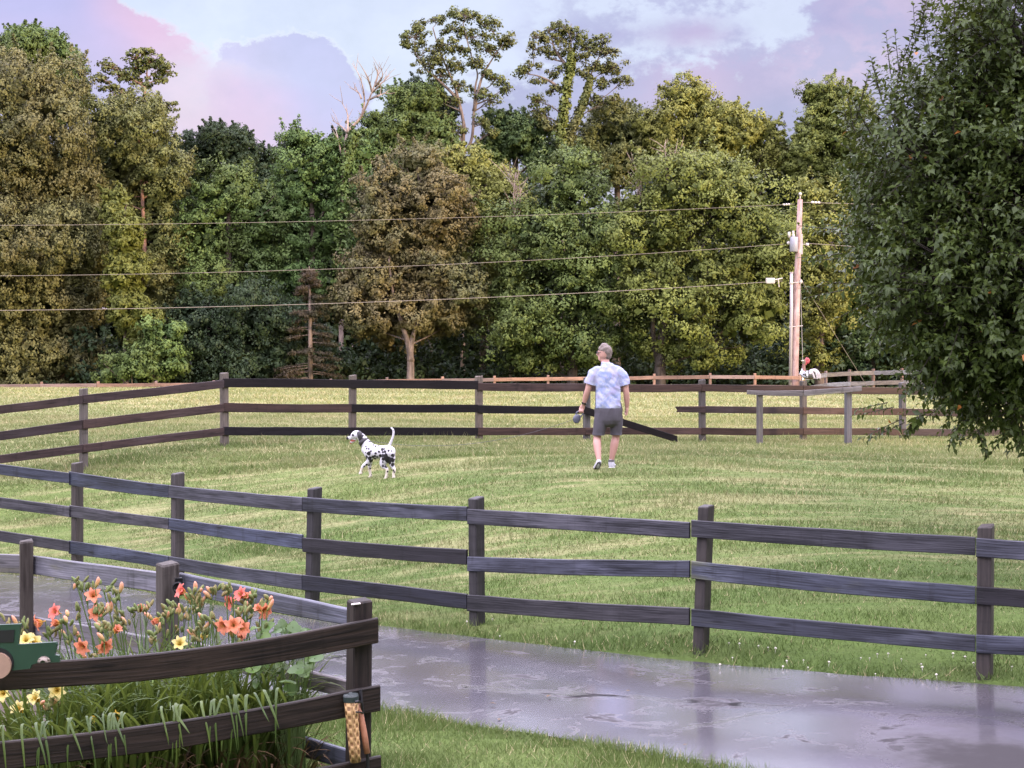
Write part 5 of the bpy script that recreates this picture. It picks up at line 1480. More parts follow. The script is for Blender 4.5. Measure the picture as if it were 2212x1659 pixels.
# ---- the man
def man():
    d = 21.9
    base = S(1315, 1010.5, d); base.z = G(base.x, base.y) - .012
    root = thing('person', 'grey-haired man in tie-dye shirt and dark shorts walking away across the lawn', 'person', base)
    X = Matrix.Translation(base)
    skin = simple('skin', (0.37, 0.205, 0.165), 0.5, var=0.10, scale=12)
    f = Fuse()
    # trunk and neck (x right, y away from the viewer, z up)
    f.chain([(0, 0.02, 0.82, .150, .10), (0, .02, 0.95, .160, .11), (0, .02, 1.15, .17, .12), (-.02, .02, 1.30, .165, .11), (-.03, .02, 1.39, .11, .075)])
    f.chain([(-.035, .02, 1.40, .068), (-.045, .035, 1.50, .062), (-.052, .055, 1.57, .06)])
    # head turned to its left (toward -x): face looks along (-0.86, 0.5)
    f.chain([(-.055, .062, 1.62, .080, .100), (-.050, .060, 1.685, .084, .105), (-.048, .058, 1.71, .07, .09)])
    fd = np.array([-0.90, 0.43, 0.0])
    hc = np.array([-.053, .06, 1.65])
    def hp(a, s, z): return tuple(hc + fd * a + np.array([0.43, 0.90, 0]) * s + np.array([0, 0, z]))
    f.chain([hp(.02, 0, -.05) + (.062,), hp(.065, 0, -.085) + (.036,)])                  # jaw, chin
    f.chain([hp(.095, 0, .012) + (.010,), hp(.118, 0, -.022) + (.015,), hp(.098, 0, -.03) + (.012,)])      # nose
    f.chain([hp(.085, 0, -.052) + (.018,), hp(.088, 0, -.066) + (.017,)])               # lips
    f.chain([hp(.083, 0.03, .022) + (.016,), hp(.083, -.03, .022) + (.016,)])            # brow
    for s in (1, -1):
        f.chain([hp(-.012, s * .078, .018) + (.014, .02), hp(-.018, s * .083, -.02) + (.012, .016)])     # ears
    # arms
    f.chain([(-.20, .02, 1.39, .055), (-.255, .01, 1.28, .052), (-.295, .0, 1.135, .043), (-.325, .03, 1.03, .043), (-.35, .06, .925, .030)])
    f.chain([(.15, .02, 1.39, .055), (.215, .005, 1.28, .052), (.245, -.01, 1.12, .043), (.258, .01, 1.0, .043), (.262, .03, .885, .030)])
    # left hand round the reel handle
    f.chain([(-.352, .062, .92, .028, .022), (-.372, .07, .875, .040, .022), (-.385, .075, .845, .040, .022)])
    for i, (ox, ln) in enumerate(((-.415, .9), (-.398, 1.0), (-.380, 1.0), (-.362, .85))):
        f.chain([(ox + .005, .062, .848, .0105), (ox - .004, .045, .822, .0100), (ox + .002, .060, .800, .0095), (ox + .008, .085, .806, .0085)], n=8, sub=3)
    f.chain([(-.345, .085, .89, .013), (-.350, .11, .862, .012), (-.372, .118, .838, .010)], n=8, sub=3)
    # right hand hanging, loosely closed
    f.chain([(.262, .03, .885, .028, .022), (.262, .035, .845, .024, .038), (.260, .04, .812, .022, .040)])
    for i, (oy, ln) in enumerate(((.072, .92), (.050, 1.0), (.028, .96), (.008, .8))):
        f.chain([(.262, oy, .812, .0105), (.262, oy + .004, .785 - .012 * ln, .0100), (.246, oy + .006, .768 - .008 * ln, .0095), (.232, oy + .004, .786, .0085)], n=8, sub=3)
    f.chain([(.258, .066, .86, .013), (.248, .084, .828, .012), (.236, .080, .80, .010)], n=8, sub=3)
    # legs: left one trailing with the heel lifted, right one planted ahead
    f.chain([(-.095, .02, .80, .080), (-.135, .02, .65, .082), (-.160, .04, .46, .056), (-.165, -.03, .33, .058), (-.150, -.13, .145, .036), (-.148, -.145, .10, .036)])
    f.chain([(.090, .02, .80, .080), (.115, .08, .65, .082), (.110, .11, .46, .056), (.085, .10, .33, .059), (.048, .09, .13, .036), (.045, .09, .09, .036)])
    body = f.build('body', skin, root, X, voxel=0.0075, smooth=4)
    # clothes
    m, b, p, out = new_mat('tie_dye')
    pos = b.n('ShaderNodeTexCoord').outputs['Object']
    n1 = b.noise(pos, 9.0, 4, 0.6, 1.2); n2 = b.noise(b.vadd(pos, (5, 2, 8)), 7.0, 3, 0.5, 0.8)
    c = b.mix(b.ss(n1, .38, .62), (0.21, 0.255, 0.42, 1), (0.345, 0.365, 0.455, 1))
    c = b.mix(b.m('MULTIPLY', b.ss(n2, .48, .66), .75), c, (0.29, 0.27, 0.40, 1))
    b.put(p.inputs['Base Color'], c); p.inputs['Roughness'].default_value = 0.85; p.inputs['Specular IOR Level'].default_value = 0.15
    f = Fuse()
    f.chain([(.003, .015, .90, .214, .150), (.0, .015, .96, .212, .148), (-.005, .02, 1.10, .202, .142), (-.02, .02, 1.26, .204, .140), (-.028, .02, 1.38, .195, .125), (-.035, .022, 1.455, .125, .092), (-.042, .034, 1.488, .070, .072)], n=28)
    f.chain([(-.15, .02, 1.40, .082, .085), (-.225, .012, 1.33, .086, .086), (-.272, .005, 1.205, .082, .084)])
    f.chain([(.10, .02, 1.40, .082, .085), (.185, .008, 1.33, .086, .086), (.232, -.002, 1.195, .082, .084)])
    def wr(x, y, z):
        return 0.013 * mnoise.noise((x * 7 + 3, y * 7, z * 5)) + 0.011 * mnoise.noise((x * 14 + z * 9, y * 12, z * 16)) + (0.006 * math.sin(x * 38 + 4 * mnoise.noise((x * 4, y, z * 3))) * max(0, min(1, (1.35 - z) * 3)))
    sh = f.build('shirt', m, root, X, voxel=0.008, smooth=5, wrinkle=wr)
    # flat hem: cut the rounded ends of the shirt away
    bm = bmesh.new(); bm.from_mesh(sh.data)
    for co, no in (((0, 0, .868), (0, 0, -1)), ((-.268, 0, 1.205), (-.32, 0, -1)), ((.228, 0, 1.195), (.32, 0, -1))):
        no = Vector(no).normalized()
        if abs(no.x) < .01:
            bmesh.ops.bisect_plane(bm, geom=bm.verts[:] + bm.edges[:] + bm.faces[:], plane_co=co, plane_no=no, clear_outer=True)
        else:
            g = [v for v in bm.verts if (v.co.x < -.19 if co[0] < 0 else v.co.x > .165)]
            gs = set(g); ge = [e for e in bm.edges if all(v in gs for v in e.verts)]; gf_ = [q for q in bm.faces if all(v in gs for v in q.verts)]
            bmesh.ops.bisect_plane(bm, geom=g + ge + gf_, plane_co=co, plane_no=no, clear_outer=True)
    bm.to_mesh(sh.data); bm.free()
    sm = simple('shorts_cloth', (0.075, 0.070, 0.082), 0.85, var=.18, scale=40, spec=.15)
    f = Fuse()
    f.chain([(.0, .018, .90, .190, .136), (.0, .018, .84, .202, .146), (.0, .02, .74, .196, .142)], n=26)
    f.chain([(-.095, .02, .78, .105, .118), (-.118, .02, .66, .098, .108), (-.140, .035, .52, .090, .100), (-.142, .036, .49, .090, .10)], n=22)
    f.chain([(.095, .025, .78, .105, .118), (.112, .065, .66, .095, .108), (.112, .10, .52, .084, .098), (.112, .102, .49, .084, .098)], n=22)
    so_ = f.build('shorts', sm, root, X, voxel=0.009, smooth=4, wrinkle=lambda x, y, z: 0.006 * mnoise.noise((x * 12, y * 12, z * 6)) + 0.004 * mnoise.noise((x * 25, y * 25, z * 10)))
    bm = bmesh.new(); bm.from_mesh(so_.data)
    bmesh.ops.bisect_plane(bm, geom=bm.verts[:] + bm.edges[:] + bm.faces[:], plane_co=(0, 0, .478), plane_no=(0, 0, -1), clear_outer=True)
    bm.to_mesh(so_.data); bm.free()
    hairm = simple('grey_hair', (0.135, 0.105, 0.09), 0.7, var=.45, scale=70, bump=.5)
    f = Fuse()
    f.chain([hp(-.022, 0, -.035) + (.078, .085), hp(-.020, 0, .02) + (.090, .100), hp(-.004, 0, .060) + (.085, .106), hp(.004, 0, .078) + (.066, .088)], n=18)
    f.chain([hp(.035, .03, .060) + (.046,), hp(.050, .0, .062) + (.046,), hp(.035, -.03, .060) + (.046,)])
    f.build('hair', hairm, root, X, voxel=0.008, smooth=3, wrinkle=lambda x, y, z: .006 * mnoise.noise((x * 40, y * 40, z * 22)))
    mb = MB()
    for s in (1, -1):
        mb.tube([hp(.102 + .012 * abs(math.cos(a)) * 0, s * .033 + .024 * math.cos(a), .005 + .018 * math.sin(a)) for a in np.linspace(0, 2 * math.pi, 14)], .0035, 5)
        mb.tube([hp(.10, s * .057, .010), hp(.045, s * .082, .012), hp(-.012, s * .086, .010)], .0035, 5)
    mb.v = [tuple(Vector(v) + base) for v in mb.v]
    mb.build('glasses', M_BLACKPAINT, root)
    mb = MB(); mb.tube([(-.343, .05, .945), (-.348, .056, .925)], [.036, .036], 14); mb.box((-.372, .04, .936), .022, .03, .03)
    mb.v = [tuple(Vector(v) + base) for v in mb.v]; mb.build('wristwatch', M_BLACKPAINT, root)
    # shoes
    shoe = simple('white_trainer', (0.42, 0.42, 0.46), 0.6, var=.15, scale=30)
    sole = simple('dark_sole', (0.07, 0.065, 0.07), 0.7)
    f = Fuse()      # planted foot, toes away and a little outward
    f.chain([(.042, .07, .045, .040, .036), (.055, .13, .045, .043, .034), (.078, .22, .036, .042, .026), (.09, .28, .030, .034, .020)])
    f.chain([(.043, .085, .10, .044), (.043, .08, .06, .045)])
    s1 = f.build('shoe', shoe, root, X, voxel=0.006, smooth=3)
    mb = MB(); mb.prism([base + Vector(p) for p in [(.0, .03, .006), (.085, .03, .006), (.13, .22, .006), (.125, .31, .006), (.085, .325, .006), (.045, .25, .006)]], Vector((0, 0, .016))); mb.build('sole', simple('white_sole', (.6, .6, .6), .6), s1)
    mb = MB(); mb.tube([base + Vector((.043, .084, .095)), base + Vector((.043, .085, .125))], [.047, .042], 14); mb.build('sock', sole, s1)
    f = Fuse()      # trailing foot on its toes, sole toward the viewer
    f.chain([(-.150, -.155, .115, .036, .040), (-.158, -.135, .075, .043, .036), (-.175, -.085, .035, .045, .030), (-.190, -.03, .022, .038, .020)])
    s2 = f.build('shoe', shoe, root, X, voxel=0.006, smooth=3)
    mb = MB(); mb.prism([base + Vector(p) for p in [(-.128, -.205, .105), (-.118, -.195, .075), (-.135, -.135, .018), (-.160, -.08, -.004), (-.215, -.07, -.004), (-.205, -.14, .03), (-.178, -.20, .095), (-.155, -.208, .112)]], Vector((.004, .018, .012))); mb.build('sole', sole, s2)
    # leash reel in his left hand
    lr = base + Vector((-.415, .065, .80))
    le = thing('leash_reel', 'dark blue-grey retractable leash reel held in the man\'s left hand', 'leash', lr)
    reel = simple('reel_plastic', (0.06, 0.065, 0.09), 0.4, var=.1)
    f = Fuse()
    f.chain([(-.025, .0, -.055, .048, .026), (-.040, .0, -.095, .058, .028), (-.045, .0, -.125, .045, .024)])
    f.build('case', reel, le, Matrix.Translation(lr), voxel=.005, smooth=3)
    mb = MB(); mb.tube([lr + Vector(p) for p in [(-.055, 0, -.05), (-.04, .0, .0), (.0, 0, .025), (.04, 0, .018), (.05, 0, -.02), (.02, 0, -.055), (-.02, 0, -.06)]], .011, 8); mb.build('handle', reel, le, smooth=True)
    return lr
LEASH = man()

# ---- the dog
def dog():
    d = 22.5
    base = S(819, 1031, d); base.z = G(base.x, base.y) - .026
    root = thing('dalmatian_dog', 'white dalmatian with black spots walking left on the lawn, tail raised', 'dog', base)
    k = 1.0 / 1715.0
    yaw = 0.42                                   # head end turned a little away
    def p(cx, cy, w=0.0): return ((cx - 1100) * k, (1100 - cx) * k * yaw * 0.9 + w, (1530 - cy) * k)
    X = Matrix.Translation(base)
    f = Fuse()
    def c(lst, **kw):
        f.chain([p(a[0], a[1], a[2]) + tuple(r * k for r in a[3:]) for a in lst], **kw)
    c([(770, 800, 0, 130, 150), (850, 830, 0, 195, 215), (960, 850, 0, 190, 215), (1100, 850, 0, 170, 190), (1230, 830, 0, 150, 165), (1340, 820, 0, 150, 150), (1400, 830, 0, 130, 130)], n=20)
    c([(830, 760, 0, 165, 150), (740, 640, 0, 130, 120), (650, 510, 0, 108, 100), (600, 450, 0, 95, 95)])
    c([(560, 430, 0, 105), (490, 430, 0, 108), (440, 455, 0, 90)])
    c([(450, 470, 0, 80, 75), (370, 505, 0, 58, 55), (300, 520, 0, 46, 44), (272, 520, 0, 40, 38)])     # muzzle
    c([(470, 540, 0, 55, 40), (420, 590, 0, 42, 30), (365, 615, 0, 34, 22)])                            # open lower jaw
    H, Fh = .075, .065
    # front legs: near one reaching forward with the paw lifting, far one on the ground
    c([(850, 900, -Fh, 110, 100), (850, 1050, -Fh, 75), (790, 1130, -Fh, 56), (710, 1190, -Fh, 46), (665, 1270, -Fh, 38), (640, 1340, -Fh, 36), (630, 1385, -Fh, 44), (610, 1400, -Fh, 36)])
    c([(880, 900, Fh, 110, 100), (860, 1060, Fh, 72), (845, 1170, Fh, 52), (840, 1280, Fh, 42), (855, 1390, Fh, 36), (868, 1470, Fh, 40), (850, 1505, Fh, 42), (830, 1512, Fh, 36)])
    # hind legs
    c([(1370, 850, -H, 150, 130), (1290, 980, -H, 140, 110), (1215, 1110, -H, 95, 80), (1220, 1180, -H, 68), (1295, 1245, -H, 46), (1320, 1290, -H, 40), (1305, 1390, -H, 36), (1290, 1470, -H, 40), (1275, 1510, -H, 44), (1255, 1515, -H, 36)])
    c([(1400, 850, H * .2 - .06, 110, 120), (1430, 990, -.06, 95, 100), (1430, 1120, -.05, 72), (1470, 1220, -.05, 48), (1500, 1290, -.05, 42), (1480, 1390, -.05, 37), (1485, 1470, -.05, 42), (1475, 1510, -.05, 46), (1455, 1516, -.05, 36)])
    # tail
    c([(1340, 720, 0, 40), (1380, 650, 0, 36), (1430, 530, 0, 32), (1465, 420, 0, 28), (1470, 310, 0, 25), (1430, 245, 0, 20), (1405, 238, 0, 15)])
    spots = [(600, 400, 75), (620, 470, 70), (590, 350, 40), (860, 580, 38), (840, 600, 25), (960, 670, 26), (1015, 705, 34), (1095, 685, 28), (1160, 715, 18), (770, 705, 24), (795, 760, 32), (850, 760, 30), (910, 815, 30), (1110, 830, 34), (1030, 870, 40), (770, 855, 20), (850, 880, 62), (795, 960, 44), (780, 1015, 30), (870, 1000, 58), (900, 1070, 60), (950, 960, 42), (1010, 935, 34), (1060, 960, 30), (1000, 1010, 34), (1000, 1095, 60), (1075, 1090, 45), (1190, 770, 45), (1250, 760, 30), (1215, 840, 32), (1270, 810, 42), (1150, 930, 48), (1210, 920, 50), (1290, 930, 80), (1340, 1010, 90), (1380, 1090, 60), (1225, 1000, 45), (1215, 1085, 28), (1440, 1020, 80), (1470, 920, 55), (1460, 1150, 52), (1440, 800, 24), (1370, 790, 34), (1215, 1180, 34), (1290, 1190, 45), (1330, 1320, 26), (1480, 1290, 30), (1500, 1330, 24), (790, 1170, 30), (730, 1215, 30), (870, 1170, 34), (820, 1260, 28), (690, 1340, 26), (870, 1420, 20), (420, 440, 42), (268, 522, 48), (340, 465, 14), (1475, 300, 12), (990, 620, 22), (1040, 640, 18), (680, 440, 30)]
    def col(co):
        n = len(co)
        cx = co[:, 0] / k + 1100; cy = 1530 - co[:, 2] / k
        wob = np.array([mnoise.noise((a * 26, b_ * 26, c_ * 26)) for a, b_, c_ in co]) * 0.35 + 1
        black = np.zeros(n, bool)
        farside = co[:, 1] - (-(co[:, 0]) * yaw * .9) > 0.0
        for (sx, sy, r) in [(a_, b2, r_ * .86) for a_, b2, r_ in spots]:
            off = np.where(farside, 35.0, 0.0)
            black |= ((cx - sx - off) ** 2 + (cy - sy - off * .5) ** 2) < (r * wob) ** 2
        out = np.tile(np.array([0.47, 0.46, 0.49]), (n, 1))
        warm = (cy > 1250)
        out[warm] = (0.50, 0.45, 0.37)
        out[black] = (0.013, 0.012, 0.015)
        mouth = ((cx - 400) ** 2 / 90 ** 2 + (cy - 578) ** 2 / 26 ** 2) < 1
        out[mouth] = (0.25, 0.06, 0.04)
        return out
    coat = paint_mat('dog_coat', 0.55)
    f.build('body', coat, root, X, voxel=0.0055, smooth=4, colour=col)
    blk = simple('black_ear', (0.014, 0.012, 0.014), 0.6)
    f = Fuse(); c([(560, 365, -.062, 40, 22), (600, 420, -.075, 62, 18), (615, 500, -.070, 58, 16), (600, 560, -.066, 30, 12)]); f.build('ear', blk, root, X, voxel=.005, smooth=3)
    f = Fuse(); c([(565, 365, .060, 40, 22), (600, 420, .072, 60, 18), (615, 500, .068, 55, 16), (605, 550, .064, 30, 12)]); f.build('ear', blk, root, X, voxel=.005, smooth=3)
    mb = MB()
    cc = Vector(p(690, 600)); ax = (Vector(p(760, 660)) - Vector(p(620, 540))).normalized(); u = ax.orthogonal().normalized(); w = ax.cross(u)
    for s_ in (-1, 0, 1):
        pass
    ring = []
    nS = 22
    vs = []; fs = []
    for j, (o_, rr) in enumerate(((-.034, .062), (-.030, .072), (.030, .084), (.034, .072))):
        for i in range(nS):
            a = 2 * math.pi * i / nS
            vs.append(base + cc + ax * o_ + (u * math.cos(a) + w * math.sin(a)) * rr)
    for j in range(3):
        for i in range(nS):
            fs.append((j * nS + i, j * nS + (i + 1) % nS, (j + 1) * nS + (i + 1) % nS, (j + 1) * nS + i))
    mb.add(vs, fs)
    mb.build('collar', blk, root, smooth=True)
    f = Fuse(); c([(455, 585, 0, 30, 14), (400, 605, 0, 34, 12), (350, 640, 0, 30, 10)]); f.build('tongue', simple('tongue_red', (.34, .09, .07), .4), root, X, voxel=.004, smooth=2)
    # the thin leash line from the man's reel to the collar
    A = LEASH + Vector((-.09, 0, -.1)); reel = bpy.data.objects['leash_reel']; Bq = base + Vector(p(720, 560))
    mb = MB(); Q = []
    for t in np.linspace(0, 1, 40):
        q = A.lerp(Bq, t); q.z -= 0.34 * 4 * t * (1 - t) * .6
        q.z = max(q.z, G(q.x, q.y) + .02)
        Q.append(q)
    mb.tube(Q, .0028, 5)
    mb.build('cord', simple('leash_dark', (.05, .05, .055), .6), reel)
dog()

# ---- the rooster on the fence post
def rooster():
    d = 31.0
    pz = zat(822, d)
    base = Vector((SX(1735, d), d, pz + .004))
    root = thing('rooster', 'white and black rooster with a red face perched on a dark fence post', 'rooster', base)
    k = 1 / 1079.0
    def p(cx, cy, w=0.0): return ((cx - 740) * k, w, (690 - cy) * k)
    X = Matrix.Translation(base)
    f = Fuse()
    def c(l, **kw): f.chain([p(a[0], a[1], a[2]) + tuple(r * k for r in a[3:]) for a in l], **kw)
    c([(720, 540, 0, 60, 60), (770, 560, 0, 88, 90), (860, 575, 0, 95, 95), (950, 580, 0, 80, 75), (1000, 575, 0, 50, 50)])
    c([(745, 510, 0, 62, 60), (750, 430, 0, 42, 42), (755, 350, 0, 36, 36), (768, 290, 0, 38, 38), (775, 270, 0, 34, 34)])
    def col(co):
        cx = co[:, 0] / k + 740; cy = 690 - co[:, 2] / k
        o = np.tile(np.array([.05, .05, .045]), (len(co), 1))
        nz = np.array([mnoise.noise((a * 30, b_ * 30, c_ * 30)) for a, b_, c_ in co])
        o[(cx < 830) & (nz > -.1)] = (.42, .43, .48)
        o[(cy < 480)] = (.16, .085, .07)
        o[(cy < 330) & (cx < 770)] = (.10, .09, .06)
        o[(cx < 715) & (cy > 430) & (cy < 560)] = (.70, .70, .76)
        o[(cy > 640)] = (.10, .07, .03)
        return o
    f.build('body', paint_mat('rooster_feathers', .6), root, X, voxel=.006, smooth=3, colour=col)
    red = simple('red_comb', (.26, .035, .045), .5, var=.2)
    f = Fuse(); c([(790, 265, 0, 34, 24), (830, 240, 0, 44, 22), (865, 270, 0, 30, 18)]); c([(800, 290, 0, 38, 26), (850, 290, 0, 38, 22)]); c([(810, 230, 0, 22, 12), (815, 195, 0, 14, 8)]); c([(845, 235, 0, 20, 12), (850, 205, 0, 12, 8)]); c([(800, 315, -.01, 22, 12), (795, 350, -.012, 18, 9)])
    f.build('comb', red, root, X, voxel=.005, smooth=2)
    f = Fuse(); c([(745, 265, 0, 20, 16), (715, 262, 0, 14, 10), (695, 270, 0, 5, 5)]); f.build('beak', simple('beak_horn', (.45, .40, .28), .4), root, X, voxel=.004, smooth=2)
    wh = simple('white_plumes', (.34, .32, .34), .6, var=.12)
    f = Fuse()
    for (a, w) in (([(860, 520), (920, 470), (1000, 475), (1060, 540), (1080, 640)], 0.0), ([(870, 530), (930, 480), (990, 500), (1020, 560), (1035, 650)], -.05), ([(870, 545), (910, 520), (940, 560), (965, 630)], -.07), ([(900, 520), (980, 460), (1060, 490), (1110, 570), (1115, 650)], .04), ([(880, 520), (950, 475), (1030, 520), (1075, 610)], .02)):
        c([(x, y, w + i * .004, 30 - 3 * i, 16) for i, (x, y) in enumerate(a)])
    f.build('tail', wh, root, X, voxel=.005, smooth=2)
    mb = MB()
    for s in (-.022, .022):
        mb.tube([base + Vector(p(770, 630, s)), base + Vector(p(758, 665, s)), base + Vector(p(755, 688, s))], [.014, .008, .008], 6)
        for dx in (-.03, -.012, .022): mb.tube([base + Vector(p(755, 687, s)), base + Vector((p(755, 687, s)[0] + dx, s - .012, .004))], [.006, .004], 5)
    mb.build('leg', simple('yellow_leg', (.4, .28, .07), .5), root)
rooster()
# ------------------------------------------------------------------ flower bed
L_BLADE = leafmat('lily_blade', (0.030, 0.062, 0.012), (0.090, 0.135, 0.022), (0.052, 0.090, 0.018), rough=0.42, spec=0.35, trans=0.3, nscale=2.0, odd=(0.30, 0.24, 0.09), clump=False)
L_STALK = leafmat('lily_stalk', (0.085, 0.135, 0.040), (0.13, 0.18, 0.06), rough=0.5, trans=0.05, clump=False)
L_BUD = leafmat('lily_bud', (0.13, 0.17, 0.055), (0.22, 0.25, 0.09), (0.24, 0.19, 0.08), rough=0.5, trans=0.15, nscale=14.0, clump=False)
L_BROAD = leafmat('broad_leaf', (0.05, 0.11, 0.022), (0.11, 0.19, 0.04), (0.075, 0.14, 0.045), rough=0.35, spec=0.5, trans=0.35, nscale=3.0, clump=False)
def petal_mat(name, tip, mid, throat):
    m, b, p, out = new_mat(name)
    uvn = b.n('ShaderNodeUVMap').outputs[0]
    sp = b.n('ShaderNodeSeparateXYZ'); b.put(sp.inputs[0], uvn)
    n = b.noise(b.vmul(uvn, (3, 22, 1)), 1.0, 4)
    u = b.m('ADD', sp.outputs[0], b.m('MULTIPLY', b.m('SUBTRACT', n, .5), .18))
    c = b.mix(b.ss(u, .12, .42), c4(throat), c4(mid)); c = b.mix(b.ss(u, .45, .95), c, c4(tip))
    b.put(p.inputs['Base Color'], c); p.inputs['Roughness'].default_value = .5; p.inputs['Specular IOR Level'].default_value = .25
    tr = b.n('ShaderNodeBsdfTranslucent'); b.put(tr.inputs[0], c)
    mx = b.n('ShaderNodeMixShader'); mx.inputs[0].default_value = .38
    m.node_tree.links.new(p.outputs[0], mx.inputs[1]); m.node_tree.links.new(tr.outputs[0], mx.inputs[2]); m.node_tree.links.new(mx.outputs[0], out.inputs[0])
    return m
P_ORANGE = petal_mat('petal_orange', (0.62, 0.235, 0.145), (0.58, 0.20, 0.085), (0.52, 0.31, 0.07))
P_CORAL = petal_mat('petal_coral', (0.66, 0.18, 0.145), (0.61, 0.145, 0.10), (0.52, 0.28, 0.08))
P_YELLOW = petal_mat('petal_yellow', (0.60, 0.53, 0.22), (0.60, 0.48, 0.12), (0.55, 0.37, 0.03))
P_BUDO = petal_mat('petal_bud_orange', (0.72, 0.38, 0.26), (0.56, 0.38, 0.17), (0.30, 0.30, 0.09))
L_WITHER = leafmat('withered_blade', (0.030, 0.020, 0.012), (0.105, 0.066, 0.034), rough=0.8, spec=0.1, trans=0.1, clump=False)

def frame(axis):
    a = Vector(axis).normalized(); u = a.orthogonal().normalized(); return a, u, a.cross(u)
def flower(parent, pos, axis, size, openv, mat, name='flower', seed=0):
    """trumpet of six recurving petals; pos is the throat base, axis points out of the flower"""
    g = random.Random(seed)
    a, u, w = frame(axis)
    mb = MB()
    NS, NW = 9, 5
    for k in range(6):
        an = k * math.pi / 3 + g.uniform(-.08, .08)
        inner = k % 2
        wid = size * (0.29 if inner else 0.21) * g.uniform(.9, 1.1)
        rad = u * math.cos(an) + w * math.sin(an); tan = a.cross(rad)
        vs = []; uv = []; fs = []
        curl = openv * g.uniform(.85, 1.15)
        for i in range(NS):
            t = i / (NS - 1)
            th = curl * (0.25 * t + 1.25 * t * t)          # how far the petal has turned outward
            ax_ = size * (0.62 * t) * math.cos(th * .75) + size * .06 * t
            rd_ = size * (0.035 + 0.62 * t * math.sin(min(th, 1.9) * .85 + .12 * openv))
            wv = wid * math.sin(math.pi * min(1, .10 + .86 * t)) ** .8
            for j in range(NW):
                s = (j / (NW - 1) - .5) * 2
                ruf = size * .035 * math.sin(t * 12 + s * 3 + k) * abs(s) * t
                vs.append(Vector(pos) + a * (ax_ + ruf - abs(s) * wv * -.12) + rad * (rd_ - s * s * wv * .18) + tan * (s * wv))
                uv.append((t, s * .5 + .5 + k))
        for i in range(NS - 1):
            for j in range(NW - 1):
                fs.append((i * NW + j, i * NW + j + 1, (i + 1) * NW + j + 1, (i + 1) * NW + j))
        mb.add(vs, fs, uv)
    n0 = len(mb.v)
    mb.tube([Vector(pos) - a * size * .22, Vector(pos) + a * size * .04], [size * .03, size * .06], 8)
    mb.uv[n0:] = [(0.05, .5)] * (len(mb.v) - n0)
    for k in range(5):
        an = k * 1.25
        e = Vector(pos) + a * size * .55 + (u * math.cos(an) + w * math.sin(an)) * size * .09
        n0 = len(mb.v); mb.tube([Vector(pos), e], [.0016, .0012], 4, caps=False); mb.uv[n0:] = [(.2, .5)] * (len(mb.v) - n0)
    return mb.build(name, mat, parent, smooth=True)
def bud(parent, pos, axis, L, r, mat, name='bud'):
    a = Vector(axis).normalized(); p = Vector(pos)
    mb = MB()
    ts = (0, .12, .35, .6, .82, .95, 1.0); rs = (.35, .62, .92, 1.0, .78, .42, .12)
    n0 = len(mb.v)
    bend = a.orthogonal() * L * .06
    mb.tube([p + a * L * t + bend * math.sin(t * 3) for t in ts], [r * q for q in rs], 9)
    mb.uv = [(u / max(L, 1e-6), v) for u, v in mb.uv]
    return mb.build(name, mat, parent, smooth=True)
def strap_leaves(parent, base_xy, n, length, spread, width, seed, name='leaf_blades', mat=None, bias=(0, 0), stiff=.5):
    """arching strap leaves, folded along the midrib"""
    g = random.Random(seed); V = []; Fc = []; rn = []
    NSEG = 11
    for i in range(n):
        a = g.uniform(0, 2 * math.pi); r0 = g.random() ** .5 * spread
        x = base_xy[0] + math.cos(a) * r0; y = base_xy[1] + math.sin(a) * r0
        z = G(x, y) + .02
        an = a + g.uniform(-.8, .8); dv = Vector((math.cos(an) + bias[0], math.sin(an) + bias[1], 0))
        if dv.length > 1e-3: dv.normalize()
        L = length * g.uniform(.55, 1.1); ben = g.uniform(.6, 1.9) * (1.3 - stiff)
        ww = width * g.uniform(.7, 1.15)
        pos = Vector((x, y, z)); ang = g.uniform(.05, .38); fl = g.uniform(.72, 1.0)
        o = len(V); sd = Vector((-dv.y, dv.x, 0)); r_ = g.random()
        tw = g.uniform(-.35, .35)
        for k in range(NSEG + 1):
            t = k / NSEG
            th = ang + ben * t ** 1.6 * (1.5 if t > fl - .25 else 1.0)
            wv = ww * (min(1, .55 + t * 1.6)) * (1 - t ** 3.2) + .0006
            upv = Vector((-dv.x * math.sin(th) * 0, 0, 0)) + (dv * -math.cos(th) + Vector((0, 0, math.sin(th)))) 
            s2 = (sd * math.cos(tw * t) + upv * math.sin(tw * t))
            V += [tuple(pos - s2 * wv / 2 + upv * wv * .0), tuple(pos - upv * wv * .22), tuple(pos + s2 * wv / 2)]
            pos = pos + (dv * math.sin(th) + Vector((0, 0, math.cos(th)))) * (L / NSEG)
        for k in range(NSEG):
            b0 = o + k * 3
            Fc += [(b0, b0 + 1, b0 + 4, b0 + 3), (b0 + 1, b0 + 2, b0 + 5, b0 + 4)]
            rn += [r_, r_]
    me = np_mesh(name, V, np.array(Fc), rnd=rn)
    return link(name, me, mat or L_BLADE, parent, smooth=True)

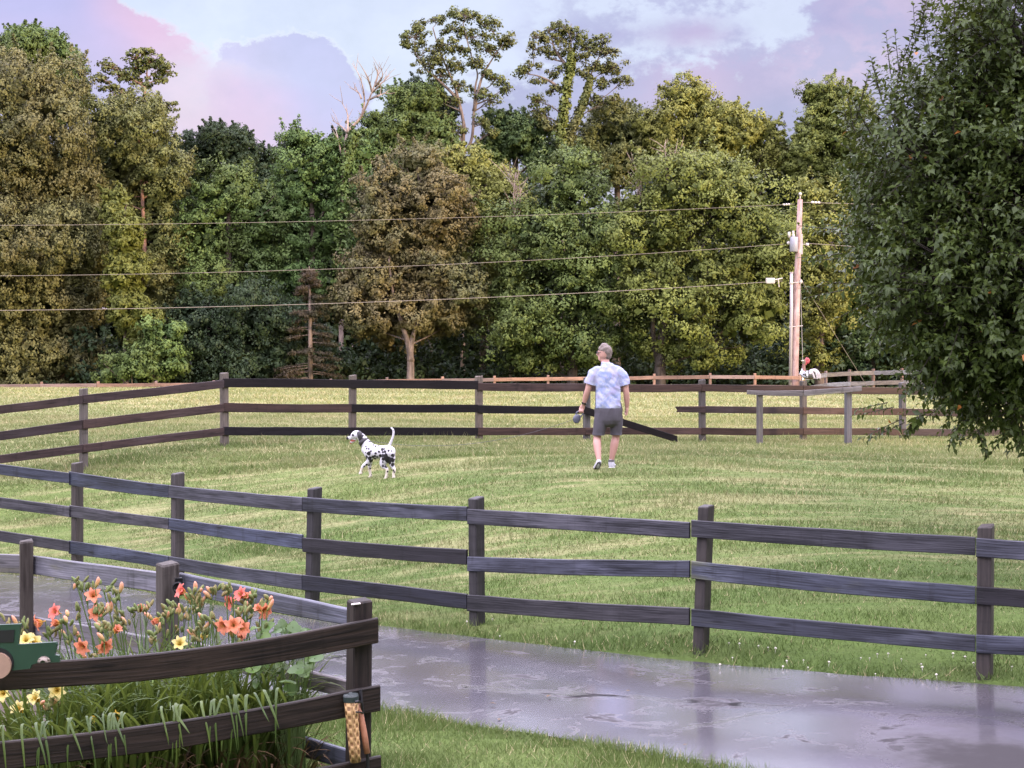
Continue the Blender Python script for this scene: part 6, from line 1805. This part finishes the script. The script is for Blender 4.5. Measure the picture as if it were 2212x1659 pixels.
def drapes(parent, pxc, n, seed):
    """leaves that rise behind the middle rail, fold over it and hang down in front"""
    g = random.Random(seed); V = []; Fc = []; rn = []
    for i in range(n):
        px = pxc + g.uniform(-85, 85)
        u = (px + 190) / (819 + 190.0)
        dr = 7.33 + (fr - 7.33) * u
        ytop = 1620 + (1480 - 1620) * u
        zt = zat(ytop, dr) - .030 * math.sin(math.pi * u)
        x0 = SX(px, dr); lx = g.uniform(-.03, .10); hang = g.uniform(.05, .24)
        gy = dr + g.uniform(.35, .75)
        P = [(x0 - lx * 2.2, gy, G(x0, gy) + .05), (x0 - lx * 1.2, gy - .04, zt - .18), (x0 - lx * .4, dr + .09, zt + .045), (x0, dr - .03, zt + g.uniform(.035, .07)), (x0 + lx * .6, dr - .075, zt - hang * .35), (x0 + lx * .9, dr - .085, zt - hang)]
        Q = spline(P, 4); o = len(V); r_ = g.random(); ww = g.uniform(.010, .019)
        for k, q in enumerate(Q):
            t = k / (len(Q) - 1); q = Vector(q)
            tg = Vector(Q[min(k + 1, len(Q) - 1)]) - Vector(Q[max(k - 1, 0)]); tg.normalize()
            sd = Vector((1, .25, 0)); sd = (sd - tg * sd.dot(tg)).normalized(); nr = tg.cross(sd)
            w = ww * (1 - t ** 4) + .0008
            V += [tuple(q - sd * w / 2), tuple(q + nr * w * .18), tuple(q + sd * w / 2)]
        for k in range(len(Q) - 1):
            b0 = o + k * 3; Fc += [(b0, b0 + 1, b0 + 4, b0 + 3), (b0 + 1, b0 + 2, b0 + 5, b0 + 4)]; rn += [r_, r_]
    link('draped_leaves', np_mesh('draped_leaves', V, np.array(Fc), rnd=rn), L_BLADE, parent, smooth=True)

# flowers read off the photograph: (px, py, kind); kinds: O open orange, C open coral, h half-open, b orange bud, g cluster of green buds, y yellow
plants = [
 ('daylily_plant', 'orange daylily leaning left behind the green truck cut-out', 9.05, 150, [(80, 1347, 'O', (-.9, -.5, -.25)), (118, 1322, 'C', (-.5, -.7, .3)), (122, 1346, 'h', (-.8, -.5, .2)), (142, 1330, 'g', None), (52, 1352, 'g', None), (12, 1345, 'g', None), (32, 1346, 'b', (-.3, -.2, .9)), (158, 1372, 'g', None), (110, 1366, 'g', None)]),
 ('daylily_plant', 'tallest orange daylily, its top bud standing against the back rail', 9.2, 255, [(201, 1286, 'O', (.1, -.75, .55)), (207, 1325, 'O', (-.3, -.8, .1)), (209, 1258, 'b', (.28, -.1, .95)), (170, 1256, 'g', None), (188, 1262, 'g', None), (172, 1322, 'g', None), (222, 1322, 'g', None)]),
 ('daylily_plant', 'orange daylily with two pale pink buds between the two back posts', 9.3, 300, [(260, 1270, 'b', (.2, -.1, .95)), (228, 1264, 'g', None), (248, 1283, 'g', None), (238, 1312, 'b', (.05, -.1, 1)), (222, 1310, 'g', None), (256, 1325, 'g', None), (268, 1350, 'g', None), (304, 1316, 'h', (.25, -.5, .8)), (290, 1318, 'g', None), (318, 1312, 'g', None)]),
 ('daylily_plant', 'low orange daylily just above the front rail right of the truck cut-out', 8.75, 215, [(178, 1398, 'O', (-.3, -.85, -.2)), (226, 1397, 'O', (.5, -.7, -.3)), (218, 1378, 'b', (-.5, -.2, .7)), (252, 1362, 'h', (.5, -.4, .6)), (212, 1358, 'g', None), (236, 1356, 'g', None)]),
 ('daylily_plant', 'sparse orange daylily with one peach half-open bloom by the latch post', 9.5, 372, [(338, 1340, 'h', (-.5, -.5, -.4)), (322, 1334, 'b', (-.6, -.2, .6)), (352, 1335, 'g', None), (365, 1318, 'g', None), (386, 1318, 'b', (.05, -.2, 1)), (372, 1305, 'g', None), (397, 1326, 'g', None)]),
 ('daylily_plant', 'coral red daylily blooming in front of the latch post', 9.25, 425, [(390, 1276, 'C', (-.75, -.5, .4)), (406, 1296, 'b', (-.45, -.3, .85)), (420, 1270, 'b', (.1, -.2, 1)), (427, 1280, 'g', None), (412, 1278, 'g', None), (424, 1304, 'g', None), (447, 1286, 'b', (-.6, -.3, .7)), (460, 1278, 'g', None), (436, 1290, 'g', None)]),
 ('daylily_plant', 'coral orange daylily below the sloping back rail', 9.1, 505, [(520, 1284, 'C', (-.5, -.6, .5)), (496, 1300, 'C', (-.6, -.6, -.1)), (530, 1290, 'h', (.2, -.6, .5)), (490, 1270, 'g', None), (502, 1272, 'g', None), (545, 1284, 'g', None), (538, 1306, 'g', None), (522, 1312, 'g', None)]),
 ('daylily_plant', 'rightmost orange daylily with its upright pink bud', 9.0, 545, [(572, 1320, 'O', (.6, -.6, -.2)), (582, 1309, 'b', (.45, -.2, .85)), (560, 1316, 'h', (-.4, -.5, .5)), (578, 1296, 'g', None), (566, 1300, 'g', None), (530, 1318, 'g', None)]),
 ('daylily_plant', 'cluster of drooping orange daylily blooms against the front rail', 8.75, 495, [(482, 1352, 'O', (-.4, -.75, -.1)), (504, 1350, 'O', (.1, -.8, .3)), (524, 1358, 'O', (.6, -.6, .1)), (518, 1372, 'h', (.8, -.4, -.25)), (497, 1366, 'b', (-.2, -.3, .8)), (450, 1336, 'g', None), (462, 1338, 'g', None), (440, 1352, 'g', None)]),
 ('daylily_plant', 'yellow daylily below the front rail beside the truck wheel', 8.25, 110, [(123, 1492, 'Y', (.1, -.9, .15)), (76, 1508, 'Y', (-.3, -.7, .6)), (6, 1498, 'Y', (-.1, -.8, .3)), (100, 1520, 'g', None)]),
 ('daylily_plant', 'yellow daylily peeping out just behind the truck cut-out', 8.7, 55, [(56, 1382, 'Y', (.1, -.7, .6)), (74, 1386, 'Y', (.5, -.5, .4))]),
 ('daylily_plant', 'low yellow daylily drooping over the middle rail', 8.3, 255, [(252, 1549, 'Y', (.3, -.7, -.5)), (200, 1553, 'h2', (-.4, -.4, -.3)), (40, 1531, 'Y', (-.2, -.6, .5))]),
 ('daylily_plant', 'pale yellow daylily buds low in front of the latch post', 9.0, 425, [(388, 1390, 'Y', (.0, -.7, .5)), (440, 1376, 'h2', (.3, -.4, .6)), (415, 1372, 'b', (-.5, -.2, .6)), (425, 1365, 'g', None), (332, 1372, 'g', None)]),
]
def flower_bed():
    g = random.Random(21)
    for pi, (nm, label, d, bpx, fl) in enumerate(plants):
        bx = SX(bpx, d); by = d; bz = G(bx, by) + .03
        root = thing(nm, label, 'daylily', (bx, by, bz), 'daylilies in the corner bed')
        strap_leaves(root, (bx, by + .15), 46, .92, .17, .024, 300 + pi, bias=(.2, -.5), stiff=.64)
        for fi, (px, py, kd, ax) in enumerate(fl):
            dd = d + g.uniform(-.12, .12)
            tip = S(px, py, dd)
            # every scape rises from the crown of the plant and bends toward its bloom
            b0 = Vector((bx + g.uniform(-.06, .06), by + g.uniform(-.06, .06), bz))
            axv = Vector(ax) if ax else Vector((g.uniform(-.3, .3), -.1, 1))
            size = .078 if kd in 'OC' else (.078 if kd == 'Y' else .06)
            thr = tip - axv.normalized() * size * (.42 if kd in ('O', 'C', 'Y') else .3)
            neck = thr - axv.normalized() * size * .22
            mid = b0.lerp(neck, .55) + Vector((g.uniform(-.03, .03), g.uniform(-.02, .05), .05))
            near = neck.lerp(mid, .18) + Vector((0, 0, -.02))
            mb = MB(); Q = [Vector(q) for q in spline([b0, mid, near, neck], 6)]
            mb.tube(Q, [.0052 - .0026 * i / (len(Q) - 1) for i in range(len(Q))], 6)
            if kd == 'g':
                for q in range(2):
                    mb.tube([near, tip + Vector((g.uniform(-.03, .03), g.uniform(-.02, .02), g.uniform(-.03, 0)))], [.003, .002], 5, caps=False)
            st = mb.build('flower_stalk', L_STALK, root, smooth=True)
            if kd in ('O', 'C'): flower(st, thr, axv, .090, g.uniform(.65, 1.0), P_ORANGE if kd == 'O' else P_CORAL, seed=pi * 50 + fi)
            elif kd == 'Y': flower(st, thr, axv, .090, g.uniform(.6, .85), P_YELLOW, seed=pi * 50 + fi)
            elif kd in ('h', 'h2'): flower(st, thr, axv, .072, g.uniform(.30, .45), P_ORANGE if kd == 'h' else P_YELLOW, seed=pi * 50 + fi)
            elif kd == 'b': bud(st, tip - axv.normalized() * .035, axv, g.uniform(.070, .085), g.uniform(.0115, .0145), P_BUDO)
            if kd == 'g' or g.random() < .6:
                for q in range(g.randrange(5, 9) if kd == 'g' else 3):
                    av = Vector((g.uniform(-.7, .7), g.uniform(-.5, .3), g.uniform(.5, 1)))
                    src = tip if kd == 'g' else near
                    bud(st, src + Vector((g.uniform(-.032, .032), g.uniform(-.025, .025), g.uniform(-.06, .005))), av, g.uniform(.034, .062), g.uniform(.0085, .0125), L_BUD if g.random() < .9 else P_BUDO)
    # leaf clumps without bloom, arching over the middle rail
    for i, (px, d, n, L, lab) in enumerate([(20, 7.95, 60, .62, 'strappy green lily clump spilling over the middle rail at the left edge'), (165, 8.02, 60, .62, 'strappy green lily clump draping over the middle rail under the truck cut-out'), (300, 8.12, 66, .66, 'strappy green lily clump draping over the middle rail left of centre in the bed'), (430, 8.24, 62, .66, 'strappy green lily clump below the coral blooms'), (540, 8.45, 60, .62, 'strappy green lily clump nearest the corner post'), (330, 8.8, 60, .72, 'tall strappy green lily clump standing under the pink buds'), (470, 8.95, 60, .66, 'tall strappy green lily clump behind the drooping orange blooms'), (200, 8.7, 60, .70, 'tall strappy green lily clump behind the low orange bloom'), (60, 8.6, 50, .66, 'tall strappy green lily clump behind the truck cut-out')]):
        x = SX(px, d)
        rt = thing('lily_clump', lab, 'lily clump', (x, d, G(x, d)), 'daylily leaf clumps in the corner bed')
        strap_leaves(rt, (x, d + (.70 if i < 5 else .25)), n, L * (1.62 if i < 5 else 1.5), .17, .025, 500 + i, bias=(.15, -1.1) if i < 5 else (.15, -.3), stiff=.62 if i < 5 else .74)
        if i < 5:
            drapes(rt, px, 8, 900 + i)
            strap_leaves(rt, (x, d + .30), 64, .56, .30, .016, 700 + i, name='withered_leaves', mat=L_WITHER, bias=(0, -.7), stiff=.05)
    # broad-leaved plant at the right end of the bed
    x, d = SX(640, 8.85), 8.85
    rt = thing('broadleaf_plant', 'pale green broad-leaved plant beside the corner post', 'plant', (x, d, G(x, d)))
    V = []; Fc = []; rn = []; mb = MB()
    for i in range(44):
        px = g.uniform(545, 680); py = g.triangular(1352, 1560, 1400)
        c = S(px, py, 8.9 + g.uniform(-.25, .3))
        if i < 16: c = S(g.uniform(560, 660), g.uniform(1350, 1395), 9.0 + g.uniform(-.1, .1))
        r = g.uniform(.028, .05)
        nrm = Vector((g.uniform(-.7, .7), g.uniform(-.9, .1), g.uniform(.25, 1))).normalized(); u = nrm.orthogonal().normalized()
        u = (Matrix.Rotation(g.uniform(0, 6.28), 3, nrm) @ u); w = nrm.cross(u)
        o = len(V); V.append(tuple(c - nrm * r * .12))
        N = 12
        for k in range(N):
            a = 2 * math.pi * k / N
            rr = r * (1.0 + .28 * math.cos(a * 3) * .5 + .35 * max(0, math.cos(a)) ** 3 - .25 * max(0, math.cos(a - math.pi)) ** 6)
            V.append(tuple(c + u * math.cos(a) * rr + w * math.sin(a) * rr + nrm * .16 * r * math.sin(2 * a)))
        for k in range(N):
            Fc.append((o, o + 1 + k, o + 1 + (k + 1) % N)); rn.append(i / 64)
        b0 = Vector((x + g.uniform(-.05, .05), d + g.uniform(-.05, .05), G(x, d)))
        mb.tube([b0, b0.lerp(c, .6) + Vector((0, 0, .06)), c], [.004, .003, .002], 5, caps=False)
    link('leaves', np_mesh('leaves', V, np.array(Fc), rnd=np.array(rn) * 7.3 % 1), L_BROAD, rt, smooth=False)
    mb.build('stems', L_STALK, rt)
flower_bed()

# white clover heads in the verge, each one a thing
def clover():
    wh = simple('clover_white', (0.50, 0.48, 0.40), 0.8, var=.25, scale=200)
    mb = MB()
    mb.ball((0, 0, .042), (.012, .012, .010), 10, 6); mb.tube([(0, 0, -.01), (.002, 0, .036)], .0022, 5)
    me = mb.build('clover_flower', wh, smooth=True)
    g = random.Random(9)
    pts = [(1700, 1428), (1735, 1424), (1690, 1440), (1555, 1437), (1574, 1388), (1598, 1391), (1582, 1419), (1640, 1395), (1660, 1398), (1675, 1402), (1745, 1440), (1790, 1431), (1858, 1420), (1878, 1420), (1895, 1413), (1918, 1413), (1947, 1422), (1988, 1434), (1993, 1443), (2000, 1413), (2058, 1414), (2085, 1420), (2105, 1433), (2112, 1422), (2130, 1413), (1892, 1454), (2024, 1459), (2185, 1440), (2150, 1408), (2190, 1395), (1065, 1335), (1080, 1371), (1008, 1342), (1240, 1386), (1322, 1371), (1360, 1360), (1960, 1408), (2038, 1400), (1795, 1084), (2048, 1197), (1815, 1410), (1845, 1404)]
    pts = pts[:34]
    first = True
    def ground_hit(px, py):
        lo, hi = 9.0, 30.0
        for _ in range(50):
            m_ = (lo + hi) / 2; q = S(px, py, m_)
            if q.z > G(q.x, q.y): lo = m_
            else: hi = m_
        return S(px, py, lo)
    for (px, py) in pts:
        q = ground_hit(px, py + 8)
        o = me if first else me.copy()
        if not first: COL.objects.link(o)
        first = False
        s = g.uniform(.55, 1.0)
        o.location = (q.x, q.y, G(q.x, q.y)); o.scale = (s, s, s); o.rotation_euler = (g.uniform(-.2, .2), g.uniform(-.2, .2), g.uniform(0, 6))
        tag(o, 'small white clover head standing in the mown grass', 'clover', 'white clover heads in the grass')
    # bits of leaf litter lying on the wet drive
    lit = simple('leaf_litter', (0.10, 0.065, 0.03), .7, var=.4)
    mb = MB(); mb.add([(-.03, 0, .004), (0, .014, .012), (.034, .002, .006), (.002, -.014, .010)], [(0, 3, 2), (0, 2, 1)])
    mo = mb.build('fallen_leaf', lit)
    first = True
    for (px, py) in [(1357, 1491), (1760, 1459), (1700, 1418), (1185, 1502), (1078, 1552), (1065, 1518), (1480, 1606), (1650, 1513), (1800, 1466)]:
        q = ground_hit(px, py)
        o = mo if first else mo.copy()
        if not first: COL.objects.link(o)
        first = False
        o.location = (q.x, q.y, G(q.x, q.y) - .010); s = g.uniform(.5, 1.1); o.scale = (s, s, s); o.rotation_euler = (0, 0, g.uniform(0, 6))
        tag(o, 'small brown fallen leaf stuck on the wet driveway', 'fallen leaf', 'fallen leaves on the driveway')
clover()

# ------------------------------------------------------------------ unseen house added behind the viewer to keep the low sun off the garden
def house():
    wall = simple('siding', (0.42, 0.38, 0.34), .7, var=.08, scale=8)
    roof = simple('shingle', (0.06, 0.055, 0.055), .85, var=.3, scale=20, bump=.5)
    trim = simple('trim_white', (.7, .7, .7), .6)
    glass = simple('window_glass', (.02, .025, .03), .08)
    x0, x1, y0, y1, h, hr_ = -9.0, 30.0, -13.0, -3.2, 5.6, 9.4
    z0 = G(5, -5) - .2
    t = thing('house', 'unseen sided house added behind the viewer to shade the garden', 'house', (10, -8.0, z0))
    mb = MB()
    ym = (y0 + y1) / 2
    mb.prism([(x0, y0, z0), (x0, y1, z0), (x0, y1, z0 + h), (x0, ym, z0 + hr_ - .15), (x0, y0, z0 + h)], Vector((x1 - x0, 0, 0)))
    mb.build('wall', wall, t)
    mb = MB()
    for (ya, yb) in ((y1 + .6, ym), (y0 - .6, ym)):
        za = z0 + h - .18
        mb.prism([(x0 - .5, ya, za), (x0 - .5, yb, z0 + hr_), (x0 - .5, yb, z0 + hr_ + .14), (x0 - .5, ya, za + .14)], Vector((x1 - x0 + 1, 0, 0)))
    mb.build('roof', roof, t)
    for wx in (-6, 4.5, 9, 14, 20, 26):
        mb = MB(); mb.box((wx, y1 + .03, z0 + 2.6), 1.3, .1, 1.5)
        fr_ = mb.build('window', trim, t)
        mb = MB(); mb.box((wx, y1 + .09, z0 + 2.6), 1.1, .02, 1.3); mb.build('pane', glass, fr_)
    mb = MB(); mb.prism([(x0, y1, z0 + 3.75), (x0, -1.15, z0 + 3.50), (x0, -1.15, z0 + 3.64), (x0, y1, z0 + 3.9)], Vector((24, 0, 0))); mb.build('shade_porch_roof', roof, t)  # unseen roof, added to darken the near garden
    for wx in (-8.5, -3.2, 3.4, 9.0, 14.5):
        mb = MB(); mb.box((wx, -1.35, z0 + 1.76), .14, .14, 3.52); mb.build('porch_post', trim, t)
house()

# unseen copies of the big olive brown tree, added to block the low sun
def shade_trees():
    src = next(o for o in bpy.data.objects if o.name == 'oak_tree')
    for i, (x, y, sc) in enumerate([(25, 5.5, .85), (28, 0, 1.0), (24.5, -5.5, .9), (30, -10, 1.0), (33, 4, .95), (36, -4, 1.05), (27, -15, .95)]):
        r = src.copy(); COL.objects.link(r)
        r.location = (x, y, G(x, y)); r.rotation_euler = (0, 0, i * 1.3); r.scale = (sc, sc, sc)
        tag(r, 'unseen olive brown tree added right of the house to shade the lawn', 'tree', 'trees added to shade the lawn')
        for ch in list(src.children):
            c = ch.copy(); COL.objects.link(c); c.parent = r
shade_trees()

# the tree line goes on past both edges of the view
def line_on():
    kinds = [o for o in bpy.data.objects if o.name in ('oak_tree', 'maple_tree', 'maple_tree.001', 'tall_tree')]
    for i, (px, d, k) in enumerate([(-150, 86, 1), (-290, 84, 3), (-420, 88, 0), (-560, 85, 2), (2370, 86, 2), (2500, 88, 1), (2640, 85, 0)]):
        src = kinds[k % len(kinds)]
        r = src.copy(); COL.objects.link(r)
        x = SX(px, d); r.location = (x, d, G(x, d)); r.rotation_euler = (0, 0, .4 * math.sin(i * 2.1))
        tag(r, 'leafy tree of the tree line beyond the edge of the view', 'tree', 'trees past the edges of the view')
        for ch in list(src.children):
            c = ch.copy(); COL.objects.link(c); c.parent = r
line_on()
